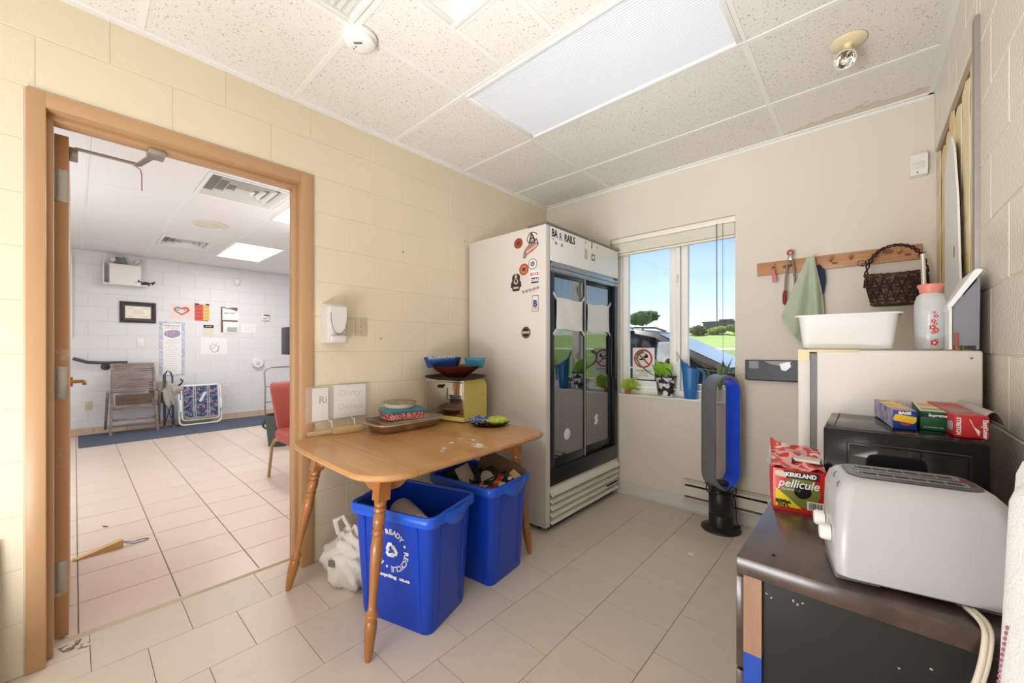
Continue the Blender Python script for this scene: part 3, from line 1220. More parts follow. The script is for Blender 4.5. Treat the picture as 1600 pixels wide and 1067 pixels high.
disc(g, sO(.662, 1.785, 1), XS, ZS, .029)
disc(g, sO(.662, 1.785, 2), XS, ZS, .019, m=1)
put_text(g, 'L', .024, sO(.662, 1.785, 4), XS, ZS)
part('sticker_print', g, [W['paper'], W['inkgrey']], st, None)
g = G()
disc(g, sO(.585, 1.758), XS, ZS, .040, sx=1.05)
st = part('sticker', g, M('red_sticker', (178, 66, 58), .5, var=.1, vscale=60), FR, None, label='red round sticker with a tan centre')
g = G()
disc(g, sO(.585, 1.758, 1), XS, ZS, .026)
g.prism([(.57 - .4, 1.745), (.60 - .4, 1.745), (.605 - .4, 1.765), (.585 - .4, 1.775), (.567 - .4, 1.765)], 'y', yS + .5375 - .0026, yS + .5375 - .0016, m=1)
part('sticker_print', g, [M('tan_print', (190, 150, 100), .5), M('maroon_print', (120, 40, 36), .5)], st, None)
g = G()
pl = [(-.03, -.06), (.03, -.06), (.036, -.035), (.05, -.03), (.046, 0), (.036, .012), (.036, .045), (.02, .06), (-.02, .06), (-.036, .045), (-.036, .012), (-.046, 0), (-.05, -.03), (-.036, -.035)]
g.prism([(x + .513 - .40, z + 1.675) for x, z in pl], 'y', yS + .5375, yS + .5375 + .0006)
st = part('sticker', g, M('black_crest', (48, 38, 34), .5), FR, None, label='black crest shaped sticker')
g = G()
disc(g, sO(.513, 1.682, 1), XS, ZS, .020, th=.0006)
g.prism([(.49 - .4, 1.632), (.536 - .4, 1.632), (.536 - .4, 1.646), (.49 - .4, 1.646)], 'y', yS + .5375 - .0012, yS + .5375 - .0002)
g.prism([(.503 - .4, 1.705), (.523 - .4, 1.705), (.523 - .4, 1.728), (.503 - .4, 1.728)], 'y', yS + .5375 - .0012, yS + .5375 - .0002)
g.sphere(tuple(sO(.513, 1.686, 3)), (.010, .0006, .012), 10, 6, m=1)
part('sticker_print', g, [M('pale_print', (196, 180, 164), .5), W['ink']], st, None)
g = G()
g.box(.645 - .4, yS + .5375, 1.652, .715 - .4, yS + .5375 + .0006, 1.736)
st = part('sticker', g, W['paper'], FR, None, label='square red over black two word sticker')
g = G()
g.box(.647 - .4, yS + .5375 - .0004, 1.654, .713 - .4, yS + .5375 + .0002, 1.692, m=1)
put_text(g, 'ROCK', .030, sO(.68, 1.714, 1), XS, ZS, m=2, bold=.001, sx=.85)
put_text(g, 'DARK', .030, sO(.68, 1.673, 2), XS, ZS, m=0, bold=.001, sx=.85)
part('sticker_print', g, [W['paper'], W['ink'], W['red']], st, None)
g = G()
T = frame(sO(.645, 1.612), (1, 0, .14), ZS)
g.tube([T @ Vector((-.075 + .15 * i / 60, .011 * math.sin(i * 1.9) * (1 + .5 * math.sin(i * .5)), 0)) for i in range(61)], .0013, 4)
part('sticker', g, W['inkgrey'], FR, None, label='thin grey handwritten script decal')
g = G()
g.box(.655 - .4, yS + .5375, 1.462, .712 - .4, yS + .5375 + .0006, 1.572, b=.0002)
st = part('sticker', g, W['inkgrey'], FR, None, label='white can shaped sticker with a blue mark')
g = G()
g.box(.659 - .4, yS + .5375 - .0006, 1.466, .708 - .4, yS + .5375 + .0001, 1.568)
put_text(g, 'B', .06, sO(.683, 1.515, 2), XS, ZS, m=1, bold=.003)
put_text(g, 'IPA', .02, sO(.690, 1.483, 2), XS, ZS, m=2)
part('sticker_print', g, [M('dull_white_print', (214, 208, 202), .5), M('blue_print', (44, 66, 120), .5), W['red']], st, None)
g = G()
disc(g, sO(.603, 1.325), XS, ZS, .040)
st = part('sticker', g, W['ink'], FR, None, label='black round sticker with a pale bar')
g = G()
g.box(.57 - .4, yS + .5375 - .0014, 1.318, .636 - .4, yS + .5375 - .0004, 1.334)
T = frame(sO(.603, 1.325, 1), XS, ZS)
g.tube([T @ Vector((.033 * math.cos(a), .033 * math.sin(a), 0)) for a in [i * PI / 12 for i in range(24)]], .0012, 4, closed=True)
part('sticker_print', g, M('rosy_print', (196, 160, 156), .5), st, None)

# ------------------------------------------------------------------ wooden table with turned legs
TZ = 0.727
TT = thing('dining_table', 'honey coloured wooden table with turned legs beside the doorway', 'table', (.50, -1.80, 0))
TM = Matrix.Translation((-.50, 1.80, 0))


def arc(cx, cy, r, a0, a1, n=6, ry=None):
    return [(cx + r * math.cos(R(a0 + (a1 - a0) * i / n)), cy + (ry or r) * math.sin(R(a0 + (a1 - a0) * i / n))) for i in range(n + 1)]


outl = arc(.17, -2.235, .14, 180, 262, 6, .135) + [(.30, -2.383), (.55, -2.39)] + arc(.80, -2.21, .185, 275, 358, 8, .18) + [(.975, -1.95), (.958, -1.65)] + \
    arc(.845, -1.325, .095, 10, 80, 6) + [(.6, -1.205), (.35, -1.195)] + arc(.12, -1.29, .09, 95, 180, 5)


def clip_y(poly, yc, keep_low):
    out = []
    for (x0, y0), (x1, y1) in zip(poly, poly[1:] + poly[:1]):
        i0, i1 = (y0 < yc) == keep_low, (y1 < yc) == keep_low
        if i0:
            out.append((x0, y0))
        if i0 != i1:
            t = (yc - y0) / (y1 - y0)
            out.append((x0 + t * (x1 - x0), yc))
    return out


def offset(poly, d):
    cx, cy = .50, -1.80
    return [(x - d * (x - cx) / math.hypot(x - cx, y - cy), y - d * (y - cy) / math.hypot(x - cx, y - cy)) for x, y in poly]


def top_panel(poly, name, mat):
    g = G()
    rings = []
    for d, z in ((.022, -.030), (.012, -.028), (.002, -.020), (0, -.014), (.003, -.006), (.009, -.001), (.016, 0)):
        rings.append([tuple(TM @ Vector((x, y, TZ + z))) for x, y in [(p[0] if abs(p[1] + 2.19) < .004 and False else q[0], p[1] if abs(p[1] + 2.19) < .004 else q[1]) for p, q in zip(poly, offset(poly, d))]])
    g.loft(rings)
    return part(name, g, mat, TT, 30)


w_top = wood('honey_maple', (184, 132, 80), (204, 154, 100), .3, (1.2, 14, 14), (0, 0, R(90)), coat=.25)
w_leaf = wood('honey_maple_leaf', (192, 140, 86), (210, 160, 106), .3, (1.2, 14, 14), (0, 0, 0), coat=.25)
w_leg = wood('honey_maple_leg', (158, 100, 50), (184, 124, 70), .32, (14, 14, 1.5), coat=.25)
main_panel = top_panel(clip_y(outl, -2.189, False), 'table_top', w_top)
top_panel(clip_y(outl, -2.191, True), 'table_leaf', w_leaf)
# white scuff on the top
g = G()
pl = [(.80 + .10 * math.cos(a) * (1 + .3 * math.sin(3 * a)), -1.78 + .15 * math.sin(a) * (1 + .2 * math.cos(5 * a))) for a in [i * PI / 14 for i in range(28)]]
g.prism([tuple((TM @ Vector((x, y, 0)))[:2]) for x, y in pl], 'z', TZ - .0005, TZ + .0003)
m_sc = M('white_scuff', (226, 214, 200), .6, var=.1)
_t = NT(m_sc)
_o = _t.t.nodes['Material Output']
_tr = _t.n('ShaderNodeBsdfTransparent')
_mx = _t.n('ShaderNodeMixShader')
_nz = _t.n('ShaderNodeTexNoise', Scale=14.0, Detail=5.0)
_ge = _t.n('ShaderNodeNewGeometry')
_t.L(_ge.outputs['Position'], _nz.inputs['Vector'])
_rp = _t.n('ShaderNodeValToRGB')
_rp.color_ramp.elements[0].position = .52
_rp.color_ramp.elements[1].position = .64
_t.L(_nz.outputs[0], _rp.inputs[0])
_t.L(_rp.outputs[0], _mx.inputs[0])
_t.L(_tr.outputs[0], _mx.inputs[1])
_t.L(_t.t.nodes['Principled BSDF'].outputs[0], _mx.inputs[2])
_t.L(_mx.outputs[0], _o.inputs[0])
part('scuff_mark', g, m_sc, main_panel, None)

leg_prof = [(.0, .011), (.015, .015), (.06, .020), (.11, .0245), (.135, .0235), (.150, .019), (.153, .024), (.165, .0255), (.172, .024), (.178, .018), (.20, .0155), (.24, .016), (.34, .0225),
            (.41, .0255), (.455, .0225), (.462, .019), (.466, .0235), (.480, .0245), (.486, .019), (.492, .0225), (.52, .0255), (.545, .022), (.549, .018), (.554, .0245), (.565, .0255), (.572, .019),
            (.576, .0245), (.588, .0255), (.596, .021), (.60, .020)]


def leg(bx, by, tx, ty):
    b = TM @ Vector((bx, by, 0))
    t = TM @ Vector((tx, ty, .60))
    ax = (t - b) / .60
    g = G()
    n = 16
    rings = [[tuple(b + ax * z + Vector((r * math.cos(2 * PI * j / n), r * math.sin(2 * PI * j / n), 0))) for j in range(n)] for z, r in leg_prof]
    g.loft(rings)
    dx, dy = ax.x, ax.y
    h = .0265
    q = t - Vector((0, 0, .005))
    u = q + ax * .104
    r0 = [(q.x - h, q.y - h, q.z), (q.x + h, q.y - h, q.z), (q.x + h, q.y + h, q.z), (q.x - h, q.y + h, q.z)]
    r1 = [(u.x - h, u.y - h, u.z), (u.x + h, u.y - h, u.z), (u.x + h, u.y + h, u.z), (u.x - h, u.y + h, u.z)]
    g.loft([r0, r1])
    part('leg', g, w_leg, TT, 40)


LG = {'fl': ((.884, -2.350), (.838, -2.268)), 'bl': ((.165, -2.395), (.235, -2.285)), 'fr': ((.842, -1.300), (.80, -1.375)), 'br': ((.14, -1.29), (.20, -1.37))}
for k in LG:
    leg(*LG[k][0], *LG[k][1])


def apron(ax, ay, bx, by):
    a, b = TM @ Vector((ax, ay, 0)), TM @ Vector((bx, by, 0))
    d = (b - a)
    L = d.length
    pl = [(0, -.10), (.075, -.10), (.10, -.088), (.115, -.07), (.15, -.058), (L - .15, -.058), (L - .115, -.07), (L - .10, -.088), (L - .075, -.10), (L, -.10), (L, -.03), (0, -.03)]
    T = frame((a.x, a.y, TZ), d, (0, 0, 1))
    g = G()
    g.prism(pl, 'z', -.011, .011, T=T)
    part('apron', g, w_leg, TT, 30)


apron(.838, -2.262, .80, -1.38)
apron(.235, -2.28, .20, -1.37)
apron(.24, -2.283, .835, -2.268)
apron(.20, -1.37, .80, -1.375)


# ------------------------------------------------------------------ recycling bins
m_bin = M('blue_bin_plastic', (14, 66, 190), .3, var=.06, vscale=5, bump=.04, bscale=90)
m_bin2 = M('blue_bin_lip', (34, 92, 214), .28, var=.03)


def rrect(L, w, r, z, n=4):
    out = []
    for (cx, cy, a0) in ((L / 2 - r, w / 2 - r, 0), (-L / 2 + r, w / 2 - r, 90), (-L / 2 + r, -w / 2 + r, 180), (L / 2 - r, -w / 2 + r, 270)):
        for i in range(n + 1):
            a = R(a0 + 90 * i / n)
            out.append((cx + r * math.cos(a), cy + r * math.sin(a), z))
    return out


def bin_(loc, ang, label, logo):
    t = thing('recycling_bin', label, 'bin', loc, R(ang), 'blue recycling bins under the table')
    del t['group']
    g = G()
    hgt = .515
    g.loft([rrect(.37, .27, .03, .004), rrect(.385, .285, .035, .0), rrect(.395, .295, .04, .02), rrect(.442, .338, .04, hgt - .045), rrect(.446, .342, .04, hgt - .04),
            rrect(.450, .346, .04, hgt - .008), rrect(.434, .330, .034, hgt - .008), rrect(.385, .287, .034, .02), rrect(.37, .27, .03, .012)], cap0=True, cap1=True)
    part('body', g, m_bin, t, 35)
    g = G()
    o = [rrect(.444, .340, .04, hgt - .045), rrect(.470, .366, .045, hgt - .045), rrect(.478, .374, .047, hgt - .03), rrect(.476, .372, .047, hgt - .006), rrect(.466, .362, .045, hgt), rrect(.446, .342, .04, hgt), rrect(.436, .332, .036, hgt - .012)]
    g.loft(o, cap0=False, cap1=False)
    part('rim', g, m_bin2, t, 40)
    # vertical ribs pressed into the walls
    for sx, y in [(1, -.10), (1, .10), (-1, -.10), (-1, .10)]:
        g = G()
        T = frame((sx * .196, y * .88, .03), (0, sx, 0), (sx * .054, 0, 1))
        g.prism([(-.006, 0), (.006, 0), (.006, .43), (-.006, .43)], 'z', -.002, .004, T=T)
        part('rib', g, m_bin, t, 40)
    for sy, x in [(-1, -.16), (-1, .16), (1, -.16), (1, .16)]:
        g = G()
        T = frame((x * .93, sy * .146, .03), (-sy, 0, 0), (0, sy * .053, 1))
        g.prism([(-.005, 0), (.005, 0), (.005, .43), (-.005, .43)], 'z', -.002, .003, T=T)
        part('rib', g, m_bin, t, 40)
    for sx in (1, -1):
        g = G()

        def fn(u, v):
            a = (u - .5) * 2
            bow = (1 - a * a)
            return (sx * (.239 + .022 * bow * (1 - abs(v - .35))), a * .10, hgt - .004 - v * (.028 + .040 * bow))
        g.sheet(fn, 14, 5, th=.004)
        part('handle', g, m_bin2, t, 60)
        part('grip_slot', G().box(sx * .226, -.06, hgt - .075, sx * .2285, .06, hgt - .052), m_bin, t)  # thin strip in the bin's own blue under the handle lip
    if logo:
        g = G()
        T0 = frame((0.005, -.1638, .335), (1, 0, 0), (0, -.053, 1))
        rad = .082
        words_ = '•READY•RECYCLE•READY•RECYCLE'
        s = 'READY * RECYCLE * REUSE * '
        n_ = len(s)
        cur = 104.0
        for ch in s:
            step = 360.0 / n_
            if ch == ' ':
                cur -= step * .6
                continue
            a = R(cur)
            cc = '.' if ch == '*' else ch
            vv, ff = text_geo(cc, .033, .0004, .0008)
            if ch == '*':
                g.lathe([(.0001, .0006), (.006, .0006), (.006, 0)], 10, T=T0 @ Matrix.Translation((rad * math.cos(a), rad * math.sin(a), 0)))
            else:
                g.add(vv, ff, 0, T0 @ Matrix.Translation((rad * math.cos(a), rad * math.sin(a), .0004)) @ Matrix.Rotation(a - PI / 2, 4, 'Z'))
            cur -= step * 1.05
        for k in range(3):
            A = Matrix.Rotation(R(120 * k + 4), 4, 'Z')
            # one folded chasing arrow
            g.prism([(-.032, .004), (-.014, .034), (.004, .036), (.014, .020), (.020, .024), (.022, .004), (.002, .008), (.007, .012), (-.002, .024), (-.018, -.004)], 'z', 0, .0006, T=T0 @ A)
        g2 = 'www.recycling.on.ca'
        put_text(g, 'recycling', .020, T0 @ Vector((-.03, -.118, .0006)), (1, 0, 0), (0, -.053, 1), bold=.0012, sx=1.5)
        put_text(g, 'on.ca', .020, T0 @ Vector((.068, -.118, .0006)), (1, 0, 0), (0, -.053, 1), bold=.0012, sx=1.3)
        part('recycling_print', g, W['paper'], t, None)
    return t


B1 = bin_((.7305, -2.0315, 0), 16.8, 'front blue recycling bin with a white recycling emblem, nearest the doorway', True)
B2 = bin_((.699, -1.573, 0), 6.6, 'blue recycling bin full of cartons and flyers, nearer the glass door fridge', False)

# plastic jug lying in the front bin (its floor is raised by crumpled bags)
m_trans = film('cloudy_plastic', (214, 212, 210), .72, .35)
g = G()
for i in range(18):
    a = random.random() * 6.28
    c = B1.matrix_basis @ Vector((random.uniform(-.11, .11), random.uniform(-.07, .07), random.uniform(.12, .30)))
    g.sphere(c, (.07, .06, .05), 10, 7, fn=lambda d: 1 + .25 * math.sin(9 * d.x + 5 * d.z + a) * math.cos(7 * d.y))
single('bag_filling', 'dark blue crumpled bags deep inside the front recycling bin', 'bag', g, M('dark_blue_film', (16, 26, 70), .3), stuff=True)
t = thing('plastic_jug', 'cloudy white plastic jug lying on its side in the front blue bin', 'jug', tuple(B1.matrix_basis @ Vector((-.02, -.02, .415))), R(-14))
g = G()
T = Matrix.Rotation(R(90), 4, 'Y')
g.lathe([(.0001, -.11), (.055, -.11), (.062, -.10), (.062, .06), (.058, .085), (.052, .10), (.052, .125), (.048, .125), (.048, .10)], 24, T=T)
part('jug_body', g, m_trans, t, 40)
g = G()
g.lathe([(.052, .118), (.060, .118), (.060, .132), (.046, .132), (.046, .122)], 24, T=T)
part('jug_rim', g, M('white_jug_rim', (226, 224, 222), .4), t)

# contents of the rear bin
M2 = B2.matrix_basis


def inbin(name, label, cat, g, mats, x, y, z, rot, smooth=40):
    o = single(name, label, cat, g, mats, smooth=smooth)
    o.location = M2 @ Vector((x, y, z))
    o.rotation_euler = (rot[0], rot[1], rot[2] + R(6.6))
    return o


g = G()
g.box(-.15, -.10, -.17, .15, .10, .17, b=.006)
single_ = inbin('carton_stack', 'dark stack of flattened cartons filling the rear blue bin', 'carton', g, multi('dark_cartons', [(30, 34, 44), (60, 52, 40), (24, 44, 60), (40, 40, 36)], 9), 0, 0, .215, (0, 0, 0))
g = G()
g.box(-.16, -.0025, -.10, .16, .0025, .10)
inbin('cardboard_flap', 'brown cardboard flap leaning at the back of the rear blue bin', 'cardboard', g, M('cardboard_brown', (108, 84, 62), .8, var=.1), .04, .132, .48, (R(-12), R(14), 0))
g = G()
g.box(-.008, -.06, -.10, .008, .06, .10, b=.002)
inbin('folded_flyer', 'pale folded flyer on edge in the rear blue bin', 'flyer', g, M('flyer_paper', (200, 186, 170), .6, var=.1), -.035, -.05, .465, (0, R(-32), R(10)))
g = G()
g.box(-.075, -.055, -.02, .075, .055, .02, b=.004)
g.lathe([(.0001, .0212), (.04, .0212), (.045, .020)], 24, m=1, sx=1.35, sy=.8)
inbin('ice_cream_tub', 'dark carton with a pale green and white oval lid in the rear bin', 'carton', g, [M('dark_carton', (46, 50, 48), .5), M('pale_green_oval', (196, 206, 190), .5)], .04, .03, .47, (R(30), R(22), R(-30)))
g = G()
g.box(-.09, -.06, -.03, .09, .06, .03, b=.003)
inbin('snack_box', 'small colourful printed box in the rear blue bin by its right rim', 'box', g, multi('snack_print', [(30, 40, 90), (200, 150, 50), (40, 80, 60), (190, 60, 50), (220, 210, 190), (30, 30, 50)], 38, kind='v'), .125, .0, .462, (R(10), R(-18), R(60)))
g = G()
g.box(-.055, -.04, -.004, .055, .04, .004, b=.002)
inbin('yellow_card', 'beige and yellow card standing at the right end of the rear bin', 'card', g, M('beige_card', (206, 178, 128), .6), .175, .075, .487, (R(35), R(-25), R(80)))
g = G()
for i in range(7):
    g.sphere((random.uniform(-.07, .07), random.uniform(-.05, .05), random.uniform(-.02, .03)), (.05, .045, .035), 10, 7, fn=lambda d: 1 + .3 * math.sin(8 * d.x + 6 * d.y + i))
inbin('teal_wrapper', 'dark teal crumpled wrappers at the left of the rear blue bin', 'wrapper', g, multi('teal_film', [(18, 60, 74), (24, 40, 70), (40, 90, 100), (20, 30, 48)], 22), -.125, .02, .455, (0, 0, 0))

# white plastic bag on the floor behind the front bin
random.seed(11)
ph = [random.random() * 6 for _ in range(8)]


def bagf(d):
    return 1 + .10 * math.sin(7 * d.x + ph[0]) * math.cos(6 * d.z + ph[1]) + .08 * math.sin(13 * d.y + 9 * d.z + ph[2]) + .05 * math.sin(23 * d.x + 17 * d.z)


t = thing('plastic_bag', 'crumpled white plastic shopping bag on the floor behind the front bin', 'bag', (.335, -2.175, 0), R(10))
g = G()
g.sphere((0, 0, .145), (.15, .085, .16), 36, 26, fn=bagf)
g.v = [(x * (1.05 - .5 * max(0, z - .12) / .3) + (.05 if z > .2 else 0), y * (1 - .4 * max(0, z - .15) / .3), max(.001, z)) for x, y, z in g.v]
part('bag_body', g, film('white_bag_film', (232, 226, 218), .86, .45), t, 170)
g = G()
g.tube([(-.02, -.03, .27), (-.03, -.04, .34), (.02, -.03, .37), (.05, 0, .28)], [.012, .016, .014, .012], 7)
part('bag_handle', g, bpy.data.materials['white_bag_film'], t, 30)
g = G()
g.prism([(-.02, .13), (.03, .135), (.028, .17), (.0, .165), (-.018, .16)], 'y', -.0905, -.089)
part('bag_print', g, W['inkgrey'], t, None)

# ------------------------------------------------------------------ things on the table
tz = TZ + .0006
# bread box with mirror front
BX = thing('bread_box', 'yellow metal bread box with a mirror chrome front, against the fridge', 'bread box', (.37, -1.40, tz), R(10))
ylw = M('pale_yellow_enamel', (222, 208, 112), .35, var=.05, vscale=8)
rb = [(0.004, .005), (.24, .005), (.255, .02), (.255, .235), (.23, .268), (.19, .278), (.02, .278), (.004, .270)]
g = G()
g.prism(rb, 'x', -.345, 0, T=Matrix.Identity(4))
part('box_shell', g, ylw, BX, 25)
g = G()
g.box(-.335, -.004, .034, -.012, .003, .262, b=.002)
part('chrome_door', g, M('mirror_chrome', (196, 192, 186), .07, metal=1, var=0), BX)
g = G()
g.box(-.345, -.003, .262, 0, .004, .277, b=.003)
g.box(-.012, -.003, .02, 0, .004, .265, b=.003)
part('chrome_edge', g, W['chrome'], BX)
g = G()
g.box(-.345, -.006, .005, 0, .004, .034, b=.003)
part('yellow_lip', g, ylw, BX)
g = G()
g.prism([(-.235, .232), (-.21, .245), (-.185, .243), (-.165, .25), (-.16, .238), (-.185, .225), (-.205, .22), (-.215, .228)], 'y', -.0072, -.0042)
g.prism([(-.215, .228), (-.205, .22), (-.185, .225), (-.185, .235), (-.21, .236)], 'y', -.02, -.0072)
part('black_pull', g, W['black'], BX)
g = G()
for y, z in ((.055, .16), (.055, .12), (.2, .17), (.2, .13), (.13, .21)):
    g.lathe([(.0001, .0006), (.0028, .0006), (.003, 0)], 8, T=frame((0, y, z), (0, 1, 0), (0, 0, 1)))
part('vent_holes', g, M('brown_dot', (130, 112, 70), .6), BX, None, stuff=True)

bc = Vector((.20, -1.30, 0))
top = tz + .279
g = G()
g.lathe([(.0001, 0), (.15, 0), (.185, .008), (.206, .016), (.210, .024), (.202, .023), (.182, .012), (.148, .006), (.0001, .006)], 48)
TR = single('round_tray', 'dark round tray with a red brown pattern on top of the bread box', 'tray', g,
            multi('tray_print', [(28, 26, 30), (34, 30, 34), (92, 40, 28), (40, 40, 48), (26, 24, 28)], 9), (.222, -1.345, top))
g = G()
n = 6
rings = []
for r, z in ((.062, 0), (.068, .004), (.12, .040), (.182, .082), (.185, .086), (.178, .086), (.115, .044), (.060, .010)):
    ring = []
    for j in range(36):
        a = 2 * PI * j / 36
        q = r * (1 + .04 * math.cos(4 * a))
        ring.append((q * math.cos(a), q * math.sin(a), z))
    rings.append(ring)
g.loft(rings)
BW = single('serving_bowl', 'brown glazed flared bowl with a cream drip, on the dark round tray', 'bowl', g,
            spots('brown_drip_glaze', (88, 36, 24), (214, 190, 168), .2, 7, .36, .40, spec=.6), (.215, -1.335, top + .0065))
g = G()
rings = []
for L_, w_, z in ((.20, .11, 0), (.21, .12, .004), (.25, .145, .064), (.252, .147, .070), (.243, .138, .070), (.202, .11, .008)):
    rings.append(rrect(L_, w_, .04, z, 6))
g.loft(rings)
single('oval_baking_dish', 'dark blue oval baking dish stacked on the brown bowl', 'dish', g, M('deep_blue_glaze', (26, 62, 120), .25), (.150, -1.400, top + .0785), R(42))
g = G()
rings = []
for L_, w_, z in ((.11, .11, 0), (.12, .12, .004), (.140, .145, .062), (.142, .147, .066), (.134, .138, .066), (.112, .108, .008)):
    rings.append(rrect(L_, w_, .03, z, 6))
g.loft(rings)
single('teal_dish', 'teal blue deep dish stacked behind the dark blue one', 'dish', g, M('teal_glaze', (60, 140, 168), .25), (.300, -1.235, top + .0785), R(42))
g = G()
rings = []
for L_, w_, z in ((.185, .10, 0), (.19, .105, .004), (.20, .115, .052), (.195, .11, .058), (.185, .10, .058), (.18, .09, .008)):
    rings.append(rrect(L_, w_, .04, z, 6))
g.loft(rings)
single('glass_loaf_dish', 'clear blue patterned glass dish nested at the top of the dish stack', 'dish', g,
       multi('blue_flower_glass', [(206, 216, 222), (206, 216, 222), (90, 120, 170), (200, 212, 220)], 34), (.150, -1.400, top + .098), R(42))

# foil roasting tray with rack and dishes
FT = thing('foil_tray', 'ribbed foil roasting tray near the wall on the table', 'tray', (.198, -1.735, tz), R(90))
foil = M('foil_metal', (196, 168, 138), .36, metal=.45, var=.1, bump=.15, bscale=60)
g = G()


def ribbed(L_, w_, r_, z, amp):
    pts = []
    base = rrect(L_, w_, r_, z, 5)
    # resample along the outline for the ribs
    P = [Vector(p) for p in base]
    seg = [(P[i], P[(i + 1) % len(P)]) for i in range(len(P))]
    tot = sum((b - a).length for a, b in seg)
    N = 160
    k, acc = 0, 0.0
    for i in range(N):
        d = tot * i / N
        while acc + (seg[k][1] - seg[k][0]).length < d:
            acc += (seg[k][1] - seg[k][0]).length
            k += 1
        a, b = seg[k]
        p = a + (b - a) * ((d - acc) / max(1e-9, (b - a).length))
        nrm = Vector((p.x / (L_ * L_), p.y / (w_ * w_), 0)).normalized()
        p = p + nrm * (amp if i % 2 else -amp)
        pts.append(tuple(p))
    return pts


g.loft([ribbed(.38, .175, .06, 0, 0), ribbed(.40, .195, .065, .003, .0012), ribbed(.445, .235, .075, .048, .0018), ribbed(.45, .24, .078, .05, 0), ribbed(.485, .275, .09, .052, 0), ribbed(.488, .278, .09, .047, 0),
        ribbed(.482, .272, .09, .0545, 0), ribbed(.442, .232, .075, .052, 0), ribbed(.392, .187, .06, .008, .0012)], cap0=True, cap1=True)
part('tray_pan', g, foil, FT, 50)
RK = thing('wire_rack', 'thin metal cooling rack lying across the foil tray', 'rack', (.205, -1.735, tz + .0555), R(84))
g = G()
g.tube([(-.20, -.135, .004), (.20, -.135, .004), (.20, .135, .004), (-.20, .135, .004)], .004, 6, closed=True)
part('rack_frame', g, W['steel'], RK)
g = G()
for i in range(9):
    y = -.12 + .24 * i / 8
    g.tube([(-.20, y, .004), (.20, y, .004)], .0018, 5)
part('rack_wires', g, W['steel'], RK, stuff=True)
g = G()
for L_, w_, z in ((.2, .12, 0),):
    pass
g.loft([rrect(.215, .145, .02, 0, 4), rrect(.23, .16, .025, .003, 4), rrect(.245, .172, .028, .042, 4), rrect(.235, .16, .025, .046, 4)])
BD = thing('baking_dish', 'red floral rectangular dish with a teal lid, on the wire rack', 'dish', (.215, -1.765, tz + .0642), R(76))
part('dish_body', g, multi('red_floral', [(188, 44, 48), (188, 44, 48), (226, 190, 180), (196, 52, 54), (150, 30, 40)], 60), BD)
g = G()
g.loft([rrect(.252, .178, .03, .042, 4), rrect(.256, .182, .03, .046, 4), rrect(.252, .178, .03, .058, 4), rrect(.232, .158, .028, .063, 4)])
part('lid', g, M('teal_lid', (64, 132, 150), .35), BD, label='teal plastic lid')
RD = thing('round_casserole', 'round white dish with a grey patterned lid, on the teal lid', 'dish', (.20, -1.775, tz + .1275))
part('dish_body', G().lathe([(.0001, 0), (.08, 0), (.088, .006), (.096, .026), (.099, .027), (.098, .031), (.0001, .031)], 36), M('white_ceramic', (236, 232, 226), .2), RD)
g = G()
g.lathe([(.101, .029), (.101, .035), (.092, .040), (.0001, .044)], 36)
part('patterned_lid', g, multi('grey_flower', [(120, 114, 106), (140, 134, 124), (124, 118, 110), (190, 174, 108), (108, 102, 98), (150, 144, 132)], 40), RD)
# plate with packets
g = G()
g.lathe([(.0001, 0), (.08, 0), (.11, .008), (.128, .017), (.129, .02), (.122, .018), (.105, .011), (.08, .004), (.0001, .004)], 40)
single('black_plate', 'black round plate on the table corner beside the fridge', 'plate', g, M('black_brown_plate', (40, 30, 28), .25), (.525, -1.318, tz))
random.seed(3)
g = G()
g.sphere((0, 0, .022), (.062, .045, .026), 24, 14, fn=lambda d: 1 + .16 * math.sin(11 * d.x + 7 * d.y) + .1 * math.sin(19 * d.y + 5 * d.z))
g.v = [(x, y, max(z, .0)) for x, y, z in g.v]
single('blue_wrapper', 'crumpled shiny blue snack packet on the black plate', 'packet', g, multi('blue_packet', [(24, 70, 170), (30, 90, 200), (190, 200, 210), (20, 40, 110), (200, 170, 60)], 32), (.475, -1.365, tz + .0055), R(20), smooth=25)
g = G()
g.sphere((0, 0, .022), (.072, .055, .028), 26, 14, fn=lambda d: 1 + .06 * math.sin(9 * d.x + 4 * d.y))
g.v = [(x, y, max(z, .0)) for x, y, z in g.v]
single('green_packet', 'lime green and yellow packet on the black plate', 'packet', g, multi('lime_packet', [(150, 190, 40), (196, 200, 80), (214, 206, 120), (160, 200, 50)], 14), (.565, -1.288, tz + .0055), R(40), smooth=30)
g = G()
g.loft([rrect(.2, .10, .02, 0, 4), rrect(.205, .105, .02, .012, 4)])
single('flat_tin', 'flat dark tin lying on the table under the bread box edge', 'tin', g, M('dark_tin', (52, 66, 80), .3, metal=.5), (.20, -1.505, tz), R(18)) if False else None
# wood blocks
wb_ = wood('pale_block_wood', (206, 170, 124), (222, 190, 146), .6, (3, 20, 20))
g = G()
g.box(-.085, -.02, 0, .085, .02, .033, b=.003)
single('wood_block', 'pale wooden block on the table in front of the clear paper holder', 'block', g, wb_, (.075, -2.045, tz), R(82))
g = G()
g.box(-.09, -.016, 0, .09, .016, .022, b=.003)
single('wood_strip', 'flat pale wooden strip on the table beside the door frame', 'block', g, M('pale_strip_wood', (216, 190, 150), .6), (.035, -2.16, tz), R(84))
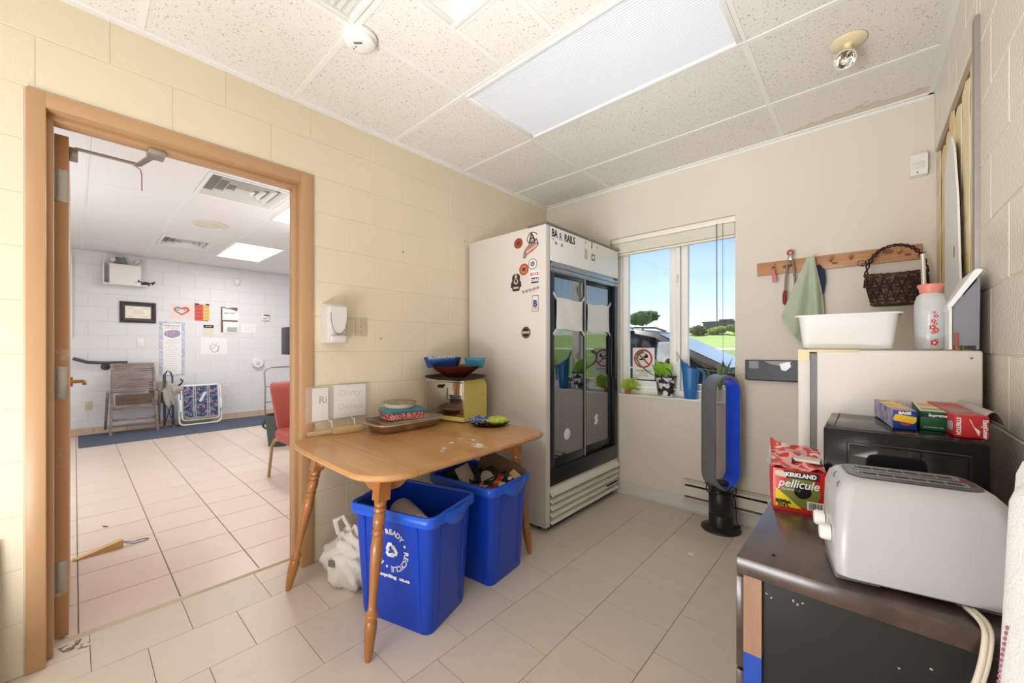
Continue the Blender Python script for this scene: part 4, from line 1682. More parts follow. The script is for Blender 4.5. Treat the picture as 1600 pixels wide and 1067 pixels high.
# clear holder with handwritten papers on the wall
PH = thing('paper_holder', 'clear plastic wall holder with handwritten white papers, above the table', 'paper holder', (.004, -2.075, .905))
cl = film('clear_acrylic', (236, 232, 226), .16, .1)
g = G()
g.box(.0, -.185, -.105, .0025, .19, .10)
g.box(.022, -.185, -.105, .0245, .19, .095)
g.box(.0025, -.185, -.105, .022, .19, -.1025)
part('clear_pocket', g, cl, PH)
g = G()
g.box(.010, -.145, -.100, .0112, -.055, .085)
pp = part('paper_sheet', g, W['paper'], PH, label='narrow white paper with grey letters')
g = G()
put_text(g, 'Ri', .06, (.0117, -.085, .015), (0, 1, 0), (0, 0, 1))
part('handwriting', g, M('faint_brown_ink', (170, 140, 130), .6), pp, None)
g = G()
g.box(.0135, -.025, -.098, .0147, .175, .095)
pp = part('paper_sheet', g, W['paper'], PH, label='white paper with faint pink handwriting')
g = G()
put_text(g, 'Dirty', .05, (.0152, .075, .045), (0, 1, 0), (0, 0, 1), sx=1.3)
put_text(g, 'Dishes', .05, (.0152, .075, -.035), (0, 1, 0), (0, 0, 1), sx=1.1)
part('handwriting', g, M('faint_pink_ink', (236, 196, 192), .6), pp, None)
for y in (-.05, .085):
    g = G()
    g.tube([(.0, y, -.095), (.012, y, -.108), (.03, y + .008, -.112), (.033, y + .01, -.150)], .004, 6)
    part('support_hook', g, W['white'], PH)
# soap dispenser
SD = thing('soap_dispenser', 'white soap dispenser on the wall right of the doorway', 'dispenser', (.001, -2.105, 1.36))
g = G()
rings = []
for z, d, w in ((-.115, .07, .05), (-.11, .082, .056), (-.06, .085, .058), (.0, .09, .060), (.07, .095, .062), (.10, .088, .061), (.113, .07, .058)):
    rings.append([(0, -w, z), (d * .75, -w, z), (d * .93, -w * .8, z), (d, -w * .4, z), (d, w * .4, z), (d * .93, w * .8, z), (d * .75, w, z), (0, w, z)])
g.loft(rings)
part('housing', g, M('dispenser_plastic', (214, 208, 204), .35), SD, 40)
g = G()
pl = [(-.044, .095), (.044, .095), (.046, .03), (.036, -.025), (.016, -.052), (-.0, -.056), (-.016, -.052), (-.036, -.025), (-.046, .03)]
g.prism(pl, 'x', .088, .100)
part('cover_panel', g, M('translucent_white_cover', (224, 220, 218), .2), SD, 30)
g = G()
g.tube([(.0995, y * 1.02, z) for y, z in [(-.046, .06), (-.046, .03), (-.036, -.027), (-.016, -.055), (0, -.059), (.016, -.055), (.036, -.027), (.046, .03), (.046, .06)]], .0022, 6)
part('grey_trim_line', g, W['grey'], SD)
g = G()
g.box(.05, -.048, -.112, .105, .048, -.068, b=.012, seg=3)
part('push_bar', g, M('dispenser_bar', (222, 217, 212), .35), SD)
# switch
SW = thing('light_switch', 'ivory toggle switch plate on the wall right of the soap dispenser', 'switch', (.0005, -1.923, 1.352))
part('plate', G().box(0, -.036, -.057, .006, .036, .057, b=.003), W['ivory'], SW)
g = G()
for y in (-.0, ):
    g.box(.006, y - .005, -.011, .0075, y + .005, .011)
    g.box(.007, y - .004, -.004, .019, y + .004, .006, b=.001)
part('toggle', g, W['ivory'], SW)
g = G()
for z in (-.042, -.03, .03, .042):
    g.lathe([(.0001, .0012), (.0028, .001), (.003, 0)], 8, T=frame((.006, 0, z), (0, 1, 0), (0, 0, 1)))
part('screw_heads', g, W['grey'], SW, None, stuff=True)
g = G()
for (y, z) in ((-1.787, 1.28), (-1.62, 1.87), (-1.07, 2.05)):
    g.lathe([(.0001, .003), (.004, .002), (.005, 0)], 8, T=frame((.0, y, z), (0, 1, 0), (0, 0, 1)))
    single('wall_screw', {1.28: 'small dark screw in the wall right of the light switch', 1.87: 'small dark screw high on the wall between doorway and fridge', 2.05: 'small dark screw on the wall just left of the fridge top'}[z], 'screw', g, W['ink'])
    g = G()

# ------------------------------------------------------------------ back wall: heater, fan, rack and hangings
t = thing('baseboard_heater', 'cream electric baseboard heater on the wall behind the tower fan', 'heater', (1.72, 0, .10))
hm = M('cream_heater_enamel', (214, 206, 190), .4, var=.03)
part('back_plate', G().box(-.42, -.010, 0, .42, -.001, .135), M('heater_dark', (60, 58, 56), .5), t)
g = G()
g.prism([(-.010, .135), (-.062, .128), (-.062, .112), (-.056, .112), (-.010, .118)], 'x', -.42, .42)
part('top_cover', g, hm, t, None)
g = G()
g.prism([(-.063, .096), (-.058, .098), (-.058, .034), (-.066, .030), (-.066, .034)], 'x', -.42, .42)
part('front_panel', g, hm, t, None)
g = G()
g.prism([(-.010, 0), (-.055, .0), (-.058, .012), (-.010, .014)], 'x', -.42, .42)
part('bottom_lip', g, hm, t, None)
for x in (-.42, .12, .40):
    part('end_cap', G().box(x, -.065, 0, x + .02 if x != .12 else x + .09, -.008, .132, b=.003), hm, t)
g = G()
for k in range(36):
    g.box(-.39 + k * .0138, -.052, .02, -.3885 + k * .0138, -.012, .10)
part('heating_fins', g, W['alu'], t, None, stuff=True)

FN = thing('tower_fan', 'tall bladeless tower fan with a blue loop on a black base, under the window', 'fan', (1.592, -.180, 0), R(57.3))
iron = M('dark_iron_plastic', (38, 39, 42), .35, metal=.2, var=.04)
loopm = M('satin_silver_loop', (134, 136, 142), .3, metal=.3, var=.05)
bluem = M('satin_blue_loop', (40, 88, 236), .3, metal=.1, var=.03, coat=.3)
part('base_plate', G().lathe([(.0001, 0), (.118, 0), (.122, .005), (.120, .012), (.09, .022), (.075, .03), (.0001, .032)], 40), iron, FN)
g = G()
g.lathe([(.074, .026), (.074, .10), (.0725, .102), (.0725, .106), (.074, .108), (.074, .245), (.070, .252), (.0001, .256)], 40)
part('motor_body', g, iron, FN)
g = G()
g.lathe([(.066, .25), (.066, .275), (.055, .29), (.05, .32)], 32, sx=1.0, sy=.85, cap1=True)
part('collar', g, iron, FN)


def loop_path(w, h, z0, n=12):
    P = []
    r = w
    for i in range(n + 1):
        a = R(180 * i / n)
        P.append((r * math.cos(a), z0 + h - r + r * math.sin(a)))
    for i in range(n + 1):
        a = R(180 + 180 * i / n)
        P.append((r * math.cos(a), z0 + r + r * math.sin(a)))
    return P


zo, hh = .275, .765
Po, Pi = loop_path(.112, hh, zo), loop_path(.094, hh - .036, zo + .018)
g = G()
D = .062
g.loft([[(x, -D, z) for x, z in Pi], [(x, -D - .003, z) for x, z in loop_path(.103, hh - .018, zo + .009)], [(x, -D, z) for x, z in Po], [(x, D - .01, z) for x, z in Po], [(x, D, z) for x, z in loop_path(.100, hh - .024, zo + .012)]], cap0=False, cap1=False)
part('loop_shell', g, loopm, FN, 50)
g = G()
Pm = loop_path(.088, hh - .048, zo + .024)
g.loft([[(x, -D, z) for x, z in Pi], [(x, -D * .3, z) for x, z in Pm], [(x, D, z) for x, z in loop_path(.100, hh - .024, zo + .012)]], cap0=False, cap1=False)
part('loop_inner', g, bluem, FN, 50, label='glossy blue inner face of the fan loop')
g = G()
pts = []
for i in range(60):
    a = 2 * PI * i / 24
    pts.append(((.082 + .012 * math.sin(i * .7)) * math.cos(a), (.082 + .012 * math.sin(i * .7)) * math.sin(a), .275 + .022 * math.sin(i * .9) + .008 * math.cos(i * .31)))
pts += [(.095, .0, .25), (.10, -.02, .18), (.082, -.045, .11), (.06, -.075, .05), (.055, -.08, .035)]
g.tube(pts, .0032, 6)
part('wound_cable', g, W['black'], FN)
g = G()
g.box(.035, -.092, .0325, .075, -.068, .05, b=.004)
part('plug', g, W['black'], FN)

# coat rack
RK2 = thing('coat_rack', 'knotty pine board with wooden pegs on the wall right of the window', 'coat rack', (2.157, 0, 1.746))
pine = wood('pine_board', (176, 122, 82), (206, 158, 116), .45, (2.2, 12, 22), (0, 0, 0))
part('board', G().box(-.384, -.019, -.042, .384, -.0005, .042, b=.003), pine, RK2)
pegm = wood('peg_wood', (158, 112, 80), (190, 146, 110), .45, (10, 10, 10))
PEGX = (1.867, 1.959, 2.057, 2.158, 2.248, 2.356, 2.451)
for k, x in enumerate(PEGX):
    g = G()
    T = frame((x - 2.157, -.019, .004), (1, 0, 0), (0, .35, 1))
    T = T @ Matrix.Identity(4)
    ax = Vector((0, -1, .22)).normalized()
    o = Vector((x - 2.157, -.017, .002))
    g.tube([o, o + ax * .03, o + ax * .036, o + ax * .046, o + ax * .05], [.007, .006, .011, .011, .006], 10)
    part('peg', g, pegm, RK2)
g = G()
for (x, z, r) in ((-.22, .0, .012), (.02, -.012, .008), (.25, .018, .014), (.33, -.01, .008)):
    g.lathe([(.0001, .0006), (r * .6, .0006), (r, .0)], 14, sx=1.8, T=frame((x, -.0192, z), (1, 0, 0), (0, 0, 1)))
part('wood_knots', g, M('knot_brown', (128, 82, 54), .5), RK2, None, stuff=True)
# key tag
KT = thing('key_tag', 'pink key tag hanging from the leftmost peg of the rack', 'key tag', (1.867, -.055, 1.752))
g = G()
g.tube([(.012 * math.cos(a), .001, -.010 + .012 * math.sin(a)) for a in [i * PI / 8 for i in range(16)]], .0015, 5, closed=True)
part('key_ring', g, W['steel'], KT)
g = G()
g.box(-.012, -.003, -.108, .012, .003, -.022, b=.003)
g.v = [(x * (1.15 if z < -.06 else .8) + (.012 if z < -.06 else 0), y, z) for x, y, z in g.v]
part('tag', g, M('dusty_pink', (206, 130, 126), .5), KT)
# tongs
TG = thing('kitchen_tongs', 'steel kitchen tongs with red tips hanging from the second peg', 'tongs', (1.960, -.055, 1.742))
g = G()
g.tube([(.014 * math.cos(a), 0, .083 + .014 * math.sin(a)) for a in [i * PI / 10 for i in range(20)]], .005, 6, closed=True)
part('hanging_ring', g, M('red_rubber', (166, 52, 56), .5), TG)
g = G()
g.box(-.012, -.006, .035, .012, .006, .072, b=.004)
part('hinge_head', g, W['steel'], TG)
for s, L_ in ((-1, 1), (1, 1)):
    g = G()
    g.tube([(s * .006, 0, .055), (s * .016, 0, .0), (s * .024, 0, -.09), (s * .027, 0, -.16)], [.005, .006, .0065, .006], 8)
    part('arm', g, W['steel'], TG)
    g = G()
    g.tube([(s * .027, 0, -.155), (s * .030, 0, -.19), (s * .028, 0, -.235), (s * .018, 0, -.25)], [.0085, .012, .012, .006], 8)
    part('gripping_tip', g, M('maroon_rubber', (150, 46, 60), .5) if s < 0 else bpy.data.materials['maroon_rubber'], TG)
# oven mitt
g = G()
g.prism([(-.02, .0), (.02, .01), (.045, -.03), (.05, -.09), (.04, -.17), (-.03, -.17), (-.035, -.06)], 'y', -.018, .0)
MT = single('oven_mitt', 'navy cloth mitt hanging behind the green towel', 'mitt', g, M('navy_cloth', (38, 50, 84), .9, var=.15), (2.085, -.026, 1.722))
# green towel
def green(u, v):
    # u across, v down: one corner hangs to the left, the lowest corner below it
    if u < .35:
        ex, ez = -.145 + .09 * u / .35, -.355 - .155 * u / .35
    else:
        ex, ez = -.055 + .125 * (u - .35) / .65, -.51 + .06 * (u - .35) / .65
    tx = -.014 + .034 * u
    w = v ** .8
    x = tx + (ex - tx) * v + (.022 * math.sin(PI * v) * (u - .4))
    z = .012 + (ez - .012) * (v * .35 + w * .65)
    y = -.032 - .022 * math.sin(u * 10 + .5) * min(1, v * 2.2) - .010 * math.sin(u * 23 + 2) * v
    if v < .12:
        y -= .012
    return (x, y, z)


g = G()
g.sheet(green, 40, 26, th=.006)
GT = thing('dish_towel', 'pale green terry dish towel hanging from the third peg', 'towel', (2.062, -.032, 1.770))
part('towel_cloth', g, M('sage_terry', (192, 204, 178), .95, var=.08, vscale=40, bump=.5, bscale=260), GT, 60)
g = G()
for k in range(22):
    u = .02 + .34 * k / 21
    p = Vector(green(u, 1.0)) + Vector((0, -.003, 0))
    g.tube([p, p + Vector((.002 * math.sin(k * 3), 0, -.012)), p + Vector((.006 * math.sin(k * 2), .002, -.026))], .0012, 4)
part('fringe', g, bpy.data.materials['sage_terry'], GT, None, stuff=True)
# wicker basket hanging in front of the rack
BK = thing('wicker_basket', 'dark wicker basket with a tall twisted handle hanging at the right of the rack', 'basket', (2.432, -.135, 1.45))
wk = multi('dark_wicker', [(44, 30, 24), (76, 54, 42), (52, 36, 28), (128, 100, 76), (40, 28, 24)], 55)
wk2 = M('dark_twig', (46, 32, 26), .7, var=.2, vscale=40)
BW_, BD_ = .118, .085
g = G()
for k in range(9):
    z = .012 + k * .018
    q = .78 + .22 * (k / 8)
    g.tube([(BW_ * q * math.cos(a) * (1 + .012 * math.sin(14 * a + k * PI)), BD_ * q * math.sin(a) * (1 + .012 * math.sin(14 * a + k * PI)), z + .014 * (math.cos(a) ** 2) * k / 8) for a in [2 * PI * i / 48 for i in range(48)]], .0098, 6, closed=True)
part('woven_wall', g, wk, BK, 60)
part('basket_floor', G().lathe([(.0001, 0), (.085, 0), (.094, .01), (.085, .014), (.0001, .014)], 30, sy=.72, sx=1.05), wk2, BK)
g = G()
for i in range(16):
    a = 2 * PI * i / 16
    for s in (1, -1):
        g.tube([(BW_ * .82 * math.cos(a), BD_ * .82 * math.sin(a) - .004, .02), (BW_ * .96 * math.cos(a + .18 * s), BD_ * .96 * math.sin(a + .18 * s) - .006, .09), (BW_ * 1.04 * math.cos(a), BD_ * 1.04 * math.sin(a) - .004, .15)], .0035, 5)
part('lattice_twigs', g, wk2, BK, None, stuff=True)
g = G()
g.tube([(BW_ * 1.02 * math.cos(a), BD_ * 1.02 * math.sin(a), .158 + .014 * math.cos(a) ** 2 + .002 * math.sin(20 * a)) for a in [2 * PI * i / 48 for i in range(48)]], .008, 6, closed=True)
part('rim', g, wk2, BK)
for k in range(2):
    g = G()
    P = []
    for i in range(61):
        a = PI * i / 60
        tw = 16 * a + k * PI
        x = -BW_ * 1.0 * math.cos(a)
        P.append((x * (1 + .05 * math.cos(tw)), .005 * math.sin(tw), .10 + .225 * math.sin(a) ** .62 + .005 * math.cos(tw)))
    g.tube(P, .0042, 6)
    part('handle_strand', g, wk2, BK)
g = G()
for c0, r0 in (((-.135, -.01, .245), .018), ((-.10, -.012, .25), .016), ((-.125, -.015, .235), .011)):
    g.tube([(c0[0] + r0 * math.cos(a), c0[1] + .003 * math.sin(3 * a), c0[2] + r0 * .8 * math.sin(a)) for a in [2 * PI * i / 18 for i in range(19)]], .0018, 5)
g.tube([(.115, -.01, .27), (.08, -.015, .255), (.095, -.01, .235), (.115, -.005, .20)], .0018, 5)
part('curled_twig', g, wk2, BK, None, stuff=True)
# black wall file behind the small fridge
WFi = thing('wall_file', 'black shallow wall file holder left of the small white fridge', 'wall file', (1.90, -.001, 1.07))
g = G()
g.box(-.20, -.005, -.066, .20, 0, .07)
g.prism([(-.185, .066), (.20, .066), (.20, -.068), (-.178, -.068)], 'y', -.034, -.028)
g.box(-.18, -.034, -.068, .20, 0, -.062)
part('file_tray', g, M('black_file_plastic', (34, 38, 46), .35), WFi)
g = G()
g.box(-.170, -.0352, .012, -.115, -.0342, .062)
part('grey_tape', g, M('grey_blue_tape', (132, 146, 160), .4), WFi)
g = G()
g.prism([(.0, .046), (.055, .062), (.062, .03), (.035, .002), (.012, .006)], 'y', -.0365, -.0345)
part('silver_tape', g, M('silver_tape', (176, 180, 186), .3, metal=.3), WFi)
g = G()
g.prism([(-.085, .063), (-.05, .045), (0, .036), (.04, .042), (.07, .064)], 'y', -.0362, -.0342)
part('paper_cutout', g, M('mauve_paper', (178, 168, 172), .6), WFi)
# motion sensor
t = thing('motion_sensor', 'white plastic motion sensor high in the right corner of the back wall', 'sensor', (2.527, -.001, 2.215))
g = G()
g.loft([[(-.033, -.034, -.055), (.033, -.034, -.055), (.033, 0, -.06), (-.033, 0, -.06)], [(-.034, -.042, -.03), (.034, -.042, -.03), (.034, 0, -.03), (-.034, 0, -.03)],
        [(-.034, -.044, .05), (.034, -.044, .05), (.034, 0, .05), (-.034, 0, .05)], [(-.028, -.034, .064), (.028, -.034, .064), (.03, 0, .066), (-.03, 0, .066)]])
part('housing', g, W['white'], t, 30)
part('lens', G().box(-.022, -.046, -.024, .022, -.0425, .01, b=.002), M('milky_lens', (228, 228, 224), .3), t)
part('indicator', G().box(-.008, -.0395, -.046, -.002, -.0375, -.040), W['ink'], t)

# ------------------------------------------------------------------ right wall: torn panel, strip, towel
# the bare area stands in a shallow recess: yellow paper strips left on the wall
ypm = multi('torn_yellow_paper', [(240, 222, 176), (234, 210, 156), (244, 228, 190), (238, 216, 168)], 3, rough=.9)
wall_t = wr
random.seed(5)
yy = -.004
k = 0
while yy > -1.10:
    w_ = random.uniform(.10, .17)
    y2 = max(-1.10, yy - w_)
    top_ = 2.262 - random.uniform(.0, .05) - (.03 if k % 3 == 1 else 0)
    x = RX + .012 - random.uniform(0, .006)
    g = G()
    n = 14
    ra = [(yy - .006 * math.sin(i * 1.7 + k) - random.uniform(0, .006), 1.16 + (top_ - 1.16) * i / n) for i in range(n + 1)]
    rb_ = [(y2 + .006 * math.sin(i * 1.3 + k * 2) + random.uniform(0, .008), 1.16 + (top_ - 1.16) * i / n) for i in range(n + 1)]
    g.prism(ra + [((yy + y2) / 2, top_ + .02)] + rb_[::-1], 'x', x, x + .003)
    part('torn_paper_strip', g, ypm, wall_t, None)
    yy = y2 - random.uniform(.004, .012)
    k += 1
part('exposed_backing', G().box(RX + .0165, -1.12, 1.15, RX + .0195, -.001, 2.265), M('exposed_brown_backing', (134, 92, 52), .9, var=.2), wall_t)
g = G()
g.box(RX - .012, -1.152, 1.0, RX + .02, -1.108, 2.30, b=.002)
ST = single('metal_strip', 'tall grey metal edge strip on the right wall beside the torn paper', 'strip', g, M('weathered_grey_strip', (160, 157, 150), .5, metal=.4, var=.15, vscale=30))
# narrow pointed white board
g = G()
pl = [(-.50, 1.23), (-.50, 1.99), (-.56, 2.06), (-.66, 2.10), (-.74, 2.02), (-.82, 1.80), (-.86, 1.55), (-.90, 1.36), (-.92, 1.23)]
g.prism(pl, 'x', RX - .012, RX - .006)
single('pointed_board', 'tall white pointed board leaning on the torn paper wall', 'board', g, M('white_board_face', (240, 240, 240), .5, var=.02))
g = G()
for (y, z, r) in ((-.755, 1.61, .016),):
    g.prism([(y + r * math.cos(a), z + .03 * math.sin(a) * (1 if math.sin(a) < 0 else .6)) for a in [2 * PI * i / 12 for i in range(12)]], 'x', RX - .0132, RX - .0122)
part('torn_spot', g, M('tan_spot', (176, 146, 104), .8), bpy.data.objects['pointed_board'], None)

# small refrigerator
RF = thing('refrigerator', 'small white refrigerator in the back right corner behind the microwave', 'refrigerator', (2.35, -1.10, 0))
RT = Matrix.Translation((-2.35, 1.10, 0))
part('cabinet', G().box(2.187, -1.345, .03, 2.567, -.86, 1.212, T=RT, b=.006), W['offwhite'], RF)
part('door', G().box(2.132, -1.345, .05, 2.170, -.86, 1.205, T=RT, b=.008), W['offwhite'], RF)
part('gasket', G().box(2.170, -1.340, .06, 2.187, -.865, 1.2, T=RT), M('grey_gasket', (128, 126, 126), .6), RF)
g = G()
g.box(2.134, -1.347, 1.206, 2.30, -1.29, 1.214, T=RT, b=.002)
g.box(2.134, -1.3475, 1.175, 2.166, -1.3445, 1.214, T=RT)
part('hinge_cover', g, M('yellowed_hinge', (226, 206, 160), .4), RF, label='yellowed plastic top hinge cover')
g = G()
for x in (2.16, 2.54):
    for y in (-1.31, -.90):
        g.cyl((x, y, 0), (x, y, .05), .016, n=10, T=RT)
part('feet', g, W['black'], RF, stuff=True)
part('screw_cap', G().lathe([(.0001, .001), (.003, .0008), (.0035, 0)], 8, T=RT @ frame((2.545, -1.3452, 1.19), (1, 0, 0), (0, 0, 1))), W['grey'], RF)
rz_ = 1.2155
TB_ = thing('dish_tub', 'white translucent plastic tub on top of the small refrigerator', 'tub', (2.262, -1.20, rz_))
g = G()
rings = []
for L_, w_, z in ((.235, .18, 0), (.245, .19, .004), (.268, .205, .118), (.272, .208, .121), (.29, .226, .119), (.292, .228, .124), (.272, .208, .126), (.262, .20, .122), (.232, .176, .008)):
    rings.append(rrect(L_, w_, .03, z, 4))
g.loft(rings)
part('tub_body', g, film('milky_tub', (240, 240, 238), .88, .35), TB_, 50)
g = G()
g.box(.04, -.085, .012, .105, .08, .085, b=.006)
GB = single('green_box', 'pale green box showing through the right end of the plastic tub', 'box', g, M('mint_box', (176, 214, 196), .6), (2.262, -1.20, rz_ + .0))
JR = thing('drink_dispenser', 'glass jar with red flowers and a pink lid on the small refrigerator', 'jar', (2.474, -1.205, rz_))
g = G()
g.lathe([(.0001, 0), (.036, 0), (.038, .004), (.0385, .125), (.0385, .152), (.033, .176), (.024, .186), (.024, .19)], 30)
part('jar_body', g, film('frosted_jar', (232, 234, 232), .55, .15), JR, 40)
part('water', G().lathe([(.0001, .003), (.0365, .004), (.0365, .128), (.0001, .128)], 24), film('jar_water', (206, 212, 208), .7, .05), JR, 40)
part('jar_lid', G().lathe([(.024, .186), (.026, .19), (.027, .200), (.031, .208), (.031, .215), (.0001, .216)], 30), M('salmon_lid', (222, 132, 122), .4), JR)
rm = M('flower_red', (196, 56, 44), .4)
for (a, z, r) in ((-58, .022, .0085), (-50, .03, .004), (-60, .055, .0045), (-52, .062, .007), (-64, .072, .007), (-54, .083, .004), (-60, .092, .0055), (-52, .108, .005), (-58, .12, .0035)):
    aa = R(a - 24)
    g = G()
    o = Vector((.0388 * math.cos(aa), .0388 * math.sin(aa), z))
    T = frame(o, (-math.sin(aa), math.cos(aa), 0), (0, 0, 1))
    P = []
    for i in range(20):
        th = 2 * PI * i / 20
        q = r * (1 + .22 * math.cos(5 * th))
        P.append((q * math.cos(th), q * math.sin(th)))
    g.prism(P, 'z', 0, .0006, T=T)
    T2 = T @ Matrix.Translation((0, 0, .0006))
    g.lathe([(.0001, .0004), (r * .35, .0004), (r * .36, 0)], 8, m=1, T=T2)
    part('flower_print', g, [rm, W['paper']], JR, None)
g = G()
g.cyl((.0, .01, .212), (-.008, .016, .325), .0065, n=12)
g.cyl((-.008, .016, .325), (-.0085, .0165, .330), .0065, n=12)
single('steel_rod', 'shiny steel tube standing behind the pink jar lid', 'tube', G().cyl((2.468, -1.150, rz_), (2.461, -1.145, 1.545), .0065, n=12), W['chrome'])
# white plastic step leaning against the torn wall
CB = thing('step_stool', 'folded white and grey plastic step on the refrigerator, leaning on the right wall', 'step stool', (2.535, -1.22, rz_))
sw_ = M('stool_white', (238, 238, 236), .4)
g = G()
g.prism([(-.032, 0), (-.026, 0), (-.026, .128), (-.032, .125)], 'y', -.105, .10)
part('side_panel', g, sw_, CB, 30)
g = G()
g.prism([(-.034, .118), (.030, .226), (.034, .234), (.026, .238), (.018, .236), (-.036, .134)], 'y', -.110, .10)
part('slanted_top', g, sw_, CB, 30)
g = G()
g.prism([(-.024, .012), (.026, .012), (.030, .215), (-.024, .128)], 'y', -.098, -.088)
g.prism([(.022, .0), (.028, .0), (.030, .215), (.024, .215)], 'y', -.10, .10)
part('grey_underside', g, M('stool_grey', (132, 134, 142), .5), CB, 30)
g = G()
g.box(-.020, -.1045, 0, -.014, -.099, .05)
part('red_tab', g, M('red_brown_tab', (166, 78, 48), .5), CB)
single('white_bottle_edge', 'small white plastic bottle left of the flowered jar', 'bottle', G().lathe([(.0001, 0), (.012, 0), (.012, .025), (.007, .034), (.006, .038), (.0001, .038)], 16), W['white'], (2.452, -1.125, rz_))

# ------------------------------------------------------------------ dark cabinet at the right
CT = .760
CB2 = thing('drawer_cabinet', 'dark brown wood topped drawer cabinet at the right front', 'cabinet', (2.34, -1.74, 0))
CX = Matrix.Translation((-2.34, 1.74, 0))
w_dark = wood('dark_wenge', (58, 42, 36), (84, 64, 55), .3, (16, 2.0, 16), (0, 0, 0), coat=.7)
w_dark.node_tree.nodes['Principled BSDF'].inputs['Coat Roughness'].default_value = .2
part('cabinet_top', G().box(2.104, -2.130, .722, 2.572, -1.365, CT, T=CX, b=.002), w_dark, CB2)
g = G()
g.box(2.150, -2.112, .06, 2.566, -2.106, .722, T=CX)
g.box(2.55, -2.106, .06, 2.566, -1.38, .722, T=CX)
g.box(2.16, -1.394, .06, 2.55, -1.38, .722, T=CX)
part('side_panel', g, M('black_side_board', (26, 26, 28), .4, var=.15, vscale=5), CB2)
ep = wood('veneer_edge', (150, 112, 88), (176, 140, 114), .5, (20, 20, 2))
part('front_stile', G().box(2.116, -2.122, .55, 2.150, -2.100, .722, T=CX), ep, CB2)
part('front_stile', G().box(2.116, -2.122, .0, 2.150, -2.100, .55, T=CX), M('blue_edge', (30, 74, 178), .4, var=.08), CB2, label='blue lower edge of the stile')  # stile is blue below, veneer above
part('front_stile', G().box(2.116, -1.40, .0, 2.150, -1.38, .722, T=CX), ep, CB2)
part('plinth', G().box(2.15, -2.10, 0, 2.55, -1.39, .06, T=CX), W['black'], CB2)
for k in range(3):
    zz = .075 + k * .212
    dr = part('drawer', G().box(2.098, -2.105, zz, 2.115, -1.40, zz + .205, T=CX, b=.002), w_dark, CB2)
    g = G()
    g.tube([(2.098, -1.84, zz + .105), (2.078, -1.84, zz + .105), (2.078, -1.66, zz + .105), (2.098, -1.66, zz + .105)], .005, 8, T=CX)
    part('pull', g, W['steel'], dr)
g = G()
random.seed(2)
for (x, z) in ((2.158, .69), (2.166, .685), (2.205, .695), (2.212, .69), (2.22, .696), (2.40, .66), (2.36, .64)):
    g.prism([(x + random.uniform(.0008, .003) * math.cos(a), z + random.uniform(.0008, .003) * math.sin(a)) for a in [2 * PI * i / 7 for i in range(7)]], 'y', -2.1126, -2.1120, T=CX)
part('scratch_marks', g, M('pale_scratch', (186, 176, 166), .6), CB2, None, stuff=True)
ct = CT + .0006
# microwave
MW = thing('microwave', 'black microwave oven on the dark cabinet behind the toaster', 'microwave', (2.378, -1.535, ct))
part('housing', G().box(-.150, -.155, .010, .150, .155, .240, b=.006), W['blackg'], MW)
g = G()
g.box(-.150, -.168, .012, .150, -.155, .238, b=.005)
dm = part('door_front', g, W['blackg'], MW)
part('window_pane', G().box(-.095, -.1695, .045, .115, -.1675, .200, b=.002), M('dark_window', (8, 9, 12), .06), dm)
g = G()
g.tube([(-.10, -.169, .04), (-.10, -.169, .205), (.12, -.169, .205), (.12, -.169, .04)], .0022, 5, closed=True)
part('window_border', g, M('dim_grey_border', (52, 50, 50), .4), dm)
g = G()
for x in (-.12, .12):
    for y in (-.13, .12):
        g.cyl((x, y, 0), (x, y, .012), .012, n=10)
part('feet', g, W['black'], MW, stuff=True)
part('seam_line', G().box(-.1285, -.150, .2396, -.1265, .150, .2408), W['ink'], MW)
mz = ct + .2412


def carton(name, label, x, y, rz, L_, w_, h_, mats, prints, parent=None):
    t = thing(name, label, 'carton', (x, y, mz), R(rz))
    part('carton_body', G().box(-w_ / 2, 0, 0, w_ / 2, L_, h_, b=.0015), mats, t)
    return t


blu = carton('bag_carton', 'blue and yellow carton of bags, leftmost of the three on the microwave', 2.393, -1.618, 7, .30, .046, .050, M('royal_blue_carton', (22, 58, 150), .35), None)
part('top_print', G().box(-.0225, .004, .0500, .0225, .298, .0506), multi('blue_box_top', [(226, 190, 150), (236, 206, 120), (210, 160, 140), (150, 160, 196), (230, 200, 110)], 16), blu)
part('side_print', G().box(-.0236, .004, .001, -.0230, .298, .049), multi('blue_box_side', [(120, 140, 190), (150, 160, 200), (190, 180, 200), (90, 120, 180)], 18), blu)
g = G()
g.prism([(-.023, .026), (-.018, .040), (.023, .034), (.022, .022), (.016, .016), (-.020, .022)], 'y', -.0006, .0)
part('yellow_flash', g, M('flash_yellow', (240, 196, 40), .4), blu, None)
g = G()
g.prism([(-.010, .016), (-.004, .011), (.010, .011), (.013, .017)], 'y', -.0008, -.0001)
part('red_logo', g, W['red'], blu, None)
g = G()
put_text(g, 'BAGS', .010, (0, -.0012, .0435), (1, 0, 0), (0, 0, 1), bold=.0006)
part('white_text', g, W['paper'], blu, None)
grn = carton('tea_carton', 'green carton with a cream top, middle of the three on the microwave', 2.448, -1.588, 0, .27, .050, .050, M('forest_green_carton', (22, 96, 58), .4), None)
part('top_print', G().box(-.0245, .004, .0500, .0245, .266, .0506), M('cream_carton_top', (226, 222, 190), .5), grn)
g = G()
g.box(-.020, .03, .0505, .020, .075, .0510)
part('top_picture', g, M('sage_print', (126, 160, 126), .5), grn, None)
g = G()
g.box(-.018, .12, .0505, .016, .20, .0510)
part('top_picture', g, M('orange_print', (224, 160, 100), .5), grn, None)
g = G()
g.box(-.0245, -.0006, .034, .0245, 0, .046, m=1)
put_text(g, 'Supreme', .0095, (.008, -.001, .040), (1, 0, 0), (0, 0, 1), bold=.0004)
put_text(g, '100 COMPOSTABLE', .0042, (0, -.001, .008), (1, 0, 0), (0, 0, 1))
